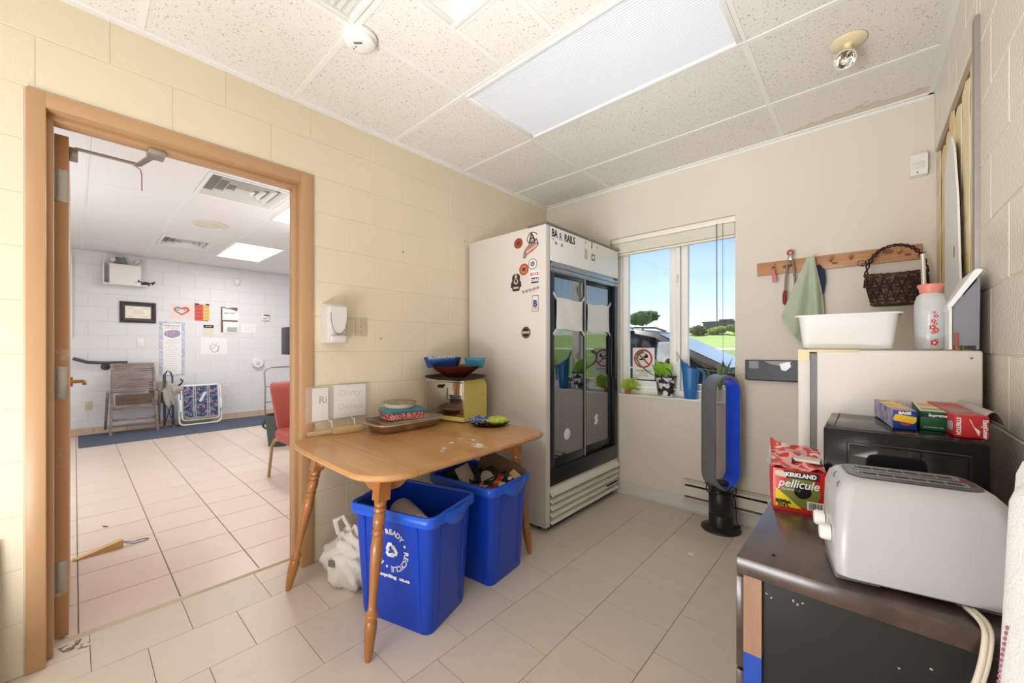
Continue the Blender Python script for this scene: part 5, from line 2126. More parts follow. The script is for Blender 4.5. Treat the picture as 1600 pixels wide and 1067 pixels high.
part('front_print', g, [W['paper'], M('dark_green_print', (12, 52, 40), .5)], grn, None)
red = carton('wrap_carton', 'red carton of cling wrap with an open flap, rightmost on the microwave', 2.505, -1.655, 4, .33, .056, .054, M('carton_red', (206, 44, 54), .4), None)
g = G()
g.box(-.0275, .004, .0540, .0275, .326, .0545)
part('top_print', g, multi('red_box_top', [(190, 60, 60), (170, 120, 110), (196, 70, 66), (150, 140, 130)], 12), red)
g = G()
g.sheet(lambda u, v: (.028 + .030 * u, .02 + .28 * v, .054 - .024 * u + .022 * math.sin(u * 3)), 6, 6, th=.0008)
part('open_flap', g, M('grey_flap', (176, 170, 164), .5), red, 40)
g = G()
g.prism([(-.004, .046), (-.001, .044), (.004, .028), (.014, .018), (.012, .006), (.006, .020)], 'y', -.0006, 0)
put_text(g, 'Easy', .012, (.022, -.0008, .036), (0, 0, -1), (1, 0, 0), bold=.0005)
put_text(g, 'Cutter', .010, (.022, -.0008, .015), (0, 0, -1), (1, 0, 0), bold=.0005)
put_text(g, 'STRETCH', .010, (-.021, -.0008, .027), (0, 0, -1), (1, 0, 0), bold=.0005)
part('front_print', g, W['paper'], red, None)
g = G()
disc(g, (-.0285, .022, .024), (0, -1, 0), (0, 0, 1), .013)
disc(g, (-.0285, .045, .022), (0, -1, 0), (0, 0, 1), .011)
part('side_picture', g, M('pale_blue_picture', (170, 190, 190), .5), red, None)

# food wrap box, red
KB = thing('film_box', 'red box of plastic film with a torn clear wrapper on the cabinet corner', 'box', (2.164, -1.685, ct), R(11))
bw, bd, bh = .122, .15, .150
kr = M('wrapper_red', (204, 40, 36), .3, var=.05)
g = G()
g.loft([rrect(bw, bd, .008, 0, 2), rrect(bw + .004, bd + .002, .010, .06, 2), rrect(bw + .002, bd, .008, .118, 2)], cap1=True)
part('box_body', g, kr, KB, 30)
g = G()
def wrapf(u, v):
    a = (u - .5) * bw
    b = (v - .5) * bd
    z = .118 + .004 + .045 * max(0, (v - .12)) * (1.2 - u * .55) + .004 * math.sin(9 * u + 7 * v) + .003 * math.sin(17 * u - 11 * v)
    return (a, b, z)
g.sheet(wrapf, 18, 14, th=.001)
part('red_film_top', g, multi('torn_film', [(206, 60, 56), (226, 170, 168), (214, 80, 76), (236, 214, 212)], 20), KB, 30)
g = G()
g.sheet(lambda u, v: (-bw / 2 + .002 + .006 * math.sin(4 * v) - .018 * u * (1 - v), -bd / 2 + .012 + .13 * v, .115 + .055 * u * (.35 + v * .75)), 8, 8, th=.0008)
part('clear_flap', g, film('clear_wrap', (236, 236, 238), .55, .15), KB, 30)
g = G()
g.sheet(lambda u, v: (bw * (u - .5), bd / 2 - .004 - .006 * math.sin(5 * u), .112 + .055 * v * (1 - .35 * u) + .003 * math.sin(14 * u)), 14, 4, th=.001)
part('raised_back_edge', g, M('orange_red_film', (206, 78, 48), .35), KB, 30)
g = G()
g.prism([(-.01, -.03), (.05, -.04), (.06, .0), (.01, .02)], 'z', .1335, .1405)
g.box(-.012, -.032, .11, -.006, -.01, .138, m=1)
part('torn_opening', g, [M('pale_card', (220, 210, 198), .6), W['ink']], KB, None)
yF = -bd / 2 - .0012
g = G()
g.box(-.035, yF - .0004, .094, .045, yF, .114)
part('dark_band', g, M('navy_band', (40, 40, 48), .4), KB)
g = G()
g.prism([(-.055, .098), (-.030, .094), (-.028, .106), (-.040, .114), (-.056, .112)], 'y', yF - .0006, yF)
part('pale_patch', g, M('cream_patch', (220, 206, 180), .5), KB, None)
g = G()
g.prism([(.052 * math.cos(a) * .85 + .004, .058 + .042 * math.sin(a)) for a in [2 * PI * i / 24 for i in range(24)]], 'y', yF - .0003, yF)
part('green_patch', g, M('olive_green_print', (120, 122, 52), .5, var=.2, vscale=60), KB, None)
g = G()
disc(g, (.008, yF - .0006, .060), (1, 0, 0), (0, 0, 1), .0195, n=24)
part('round_hole', g, M('hole_dark', (14, 16, 20), .3), KB, None)
g = G()
g.prism([(-.054, .064), (-.054, .012), (.006, .012)], 'y', yF - .0008, yF)
part('yellow_triangle', g, M('lemon_yellow', (236, 216, 40), .5), KB, None)
g = G()
put_text(g, '3000pi.', .0125, (-.036, yF - .0012, .0265), (1, 0, 0), (0, 0, 1), bold=.0009)
put_text(g, '7/16 L', .0105, (-.036, yF - .0012, .0165), (1, 0, 0), (0, 0, 1), bold=.0007)
part('black_text', g, W['ink'], KB, None)
g = G()
put_text(g, 'KIRKLAND', .0155, (.004, yF - .0012, .104), (1, 0, 0), (0, 0, 1), bold=.0007, sx=.92)
T = frame((.006, yF - .0014, .080), (1, 0, 0), (.18, 0, 1))
put_text(g, 'pellicule', .032, (-.002, yF - .0012, .079), (1, 0, 0), (0, 0, 1), bold=.0003, sx=.88, shear=.28)
put_text(g, 'EXTENSIBLE', .008, (-.018, yF - .0010, .062), (1, 0, 0), (0, 0, 1))
part('white_text', g, W['paper'], KB, None)
g = G()
g.box(.018, yF - .0004, .013, .054, yF, .036)
bcod = part('barcode', g, W['paper'], KB)
g = G()
random.seed(9)
x = .022
while x < .050:
    w_ = random.choice((.0007, .0012, .002))
    g.box(x, yF - .0008, .015, x + w_, yF - .0003, .033)
    x += w_ + random.choice((.0008, .0014))
part('bars', g, W['ink'], bcod, None, stuff=True)

# toaster
TO = thing('toaster', 'white two slot toaster on the dark cabinet in front of the microwave', 'toaster', (2.375, -2.012, ct), R(11))
tw = M('toaster_white', (190, 189, 190), .3, var=.01, coat=.1)
g = G()
LT, WT, HT = .244, .165, .205
rings = []
for z, a, b, r in ((.012, -.012, -.006, .02), (.016, -.004, -.001, .02), (.05, 0, 0, .022), (.165, -.004, 0, .024), (.190, -.010, -.007, .026), (.200, -.018, -.015, .03), (.205, -.028, -.024, .03)):
    rings.append([(x, y, z) for x, y, _ in rrect(LT + 2 * a, WT + 2 * b, r, z, 5)])
g.loft(rings)
part('shell', g, tw, TO, 35)
g = G()
g.loft([rrect(.190, .112, .03, .2052, 4), rrect(.184, .106, .026, .2068, 4)])
part('top_plate', g, M('dark_steel_plate', (84, 88, 92), .25, metal=.8, var=.15, vscale=20), TO, 30)
for y in (-.022, .022):
    g = G()
    g.loft([rrect(.155, .026, .006, .2067, 2), rrect(.155, .026, .006, .2082, 2), rrect(.149, .020, .005, .2082, 2), rrect(.149, .020, .005, .2072, 2)], cap1=False)
    part('slot_frame', g, W['alu'], TO, 30)
    part('slot', G().box(-.0745, y - .010, .1869, .0745, y + .010, .1873), W['ink'], TO) if False else None
    g2 = G().box(-.0745, y - .010, .2068, .0745, y + .010, .2074)
    part('slot', g2, W['ink'], TO)
    g = G()
    for k in range(7):
        g.tube([(-.07 + k * .0235, y - .010, .2076), (-.07 + k * .0235, y + .010, .2076)], .0009, 4)
    part('slot_wires', g, W['steel'], TO, None, stuff=True)
for o in [c for c in TO.children if c.name.startswith('slot_frame')]:
    pass
g = G()
# frames sit at their own slots
for k, y in enumerate((-.022, .022)):
    o = [c for c in TO.children if c.name.startswith('slot_frame')][k]
    o.location = (0, y, 0)
g = G()
g.box(-.118, -.06, 0, -.05, .06, .016, b=.003)
part('base_foot', g, M('grey_foot', (150, 150, 150), .5), TO)
g = G()
g.box(.05, -.06, 0, .118, .06, .016, b=.003)
part('base_foot', g, bpy.data.materials['grey_foot'], TO)
for y, z in ((-.034, .080), (.044, .080)):
    g = G()
    T = frame((-.1218, y, z), (0, -1, 0), (0, 0, 1))
    g.lathe([(.016, 0), (.0155, .014), (.013, .018), (.0001, .019)], 20, T=T)
    part('dial_knob', g, W['white'], TO)
g = G()
for y, z in ((-.058, .186), (-.02, .195)):
    g.tube([(-.116, y - .012, z), (-.114, y, z + .004), (-.108, y + .012, z + .006)], .0012, 5)
part('crease_lines', g, W['grey'], TO, None, stuff=True)
g = G()
cord_pts = [(.060, -.070, .0075), (.064, -.115, .0078), (.060, -.138, -.012), (.045, -.148, -.08), (.015, -.150, -.16), (-.005, -.150, -.25), (-.01, -.15, -.40), (.05, -.15, -.55)]


def smooth_path(P, k=6):
    P = [Vector(p) for p in P]
    out = []
    for i in range(len(P) - 1):
        p0, p1, p2, p3 = P[max(0, i - 1)], P[i], P[i + 1], P[min(len(P) - 1, i + 2)]
        for j in range(k):
            t = j / k
            out.append(.5 * ((2 * p1) + (p2 - p0) * t + (2 * p0 - 5 * p1 + 4 * p2 - p3) * t * t + (3 * p1 - p0 - 3 * p2 + p3) * t ** 3))
    return out + [P[-1]]


for dx in (-.0034, .0034):
    g.tube([p + Vector((dx, dx * .3, 0)) for p in smooth_path(cord_pts)], .0042, 8)
part('power_cord', g, M('cream_cord', (222, 212, 192), .5), TO, 50)
# small chip on the cabinet top
g = G()
g.lathe([(.0001, .003), (.0025, .002), (.003, 0)], 8)
single('crumb', 'tiny dark crumb on the near corner of the cabinet top', 'crumb', g, W['ink'], (2.165, -2.075, ct))

# white towel on the right wall
def wtow(u, v):
    y = -2.44 + .295 * u
    x = 2.575 - .065 - .035 * math.sin(u * 2.6 + .4) - .030 * v - .012 * u - .008 * math.sin(u * 13 + 1.5 * v)
    z = 1.075 - .75 * v - .01 * math.cos(u * 9)
    if v < .06:
        x += .03 * (1 - v / .06)
    return (x, y, z)


WT2 = thing('white_towel', 'white terry towel with a dotted pink stripe hanging at the right edge', 'towel', (2.55, -2.29, 1.07))
OT = Matrix.Translation((-2.55, 2.29, -1.07))
g = G()
g.sheet(wtow, 36, 40, th=.012, T=OT)
part('towel_cloth', g, M('white_terry', (240, 238, 236), .95, var=.04, vscale=60, bump=.35, bscale=300), WT2, 70)
g = G()
for k in range(34):
    p = OT @ (Vector(wtow(.50 + .12 * k / 34 * (1 if k < 40 else 0), .30 + .35 * k / 34)) + Vector((-.002, .0, 0)))
    g.sphere(p, (.0014, .002, .003), 6, 4)
part('stripe_stitches', g, M('mauve_stitch', (168, 96, 124), .8), WT2, None, stuff=True)
TRl = thing('towel_rail', 'steel towel rail on the right wall holding the white towel', 'rail', (2.575, -2.29, 1.07))
g = G()
g.cyl((-.055, -.19, -.004), (-.055, .19, -.004), .007, n=10)
part('bar', g, W['steel'], TRl)
for y in (-.185, .185):
    part('bracket', G().cyl((.012, y, -.004), (-.055, y, -.004), .008, n=10), W['steel'], TRl)
# paper scrap on the floor
g = G()
g.prism([(-.018, -.004), (-.004, -.012), (.014, -.006), (.018, .006), (.008, .004), (-.002, .010), (-.014, .006)], 'z', 0, .006)
single('paper_scrap', 'small white paper scrap on the floor in front of the fan', 'scrap', g, W['paper'], (1.555, -.665, .0004))
# chipped corner by the threshold
g = G()
g.prism([(-.10, -3.165), (-.055, -3.15), (-.03, -3.085), (-.06, -3.06), (-.075, -3.11), (-.115, -3.10)], 'z', .0002, .0010)
part('broken_tile_patch', g, spots('broken_tile', (120, 100, 80), (216, 208, 200), .8, 26, .45, .5), fl, None)
# board leaning at the left edge
LB = thing('leaning_board', 'grey speckled board leaning on the wall at the far left', 'board', (.10, -3.52, 0))
g = G()
g.prism([(-.012, 0), (.0, 0), (-.075, .52), (-.087, .518)], 'y', -.35, .215)
part('board_panel', g, M('grey_board', (172, 164, 154), .7, var=.08, vscale=30), LB)

# ------------------------------------------------------------------ on the window sill
szl = .8366
def leaf(g, base, d, L_, w_, droop=.3, m=0, n=6, fold=.15):
    """curved leaf strip from base along direction d"""
    d = Vector(d).normalized()
    sd = d.cross(Vector((0, 0, 1)))
    sd = sd.normalized() if sd.length > 1e-4 else Vector((1, 0, 0))
    vs, fs = [], []
    for i in range(n + 1):
        t = i / n
        p = Vector(base) + d * (L_ * t) + Vector((0, 0, -droop * L_ * t * t))
        w = w_ * math.sin(PI * min(1, .08 + .92 * t) ** .8) * .5
        vs += [p - sd * w + Vector((0, 0, fold * w)), p, p + sd * w + Vector((0, 0, fold * w))]
    for i in range(n):
        a = i * 3
        fs += [(a, a + 1, a + 4, a + 3), (a + 1, a + 2, a + 5, a + 4)]
    g.add(vs, fs, m)


lime = leafy('lime_leaf', (204, 224, 110))
# broad leaf plant at the left of the sill
PL = thing('broad_leaf_plant', 'lime green broad leaved plant in a small pot at the left of the sill', 'plant', (.835, .012, szl))
part('pot', G().lathe([(.0001, 0), (.020, 0), (.026, .036), (.028, .036), (.027, .040), (.024, .037), (.0001, .034)], 20), M('terracotta_pot', (196, 96, 56), .7), PL)
for (dx, dy, dz, L_, w_) in ((.35, -.15, 1.5, .15, .13), (-.1, -.15, 1.2, .13, .12), (.8, -.05, .8, .13, .12), (.3, .1, 1.2, .17, .13), (.15, -.2, .9, .10, .11), (.7, -.2, .45, .11, .11), (.4, -.25, .5, .09, .11)):
    g = G()
    leaf(g, (.012, -.012, .03), (dx, dy, dz - .15), L_ * 1.15, w_ * 1.25, .35)
    part('leaf', g, lime, PL, 60)
# stems of the hanging vine in front of the sign
# plant in a black and white basket pot with saucer
PB = thing('basket_pot_plant', 'green plant in a black and white woven pot with a wire handle on the sill', 'plant', (1.148, .018, szl))
part('saucer', G().lathe([(.0001, 0), (.06, 0), (.088, .008), (.090, .012), (.084, .011), (.058, .005), (.0001, .005)], 30, sx=1.0, sy=.72), M('white_saucer', (232, 230, 228), .3), PB)
part('pot', G().lathe([(.0001, .006), (.056, .006), (.062, .03), (.074, .15), (.078, .152), (.077, .160), (.070, .156), (.055, .06), (.0001, .05)], 30, sy=.78), multi('black_white_weave', [(40, 44, 46), (214, 214, 212), (120, 122, 124), (230, 230, 228), (30, 34, 36)], 38, kind='v'), PB)
part('pot_rim', G().tube([(.078 * math.cos(a), .061 * math.sin(a), .157 + .004 * math.sin(11 * a)) for a in [2 * PI * i / 40 for i in range(40)]], .005, 6, closed=True), M('black_wire_rim', (36, 36, 40), .5), PB)
part('wire_handle', G().tube([(.018 + .036 * math.cos(a), -.02, .16 + .058 * math.sin(a)) for a in [PI * i / 14 for i in range(15)]], .0036, 6), bpy.data.materials['black_wire_rim'], PB)
part('soil', G().lathe([(.0001, .148), (.069, .146)], 20, sy=.78), M('potting_soil', (58, 44, 36), .9), PB)
lime2 = leafy('bright_leaf', (170, 212, 80))
for (dx, dy, dz, L_, w_) in ((-.25, -.2, 1, .21, .16), (-.5, 0, .8, .17, .14), (.05, .2, 1, .17, .14), (-.15, -.4, .8, .15, .14)):
    g = G()
    leaf(g, (-.02, 0, .148), (dx, dy, dz), L_, w_, .25)
    part('leaf', g, lime2, PB, 60)
g = G()
g.tube([(-.055, -.04, .155), (-.12, -.045, .19), (-.195, -.03, .245), (-.225, -.02, .29), (-.215, -.02, .335), (-.175, -.02, .355)], [.003, .005, .007, .009, .012, .016], 7)
part('curling_stem', g, M('olive_stem', (112, 128, 70), .6, var=.2), PB, 50)
# blue watering can
WC = thing('watering_can', 'slim blue plastic watering can standing on the window sill', 'watering can', (1.335, .018, szl), R(8))
bw_ = M('blue_can_plastic', (52, 118, 182), .35, var=.05, sss=0)
g = G()
rings = []
n = 24
for z, a, b in ((0, .040, .034), (.004, .043, .037), (.10, .052, .044), (.20, .060, .050), (.205, .060, .050)):
    rings.append([(a * math.cos(2 * PI * j / n), b * math.sin(2 * PI * j / n), z) for j in range(n)])
top_r = []
for j in range(n):
    c = math.cos(2 * PI * j / n)
    top_r.append((.060 * c - (.014 if c < -.5 else 0), .050 * math.sin(2 * PI * j / n) * (1 if c > -.6 else .55), .235 + .075 * max(0, -c - .1) + (.0 if c < 0 else -.012 * c)))
rings.append(top_r)
rings.append([(x * .94, y * .92, z - .002) for x, y, z in top_r])
for z, a, b in ((.20, .056, .046), (.02, .040, .034)):
    rings.append([(a * math.cos(2 * PI * j / n), b * math.sin(2 * PI * j / n), z) for j in range(n)])
g.loft(rings)
part('can_body', g, bw_, WC, 50)
g = G()
g.prism([(-.046, .255), (-.074, .305), (-.094, .355), (-.080, .322), (-.052, .285), (-.020, .262), (.0, .240)], 'y', -.010, .010)
part('spout', g, bw_, WC, 40)
g = G()
g.tube([(.052, 0, .222), (.075, 0, .218), (.092, 0, .200), (.094, 0, .16), (.086, 0, .10), (.080, 0, .07)], [.008, .009, .010, .010, .009, .006], 8)
part('handle', g, bw_, WC, 50)
# spider plant
SP = thing('spider_plant', 'spider plant in a small white pot at the right of the sill', 'plant', (1.53, .030, szl))
part('pot', G().lathe([(.0001, 0), (.032, 0), (.043, .072), (.046, .072), (.046, .082), (.040, .082), (.036, .07), (.0001, .066)], 24), M('white_glazed_pot', (232, 228, 222), .3), SP)
part('soil', G().lathe([(.0001, .072), (.038, .070)], 16), bpy.data.materials['potting_soil'], SP)
spl = leafy('spider_leaf', (120, 164, 84))
random.seed(21)
for k in range(17):
    a = random.uniform(0, 6.28)
    el = random.uniform(1.0, 3.0)
    g = G()
    leaf(g, (.012 * math.cos(a), .010 * math.sin(a), .072), (math.cos(a) * .8, math.sin(a) * .2 - .25, el), random.uniform(.22, .32), .017, random.uniform(.05, .35), n=8, fold=.4)
    part('leaf', g, spl, SP, 60)
# no smoking sign stuck on the pane
NS = thing('no_smoking_sign', 'white no smoking sign with a red circle stuck on the left window pane', 'sign', (.925, .118, 1.085))
part('sign_sheet', G().box(-.092, -.0012, -.130, .098, .0, .136), W['paper'], NS)
T = frame((0.0, -.0014, .045), (1, 0, 0), (0, 0, 1))
g = G()
ro, ri = .080, .066
P0 = [(ro * math.cos(2 * PI * i / 40), ro * math.sin(2 * PI * i / 40)) for i in range(40)]
P1 = [(ri * math.cos(2 * PI * i / 40), ri * math.sin(2 * PI * i / 40)) for i in range(40)]
vs = [(x, y, .0006) for x, y in P0] + [(x, y, .0006) for x, y in P1]
g.add(vs, [(i, (i + 1) % 40, 40 + (i + 1) % 40, 40 + i) for i in range(40)], 0, T)
g.prism([(-.052, .044), (-.044, .052), (.052, -.044), (.044, -.052)], 'z', 0.0008, .0012, T=T)
part('prohibition_ring', g, M('sign_red', (206, 40, 56), .5), NS, None)
g = G()
g.prism([(-.035, -.012), (.012, -.012), (.012, .0), (-.035, .0)], 'z', 0, .0006, T=T)
g.prism([(.014, -.012), (.020, -.012), (.020, .0), (.014, .0)], 'z', 0, .0006, T=T)
g.prism([(.0, .006), (.036, .006), (.044, .018), (.036, .038), (.004, .044), (.026, .032), (.010, .024)], 'z', 0, .0005, T=T)
part('cigarette_symbol', g, W['ink'], NS, None, stuff=True)
g = G()
put_text(g, 'NO SMOKING', .021, (.003, -.0018, -.058), (1, 0, 0), (0, 0, 1), bold=.0003)
put_text(g, 'DEFENSE', .017, (.003, -.0018, -.080), (1, 0, 0), (0, 0, 1))
put_text(g, 'DE FUMER', .017, (.003, -.0018, -.100), (1, 0, 0), (0, 0, 1))
part('sign_lettering', g, W['inkgrey'], NS, None)

# ------------------------------------------------------------------ outdoors
GZ = -.15
grass = M('lawn_grass', (120, 148, 66), .9, var=.35, vscale=1.6, bump=.3, bscale=12)
asph = M('asphalt', (150, 148, 146), .9, var=.1, vscale=8)


def hill(y):
    if y < 5.5:
        return GZ
    if y < 17:
        t = (y - 5.5) / 11.5
        return GZ + 1.28 * t * t * (3 - 2 * t)
    if y < 21:
        return 1.13 + .10 * (y - 17) / 4
    return 1.23 + (y - 21) * .11 - max(0, y - 34) * .075


def hill_sheet(ya, yb, n, name, mat):
    g = G()
    g.sheet(lambda u, v: (-60 + 110 * u, ya + (yb - ya) * v, hill(ya + (yb - ya) * v) + .05 * math.sin(u * 60) * (1 if ya > 21 else 0)), 24, n)
    o = part(name, g, mat, None, 80)
    o['kind'] = 'structure'


hill_sheet(.2, 5.5, 4, 'ground_lot', asph)
hill_sheet(5.5, 17.2, 14, 'ground_slope', grass)
hill_sheet(17.2, 20.0, 4, 'ground_path', M('pale_path', (216, 208, 198), .9, var=.06))
hill_sheet(20.0, 110, 30, 'ground_field', M('field_grass', (150, 176, 92), .9, var=.35, vscale=.9, bump=.3, bscale=6))

# parked dark sport utility vehicle
CAR = thing('car', 'black sport utility vehicle parked outside the window', 'car', (-.55, 3.2, GZ))
paint = M('black_car_paint', (20, 22, 28), .4, metal=.0, spec=.25, var=.02)
cgl = M('tinted_car_glass', (30, 38, 44), .04, var=0, coat=.5)
tyre = M('tyre_rubber', (28, 28, 30), .8)
Wd = .93
st_ = [(-2.35, .45, .90, .78), (-2.25, .32, 1.02, .88), (-1.6, .24, 1.08, .93), (-.4, .22, 1.07, .93), (.7, .22, 1.06, .93), (1.25, .24, 1.13, .92), (1.9, .26, 1.05, .90), (2.25, .32, .92, .82), (2.38, .42, .72, .70)]
rings = []
for x, zb, zt, w in st_:
    m_ = (zb + zt) / 2
    rings.append([(x, -w * .9, zb), (x, -w, m_ - .1), (x, -w, m_ + .12), (x, -w * .96, zt - .03), (x, -w * .86, zt), (x, w * .86, zt), (x, w * .96, zt - .03), (x, w, m_ + .12), (x, w, m_ - .1), (x, w * .9, zb)])
part('body', G().loft(rings), paint, CAR, 20)
gs = [(-2.18, 1.0, .86, 1.02, .85), (-1.95, 1.0, .90, 1.55, .74), (-1.5, 1.0, .905, 1.66, .70), (-.5, 1.0, .905, 1.70, .69), (.25, 1.0, .905, 1.66, .68), (.62, 1.0, .905, 1.58, .68), (1.05, 1.0, .90, 1.36, .76), (1.62, 1.0, .86, 1.10, .84)]
rings = []
for x, zb, wb2, zt, wt in gs:
    rings.append([(x, -wb2, zb), (x, -wt - .02, zt - .06), (x, -wt + .06, zt), (x, wt - .06, zt), (x, wt + .02, zt - .06), (x, wb2, zb)])
part('cabin', G().loft(rings), paint, CAR, 14)
# side windows lie on the tumblehome of the cabin
def side_pt(x, z, s):
    # interpolate cabin half width at height z for station x
    for (xa, zb, wa, zta, wta), (xb, _, wb3, ztb, wtb) in zip(gs, gs[1:]):
        if xa <= x <= xb:
            t = (x - xa) / (xb - xa)
            wb4, zt, wt = wa + t * (wb3 - wa), zta + t * (ztb - zta), wta + t * (wtb - wta)
            break
    k = (z - 1.0) / max(.05, (zt - .06 - 1.0))
    return (x, s * (wb4 + (wt + .02 - wb4) * k + .006), z)


for s in (-1, 1):
    for pl in ([(-1.75, 1.12), (-.62, 1.10), (-.62, 1.56), (-1.45, 1.53)], [(-.54, 1.10), (.40, 1.10), (.40, 1.52), (-.54, 1.56)], [(.46, 1.10), (.98, 1.10), (.72, 1.36), (.46, 1.50)]):
        vs = [side_pt(x, z, s) for x, z in pl]
        g = G()
        vs2 = [(x, y - s * .012, z) for x, y, z in vs]
        g.loft([vs, vs2])
        part('side_window', g, cgl, CAR, None)
    g = G()
    pl = [(-1.8, 1.09), (1.02, 1.075), (1.02, 1.095), (-1.8, 1.112)]
    vs = [side_pt(x, z, s) for x, z in pl]
    g.loft([[(x, y + s * .004, z) for x, y, z in vs], [(x, y - s * .01, z) for x, y, z in vs]])
    part('chrome_trim', g, W['chrome'], CAR, None)
    g = G()
    g.tube([(-1.7, s * .66, 1.63), (-1.55, s * .66, 1.735), (-.6, s * .66, 1.765), (.1, s * .66, 1.73), (.28, s * .66, 1.66)], .022, 8)
    part('roof_rail', g, W['alu'], CAR)
    g = G()
    g.sphere((.92, s * 1.06, 1.14), (.07, .11, .075), 14, 10)
    g.tube([(.93, s * .90, 1.08), (.93, s * 1.02, 1.11)], .025, 8)
    part('wing_mirror', g, paint, CAR)
    for x in (-1.45, 1.45):
        g = G()
        g.lathe([(.20, -.11), (.32, -.11), (.35, -.08), (.35, .08), (.32, .11), (.20, .11)], 28, T=frame((x, s * .82, .35), (1, 0, 0), (0, 0, 1)))
        wh = part('wheel', g, tyre, CAR)
        g = G()
        g.lathe([(.0001, .0), (.06, .02), (.19, .0), (.21, .0), (.21, -.02)], 24, T=frame((x, s * .92, .35), (s * -1, 0, 0), (0, 0, 1)))
        part('hub', g, W['alu'], wh)
# windscreen and rear window
g = G()
ws = [(.66, -.62, 1.575), (.66, .62, 1.575), (1.60, .78, 1.125), (1.60, -.78, 1.125)]
nrm = Vector((.43, 0, .9)) * .012
ns = 10
rr = []
for t in [i / ns for i in range(ns + 1)]:
    # follow the cabin top profile
    x = .64 + (1.60 - .64) * t
    z = None
    for (xa, _, _, za, wa), (xb, _, _, zb3, wb3) in zip(gs, gs[1:]):
        if xa <= x <= xb:
            q = (x - xa) / (xb - xa)
            z, w = za + q * (zb3 - za), wa + q * (wb3 - wa) - .09
    rr.append((x, z, w))
vs = [Vector((x, -w, z)) for x, z, w in rr] + [Vector((x, w, z)) for x, z, w in rr]
k = ns + 1
g.add([v + nrm for v in vs], [(i, i + 1, k + i + 1, k + i) for i in range(ns)])
part('windscreen', g, M('sky_reflecting_glass', (60, 76, 90), .03, var=0, coat=1.0, spec=.9), CAR, 60)
part('rear_window', G().loft([[(-2.185, -.74, 1.10), (-2.185, .74, 1.10), (-2.02, .64, 1.46), (-2.02, -.64, 1.46)], [(-2.17, -.74, 1.10), (-2.17, .74, 1.10), (-2.0, .64, 1.46), (-2.0, -.64, 1.46)]]), cgl, CAR, None)
for s in (-1, 1):
    part('headlamp', G().sphere((2.24, s * .66, .82), (.12, .14, .07), 14, 8), M('headlamp_glass', (220, 224, 228), .05) if s < 0 else bpy.data.materials['headlamp_glass'], CAR)
    part('tail_lamp', G().sphere((-2.27, s * .70, .92), (.05, .12, .10), 12, 8), M('tail_lamp_red', (160, 24, 28), .2) if s < 0 else bpy.data.materials['tail_lamp_red'], CAR)


# shrubs and a tree on the rise
def foliage(seed, rx, ry, rz_, n, lw, lobes=7):
    rnd = random.Random(seed)
    g = G()
    cs = [(rnd.uniform(-.6, .6) * rx, rnd.uniform(-.6, .6) * ry, rz_ * rnd.uniform(.55, 1.25), rnd.uniform(.35, .6)) for _ in range(lobes)]
    for c in cs:
        ph_ = rnd.random() * 6
        g.sphere(c[:3], (c[3] * rx * .85, c[3] * ry * .85, c[3] * rz_ * .9), 12, 8, fn=lambda d: 1 + .15 * math.sin(7 * d.x + ph_) * math.cos(6 * d.y + 5 * d.z))
    for i in range(n):
        c = rnd.choice(cs)
        d = Vector((rnd.gauss(0, 1), rnd.gauss(0, 1), rnd.gauss(.15, 1))).normalized()
        p = Vector((c[0] + d.x * c[3] * rx, c[1] + d.y * c[3] * ry, max(.02, c[2] + d.z * c[3] * rz_)))
        s = lw * rnd.uniform(.6, 1.4)
        a = Vector((rnd.gauss(0, 1), rnd.gauss(0, 1), rnd.gauss(0, .6))).normalized() * s
        b = a.orthogonal().normalized() * s * .6
        g.add([p - a, p + b, p + a, p - b], [(0, 1, 2, 3)])
    return g


fm = [leafy('dark_shrub_leaf', (74, 108, 60)), leafy('yellow_green_shrub_leaf', (150, 176, 78)), leafy('mid_green_shrub_leaf', (104, 140, 66))]
for i, (x, y, rx, rz_, k, lab) in enumerate(((-7.7, 30, .80, 0.42, 0, 'dark green shrub at the left end of the row beyond the lot'), (-6.2, 30.5, .80, 0.37, 1, 'yellow green shrub second from the left in the row'),
                                             (-4.6, 30, .80, 0.48, 2, 'mid green taller shrub in the middle of the row outside'), (-3.1, 30.6, .80, 0.44, 1, 'yellow green shrub right of the taller middle shrub'),
                                             (-1.5, 30, .80, 0.42, 2, 'mid green shrub hidden behind the window reveal at the right'))):
    t = thing('shrub', lab, 'shrub', (x, y, hill(y)))
    part('foliage', foliage(40 + i, rx, .9, rz_, 900, .10), fm[k], t, None)
    part('stem', G().cyl((0, 0, -.1), (0, 0, .5), .05, .03, 8), M('shrub_bark', (92, 74, 58), .9) if i == 0 else bpy.data.materials['shrub_bark'], t)
t = thing('tree', 'round green tree on the rise behind the car roof', 'tree', (-16.3, 40, hill(40)))
part('crown', G().add(*[(lambda q: (q.v, q.f))(foliage(77, 1.5, 1.3, 1.0, 2200, .13, 16))][0], T=Matrix.Translation((0, 0, .85))), leafy('tree_leaf', (92, 128, 70)), t, None)
part('trunk', G().tube([(0, 0, -.2), (.05, 0, .6), (0, .05, 1.5)], [.16, .12, .08], 10), bpy.data.materials['shrub_bark'], t)
t = thing('building', 'long flat dark blue building beyond the shrubs', 'building', (-7.0, 62, hill(60)))
hz = hill(60)
part('walls', G().box(-9.2, 0, -.5, 20, 12, 5.0 - hz), M('dark_blue_cladding', (70, 80, 100), .6, var=.06, vscale=.6), t)
part('roof_edge', G().box(-9.35, -.15, 5.0 - hz, 20.15, 12.15, 5.22 - hz), M('dark_roof_edge', (58, 66, 84), .5), t)
for k in range(6):
    part('window', G().box(-7 + k * 4, -.05, 1.0, -5 + k * 4, .02, 1.9), cgl, t, None)

# ------------------------------------------------------------------ lobby furnishings
FX = LX            # face of the far wall
def onwall(y, z, d=.0008):
    return (FX + d, y, z)


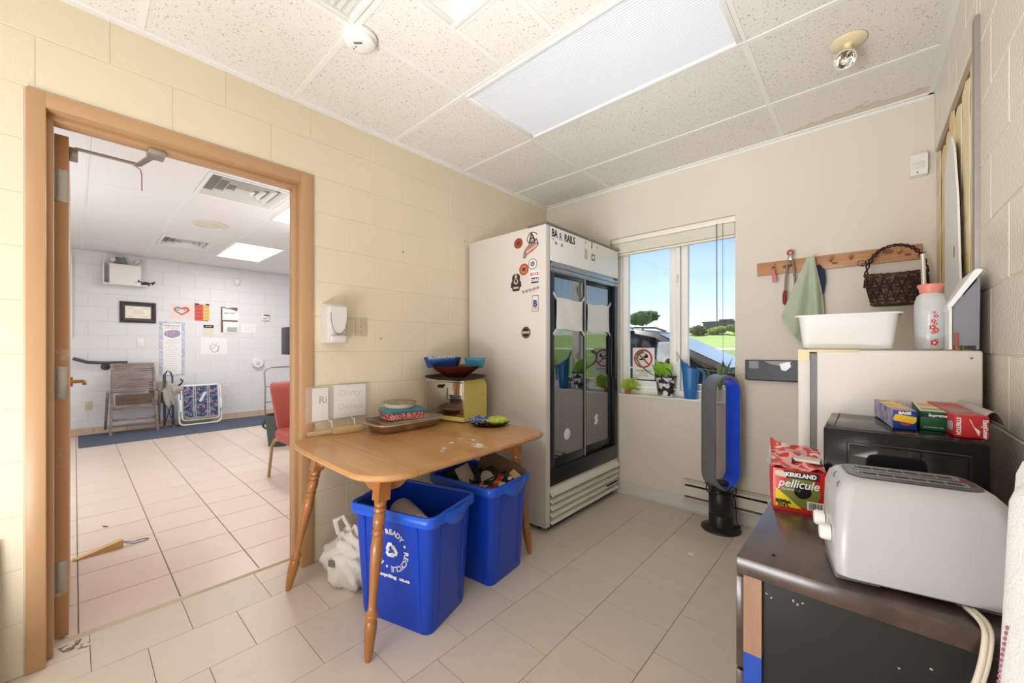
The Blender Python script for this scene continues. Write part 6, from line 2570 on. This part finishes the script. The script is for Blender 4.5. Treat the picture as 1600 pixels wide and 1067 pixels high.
YZ = ((0, 1, 0), (0, 0, 1))
# emergency battery light
t = thing('emergency_light', 'white emergency battery light box with two lamp heads high on the lobby wall', 'emergency light', onwall(-2.625, 2.30))
part('shelf', G().box(0, -.235, -.168, .13, .235, -.150, b=.003), W['white'], t)
part('battery_box', G().box(.02, -.165, -.150, .12, .165, .13, b=.004), W['white'], t)
part('side_bracket', G().box(0, -.235, -.150, .11, -.215, .14, b=.003), W['offwhite'], t)
for s in (-1, 1):
    g = G()
    g.cyl((.07, s * .13, .13), (.07, s * .13, .16), .012, n=8)
    g.sphere((.08, s * .13, .19), (.035, .038, .035), 12, 8)
    part('lamp_head', g, W['ivory'], t)
    g = G()
    g.lathe([(.0001, .004), (.028, .003), (.03, 0)], 14, T=frame((.112, s * .13, .19), (0, 1, 0), (0, 0, 1)))
    part('lamp_lens', g, W['chrome'], t)
g = G()
g.tube([(.05, .01, .13), (.05, -.02, .25)], .004, 5)
g.tube([(.05, .03, .13), (.05, -.01, .25)], .004, 5)
g.box(.03, -.10, .13, .06, .01, .235)
part('conduit', g, W['grey'], t)
# drone perched on the end of the shelf
t = thing('drone', 'small dark drone perched at the end of the emergency light shelf', 'drone', (FX + .075, -2.40, 2.30 - .1495))
g = G()
g.loft([rrect(.09, .05, .012, .02, 3), rrect(.10, .056, .016, .035, 3), rrect(.08, .045, .012, .052, 3)])
part('body', g, W['black'], t)
for sx in (-1, 1):
    for sy in (-1, 1):
        g = G()
        g.tube([(sx * .03, sy * .02, .04), (sx * .075, sy * .085, .05)], .005, 6)
        g.cyl((sx * .075, sy * .085, .035), (sx * .075, sy * .085, .06), .010, n=8)
        ar = part('arm', g, W['black'], t)
        g = G()
        g.box(sx * .075 - .05, sy * .085 - .005, .061, sx * .075 + .05, sy * .085 + .005, .0625)
        part('propeller', g, W['grey'], ar, None)
        g = G()
        g.tube([(sx * .03, sy * .03, .03), (sx * .036, sy * .038, .0)], .004, 5)
        part('landing_leg', g, W['black'], t)
# framed certificate
t = thing('framed_certificate', 'dark framed certificate on the lobby wall', 'picture frame', onwall(-2.48, 1.752))
g = G()
for (a, b, c, d) in ((-.200, -.155, .200, -.118), (-.200, .118, .200, .155), (-.200, -.118, -.160, .118), (.160, -.118, .200, .118)):
    g.box(0, a, b, .02, c, d, b=.003)
part('frame', g, M('dark_frame', (54, 48, 48), .4), t)
part('mat_board', G().box(0, -.165, -.12, .006, .165, .12), M('plum_mat', (96, 84, 88), .7), t)
part('certificate', G().box(.006, -.140, -.088, .0075, .140, .088), M('cream_certificate', (240, 236, 222), .7), t)
g = G()
for sy, sz in ((-1, -1), (-1, 1), (1, -1), (1, 1)):
    g.prism([(sy * .135, sz * .05), (sy * .09, sz * .066), (sy * .03, sz * .060), (sy * .09, sz * .056)], 'x', .0075, .0082)
for z in (.03, .012, -.006, -.024):
    g.box(.0075, -.06, z, .0079, .06, z + .004)
part('certificate_print', g, M('tan_ornament', (198, 184, 150), .6), t, None, stuff=True)


def sheet_on_wall(name, label, cat, y0, y1, z0, z1, mat=None, th=.002):
    t = thing(name, label, cat, onwall((y0 + y1) / 2, (z0 + z1) / 2))
    h, v = (y1 - y0) / 2, (z1 - z0) / 2
    part('sheet', G().box(0, -h, -v, th, h, v), mat or W['paper'], t)
    return t, h, v


# pink picture with a heart
t, h, v = sheet_on_wall('heart_picture', 'pale pink sheet with a red and green heart drawing on the lobby wall', 'picture', -2.118, -1.825, 1.695, 1.915, M('pale_pink_paper', (240, 214, 206), .7))
for s, m_ in ((-1, M('heart_green', (110, 156, 140), .6)), (1, M('heart_red', (206, 84, 76), .6))):
    g = G()
    pts = []
    for i in range(26):
        a = PI * i / 25
        x = 16 * math.sin(a) ** 3
        y = 13 * math.cos(a) - 5 * math.cos(2 * a) - 2 * math.cos(3 * a) - math.cos(4 * a)
        pts.append((.0028, s * x * .0056, y * .0042 + .01))
    g.tube(pts, .010, 6)
    g.tube([(.0028, s * .05 + .022 * math.cos(a), .03 + .018 * math.sin(a)) for a in [2 * PI * i / 10 for i in range(10)]], .005, 5, closed=True)
    g.v = [(min(x, .006) if x > .0028 else max(x, .002), y, z) for x, y, z in g.v]
    part('heart_half', g, m_, t, 50)
# red and yellow menu
t, h, v = sheet_on_wall('menu_poster', 'red and yellow printed notice on the lobby wall', 'poster', -1.808, -1.612, 1.665, 1.935, M('notice_red', (214, 92, 84), .6))
part('yellow_half', G().box(.002, .015, -v, .0026, h, v), M('notice_yellow', (226, 194, 108), .6), t)
g = G()
for k in range(4):
    g.box(.0026, -h + .02, v - .05 - k * .06, .003, -.0, v - .04 - k * .06)
    g.box(.0026, .03, v - .05 - k * .055, .003, h - .02, v - .044 - k * .055)
part('print_lines', g, M('brick_red_print', (160, 54, 50), .6), t, None, stuff=True)
for a, b in ((-h, -h + .06), (h - .05, h)):
    part('dark_clip', G().box(.002, a, v - .01, .006, b, v + .012), W['ink'], t, None)
part('dark_clip', G().box(.002, h - .08, -v - .002, .005, h - .02, -v + .008), W['ink'], t, None)
# clipboard with papers
t, h, v = sheet_on_wall('clipboard', 'brown clipboard holding loose white papers on the lobby wall', 'clipboard', -1.455, -1.215, 1.485, 1.915, M('brown_hardboard', (128, 88, 62), .6), .004)
part('clip', G().box(.004, -.05, v - .03, .016, .05, v + .005, b=.003), W['steel'], t)
g = G()
g.sheet(lambda a, b: (.006 + .012 * math.sin(b * 3 + a), -h + .02 + .24 * a, v - .02 - .20 * (1 - b)), 6, 6, th=.001)
part('loose_paper', g, W['paper'], t, 50)
g = G()
g.sheet(lambda a, b: (.008 + .008 * math.sin(b * 4), -h + .03 + .23 * a, -v - .02 + .22 * b), 6, 6, th=.001)
pp = part('loose_paper', g, W['paper'], t, 50)
g = G()
g.box(.018, -.035, -v + .01, .0186, .11, -v + .09)
part('grey_picture', g, M('grey_green_photo', (172, 178, 170), .6), pp)
g = G()
put_text(g, 'BBQ Night', .035, (.021, 0, v - .10), (0, 1, .1), (0, 0, 1))
part('grey_lettering', g, W['inkgrey'], t, None)
# small black topped notice
t, h, v = sheet_on_wall('small_notice', 'small cream notice with a black top band on the lobby wall', 'notice', -1.692, -1.555, 1.425, 1.598, M('cream_card', (226, 220, 202), .7), .003)
bnd = part('black_band', G().box(.003, -h, v - .045, .006, h, v), W['ink'], t)
g = G()
put_text(g, 'NOTICE', .024, (.0066, 0, v - .022), *YZ, bold=.0006)
part('white_text', g, W['paper'], bnd, None)
t, h, v = sheet_on_wall('white_card', 'white ruled card on the lobby wall right of the clipboard', 'card', -1.165, -.940, 1.488, 1.642)
g = G()
for k in range(4):
    g.box(.002, -h + .03, v - .045 - k * .025, .0024, h - .03, v - .042 - k * .025)
part('ruled_lines', g, M('pale_grey_rule', (206, 208, 212), .6), t, None, stuff=True)
# line drawing sheets
t, h, v = sheet_on_wall('line_drawing', 'white sheet with a black ink line drawing, lowest on the lobby wall', 'drawing', -1.728, -1.365, 1.115, 1.392)
g = G()
for s in (-.07, .075):
    g.box(.002, s - .001, -v, .0026, s + .001, v)
part('fold_lines', g, M('pale_fold', (210, 210, 218), .6), t, None, stuff=True)
g = G()
g.tube([(.0024, .005 + .055 * math.cos(a), -.02 + .085 * math.sin(a)) for a in [R(150 + i * 12) for i in range(20)]], .0026, 5)
g.tube([(.0024, -.03, .06), (.0024, 0, .01), (.0024, .045, .055)], .002, 5)
g.tube([(.0024, -.04, -.06), (.0024, .01, -.015), (.0024, .04, .02)], .002, 5)
g.tube([(.0024, .03, -.09), (.0024, .055, -.085), (.0024, .05, -.06)], .004, 5)
part('ink_strokes', g, W['ink'], t, None, stuff=True)
# tall flowered poster
t, h, v = sheet_on_wall('tall_poster', 'tall narrow poster with a blue flowered border on the lobby wall', 'poster', -2.243, -1.930, .775, 1.632, multi('blue_flower_border', [(196, 206, 220), (212, 218, 228), (176, 184, 204), (208, 202, 222), (200, 214, 216)], 18))
fc = part('white_field', G().box(.002, -h + .045, -v + .03, .003, h - .045, v - .03), W['paper'], t)
g = G()
for (yy, zz, a, b) in ((-.04, v - .19, .06, .05), (.05, v - .18, .05, .055), (.0, v - .22, .06, .035), (.0, v - .16, .035, .035)):
    g.lathe([(.0001, .0006), (a, .0005), (a, 0)], 16, sy=b / a, T=frame((.003, yy, zz), *YZ))
part('flower_picture', g, multi('mauve_bouquet', [(150, 150, 170), (196, 160, 190), (120, 130, 150), (206, 190, 210), (170, 180, 190)], 30), t, None, stuff=True)
g = G()
put_text(g, 'FRIENDSHIP', .036, (.0034, 0, v - .065), *YZ, sx=1.0)
put_text(g, 'AND KINDNESS', .024, (.0034, 0, v - .10), *YZ, sx=1.0)
part('poster_title', g, W['inkgrey'], t, None)
g = G()
for k in range(14):
    w_ = .07 + .025 * math.sin(k * 2.3)
    g.box(.003, -w_, v - .30 - k * .036, .0033, w_, v - .294 - k * .036)
part('verse_lines', g, M('pale_verse', (206, 210, 220), .6), t, None, stuff=True)
# thermostat, plates, round plate, sensor
t = thing('thermostat', 'white thermostat with a dark tilted lid on the lobby wall', 'thermostat', onwall(-.795, 1.765))
part('housing', G().box(0, -.055, -.05, .035, .055, .035, b=.006), W['white'], t)
g = G()
g.box(.0, -.02, .04, .05, .065, .052, b=.002)
part('dark_lid', g, W['black'], t)
part('display', G().box(.035, -.04, -.03, .0365, .03, .0, b=.0005), M('grey_display', (166, 170, 166), .2), t)
t = thing('wall_plate', 'white blank switch plate on the lobby wall below the framed certificate', 'plate', onwall(-2.453, 1.30))
part('plate', G().box(0, -.042, -.06, .007, .042, .06, b=.003), W['white'], t)
part('rocker', G().box(.007, -.018, -.034, .010, .018, .034, b=.002), W['white'], t)
t = thing('wall_outlet', 'ivory outlet plate low on the lobby wall left of the wooden chair', 'outlet', onwall(-2.99, .405))
part('plate', G().box(0, -.036, -.057, .006, .036, .057, b=.003), W['ivory'], t)
for z in (-.022, .022):
    part('socket', G().box(.006, -.015, z - .013, .0085, .015, z + .013, b=.004), W['ivory'], t)
t = thing('round_speaker', 'round white wall fitting on the lobby wall above the cart handle', 'fitting', onwall(-.915, .955))
part('housing', G().lathe([(.090, 0), (.090, .045), (.082, .056), (.0001, .058)], 30, T=frame((0, 0, 0), *YZ)), W['white'], t)
part('knob', G().lathe([(.03, .056), (.028, .07), (.0001, .072)], 20, T=frame((0, 0, 0), *YZ)), W['offwhite'], t)
t = thing('lobby_sensor', 'small white motion sensor high on the lobby wall right of the posters', 'sensor', onwall(-1.223, 2.362))
part('housing', G().sphere((.02, 0, 0), (.04, .045, .07), 16, 10), W['white'], t)
part('lens', G().sphere((.045, 0, -.025), (.018, .03, .028), 12, 8), bpy.data.materials['milky_lens'], t)
# handrail
t = thing('handrail', 'dark grey handrail on the lobby wall behind the wooden chair', 'handrail', onwall(-2.9, 1.02))
g = G()
g.tube([(.075, -.24, .055), (.075, -.20, .04), (.075, -.10, .0), (.075, .05, -.012), (.075, .30, -.012)], .022, 10)
part('rail', g, M('dark_grey_rail', (78, 80, 86), .4), t)
g = G()
g.lathe([(.05, 0), (.048, .012), (.03, .022), (.0001, .024)], 20, T=frame((0, .075, -.07), *YZ))
g.tube([(.02, .075, -.07), (.06, .075, -.06), (.072, .075, -.02)], .011, 8)
part('bracket', g, bpy.data.materials['dark_grey_rail'], t)
# dark mats along the wall
mm = M('slate_blue_mat', (84, 92, 110), .95, var=.12, vscale=30, bump=.5, bscale=200)
g = G()
g.loft([rrect(.98, 1.14, .02, 0, 3), rrect(.98, 1.14, .02, .007, 3), rrect(.95, 1.11, .02, .010, 3)])
t = thing('floor_mat', 'slate blue entrance mat below the wooden folding chair', 'mat', (-5.22, -2.52, .0005))
part('mat_pile', g, mm, t)
t = thing('floor_mat', 'slate blue entrance mat below the folded lawn chair', 'mat', (-5.22, -1.37, .0005))
part('mat_pile', g, mm, t)

# weathered folding wooden chair
greyw = wood('weathered_wood', (112, 98, 92), (160, 146, 138), .8, (14, 3, 14), (0, 0, 0), bump=.1)
CH = thing('wooden_chair', 'weathered grey wooden folding chair with a slatted back on the mat', 'chair', (-5.48, -2.545, .0105))
def bar(g, a, b, w, d):
    a, b = Vector(a), Vector(b)
    dr = b - a
    T = frame(a, dr, (0, 1, 0) if abs(dr.normalized().y) < .9 else (0, 0, 1))
    g.box(0, -w / 2, -d / 2, dr.length, w / 2, d / 2, T=T, b=.004)


for s in (-1, 1):
    g = G()
    bar(g, (.13, s * .245, 0), (-.10, s * .215, .96), .03, .045)
    part('front_leg', g, greyw, CH)
    g = G()
    bar(g, (-.16, s * .285, .06), (.06, s * .27, .60), .03, .045)
    part('rear_leg', g, greyw, CH)
for k in range(12):
    z = .575 + k * .032
    x = .13 - .23 * z / .96
    g = G()
    g.box(x - .008, -.212, z, x + .008, .212, z + .023, b=.004)
    part('back_slat', g, greyw, CH, None)
g = G()
bar(g, (.13 - .23 * .98 / .96, -.225, .965), (.13 - .23 * .98 / .96, .225, .965), .045, .028)
part('top_rail', g, greyw, CH)
for k in range(4):
    z = .40 + k * .038
    x = .045 + (z - .40) * .15
    g = G()
    g.box(x, -.195, z, x + .014, .195, z + .034, b=.003)
    part('seat_slat', g, wood('brown_seat_wood', (92, 72, 58), (116, 94, 78), .7, (14, 3, 14)) if k == 0 else bpy.data.materials['brown_seat_wood'], CH, None)
for s in (-1, 1):
    g = G()
    bar(g, (.06, s * .225, .37), (.085, s * .235, .575), .04, .03)
    part('seat_rail', g, greyw, CH)
for (x, z, w_) in ((.045, .36, .05), (.06, .20, .035), (.105, .12, .035)):
    g = G()
    bar(g, (x, -.25, z), (x, .25, z), w_, .022)
    part('cross_rail', g, greyw, CH)
part('green_patch', G().box(-.12, -.06, .985, -.09, .10, .992), M('mint_tape', (150, 200, 180), .6), CH, None)
# folded camp chair
CC = thing('camp_chair', 'folded grey fabric camp chair with thin dark metal legs leaning on the wall', 'chair', (-5.55, -2.155, .0105))
dk = M('dark_blue_tube', (62, 68, 84), .35, metal=.5)
for i, (x, y, x2, y2, zt) in enumerate(((.06, -.05, .01, -.045, .82), (.06, .055, .02, .04, .78), (-.03, -.045, -.06, -.05, .80), (-.03, .05, -.06, .05, .74))):
    g = G()
    g.cyl((x, y, .012), (x2, y2, zt), .011, n=8)
    part('leg_tube', g, dk, CC)
    part('foot', G().cyl((x, y, 0), (x, y, .03), .016, n=8), W['grey'], CC)
for s in (1, -1):
    g = G()
    g.cyl((.055, -.05 * s, .06), (.03, .05 * s, .42), .007, n=6)
    part('brace', g, dk, CC)
random.seed(4)
gf = M('grey_camp_fabric', (172, 168, 162), .8, var=.15, vscale=12)
g = G()
g.sphere((.05, .0, .50), (.05, .075, .20), 20, 14, fn=lambda d: 1 + .22 * math.sin(6 * d.y + 4 * d.z) + .12 * math.sin(14 * d.z + 8 * d.y))
part('folded_seat', g, gf, CC, 40)
g = G()
g.sheet(lambda u, v: (.09 - .05 * u + .02 * math.sin(5 * v), .03 + .16 * u, .60 - .18 * v * (1 - u * .3) + .03 * math.sin(3 * u)), 8, 8, th=.004)
part('loose_flap', g, gf, CC, 40)
g = G()
g.sheet(lambda u, v: (-.02 + .03 * math.sin(4 * v), -.22 + .18 * u, .70 - .36 * v * (.5 + .5 * u)), 8, 8, th=.004)
part('side_flap', g, M('taupe_camp_fabric', (150, 138, 122), .8), CC, 40)
g = G()
g.tube([(.06, .10, .62), (.07, .14, .66), (.06, .16, .70), (.05, .13, .73)], .012, 6)
g.tube([(.02, -.05, .80), (.03, -.02, .86), (.02, .02, .84), (.03, .04, .74)], .010, 6)
part('strap', g, W['black'], CC, 50)
# folded lawn chair
LC = thing('lawn_chair', 'folded white framed lawn chair with blue patterned fabric leaning on the wall', 'chair', (-5.47, -1.775, .0105), (0, R(-8), 0))
wf_ = M('white_chair_tube', (236, 236, 236), .35)
def rr_path(hw, z0, z1, r, n=5):
    P = []
    for (cy, cz, a0) in ((hw - r, z1 - r, 0), (-hw + r, z1 - r, 90), (-hw + r, z0 + r, 180), (hw - r, z0 + r, 270)):
        for i in range(n + 1):
            a = R(a0 + 90 * i / n)
            P.append((cy + r * math.cos(a), cz + r * math.sin(a)))
    return P


g = G()
g.tube([(.03, y, z) for y, z in rr_path(.265, .013, .62, .06)], .013, 8, closed=True)
part('outer_frame', g, wf_, LC, 50)
g = G()
g.tube([(.055, y, z) for y, z in rr_path(.235, .08, .60, .05)], .011, 8, closed=True)
part('inner_frame', g, wf_, LC, 50)
g = G()
g.sheet(lambda u, v: (.070 + .012 * math.sin(u * PI), -.215 + .43 * u, .125 + .48 * v), 10, 6, th=.006)
fb = part('fabric_seat', g, multi('blue_tropical_fabric', [(48, 62, 104), (44, 56, 96), (60, 76, 120), (170, 120, 120), (54, 66, 110), (130, 138, 168), (80, 116, 124)], 40, kind='v'), LC, 50)
for y in (-.10, -.075, .075, .10):
    g = G()
    g.sheet(lambda u, v: (.0715 + .012 * math.sin((y + .01 * u + .215) / .43 * PI), y + .012 * u, .127 + .476 * v), 2, 6, th=.001)
    part('pale_stripe', g, M('pale_grey_stripe', (176, 182, 190), .7) if y < -.09 else bpy.data.materials['pale_grey_stripe'], fb, 50)
g = G()
T = frame((.088, .02, .43), (0, .5, 1), (0, -1, .5))
g.box(-.08, -.018, 0, .08, .018, .0015, T=T)
part('paper_tag', g, M('pale_green_tag', (206, 222, 212), .6), LC, None)
for s in (-1, 1):
    g = G()
    g.box(.05, s * .255 - .014, .22, .085, s * .255 + .014, .40, b=.006)
    part('armrest', g, wf_, LC)
g = G()
g.box(.058, -.20, .098, .078, .20, .118, b=.004)
part('bottom_slat', g, M('grey_slat', (170, 166, 160), .6), LC)

# red upholstered chair beside the doorway
RC = thing('red_chair', 'red upholstered chair with tan metal legs just beyond the doorway', 'chair', (-1.50, -1.648, 0), R(90))
redf = M('coral_red_vinyl', (172, 80, 72), .45, var=.06, vscale=5)
goldm = M('tan_metal_leg', (176, 148, 104), .35, metal=.5)
# local: chair faces -Y
g = G()
g.loft([rrect(.44, .45, .06, .37, 4), rrect(.47, .48, .07, .40, 4), rrect(.47, .48, .07, .45, 4), rrect(.43, .44, .06, .475, 4)])
part('seat', g, redf, RC, 45)
g = G()
def rbk(z, w, y, t):
    return [(-w, y - t / 2 + .02, z), (-w * .8, y - t / 2, z), (0, y - t / 2 + .015, z), (w * .8, y - t / 2, z), (w, y - t / 2 + .02, z), (w, y + t / 2 - .015, z), (w * .7, y + t / 2, z), (-w * .7, y + t / 2, z), (-w, y + t / 2 - .015, z)]


g.loft([rbk(.46, .19, .235, .06), rbk(.50, .20, .24, .08), rbk(.66, .215, .275, .08), rbk(.82, .23, .315, .07), rbk(.88, .228, .33, .055), rbk(.895, .20, .333, .03)])
part('backrest', g, redf, RC, 45)
for s in (-1, 1):
    g = G()
    g.tube([(s * .19, .20, .37), (s * .215, .26, .36), (s * .225, .30, .30), (s * .235, .36, 0)], .014, 8)
    part('leg', g, goldm, RC, 50)
    g = G()
    g.tube([(s * .19, -.18, .37), (s * .21, -.22, .36), (s * .22, -.23, .30), (s * .235, -.25, 0)], .014, 8)
    part('leg', g, goldm, RC, 50)
g = G()
g.tube([(-.20, .235, .362), (.20, .235, .362)], .011, 8)
part('rear_rail', g, goldm, RC)
# dark waste bin behind it
WB = thing('waste_bin', 'dark green grey waste bin behind the red chair', 'bin', (-3.15, -1.37, 0))
wbm = M('dark_bin_plastic', (70, 76, 74), .5)
part('bin_body', G().lathe([(.0001, 0), (.13, 0), (.165, .36), (.172, .36), (.172, .385), (.16, .385), (.125, .02), (.0001, .02)], 28), wbm, WB)
part('bin_handle', G().tube([(-.12, -.13, .30), (-.16, -.15, .26), (-.17, -.14, .22), (-.13, -.12, .20)], .014, 8), wbm, WB, 50)
# cart with a tubular frame
CTt = thing('folding_cart', 'grey tubular metal cart handle standing near the lobby corner', 'cart', (-5.2, -.70, 0))
cm = M('grey_tube', (150, 152, 156), .3, metal=.7)
g = G()
g.tube([(0, -.235, .05), (0, -.25, .20), (.0, -.245, .55), (0, -.26, .80), (0, -.23, .86), (0, -.15, .885), (0, .15, .89), (0, .24, .86), (0, .255, .55), (0, .25, .05)], .012, 8)
part('tube_frame', g, cm, CTt, 50)
for z in (.30, .56):
    part('cross_tube', G().cyl((0, -.245, z), (0, .25, z), .008, n=8), cm, CTt)
part('platform', G().box(-.05, -.25, .035, .45, .25, .055, b=.005), M('dark_platform', (70, 72, 76), .6), CTt)
for x in (0, .38):
    for y in (-.21, .21):
        part('caster', G().cyl((x, y - .012, .022), (x, y + .012, .022), .022, n=12), W['black'], CTt)
# notices and a black box on the side wall end
yP = -1.3315
t = thing('side_wall_notice', 'stack of red and grey notices taped on the side wall end beside the doorway', 'notice', (-2.84, yP, 1.65))
for (z0, z1, m_) in ((.10, .31, multi('grey_notice_print', [(206, 204, 204), (150, 148, 150), (226, 224, 222), (120, 116, 120)], 14)), (-.30, -.02, M('salmon_notice', (220, 120, 112), .6, var=.1))):
    part('notice_sheet', G().box(-.10, -.003, z0, .06, 0, z1), m_, t)
g = G()
for k in range(6):
    g.box(-.07, -.0036, -.07 - k * .035, .03, -.003, -.058 - k * .035)
part('print_lines', g, M('dark_salmon_print', (176, 70, 66), .6), t, None, stuff=True)
t = thing('black_mail_box', 'black and grey box fixed on the side wall end beside the doorway', 'box', (-2.86, yP, 1.305))
part('box_body', G().box(-.11, -.085, -.165, .12, 0, .165, b=.004), M('charcoal_box', (58, 56, 58), .4), t)
part('box_end', G().box(-.118, -.080, -.160, -.110, -.005, .160, b=.003), M('grey_box_end', (140, 138, 130), .5), t)
# wooden door wedge with its cord, and crumbs
DW = thing('door_wedge', 'pale wooden door wedge with a purple cord loop on the lobby floor', 'door wedge', (-1.05, -3.055, .0005), R(95))
g = G()
g.prism([(-.075, 0), (.135, 0), (.135, .045), (.12, .045), (-.075, .003)], 'y', -.022, .022)
part('wedge', g, M('pale_wedge_wood', (210, 176, 124), .6, var=.1, vscale=30), DW, None)
g = G()
g.tube([(.135, 0, .026), (.18, .018, .004), (.235, .022, .003), (.255, 0, .003), (.235, -.022, .003), (.18, -.018, .004), (.1352, -.004, .022)], .0025, 6)
part('cord_loop', g, M('purple_cord', (110, 92, 140), .6), DW, 50)
g = G()
g.lathe([(.0001, .0012), (.006, .001), (.007, 0)], 10, T=frame((.1352, 0, .024), (0, 1, 0), (0, 0, 1)))
part('cord_hole', g, W['ink'], DW, None)
g = G()
g.prism([(-.02, -.004), (.0, -.007), (.018, -.003), (.02, .004), (.0, .002), (-.018, .006)], 'z', 0, .004)
single('leaf_scrap', 'tiny brown leaf scrap on the lobby floor behind the door wedge', 'leaf', g, M('brown_leaf', (120, 92, 70), .8), (-1.52, -2.98, .0004), R(30))
# strip of white pipe in the far left corner
g = G()
g.cyl((LX + .06, -3.16, 1.35), (LX + .06, -3.16, 2.50), .016, n=10)
single('white_pipe', 'thin white vertical pipe on the lobby wall at the door edge', 'pipe', g, W['white'])
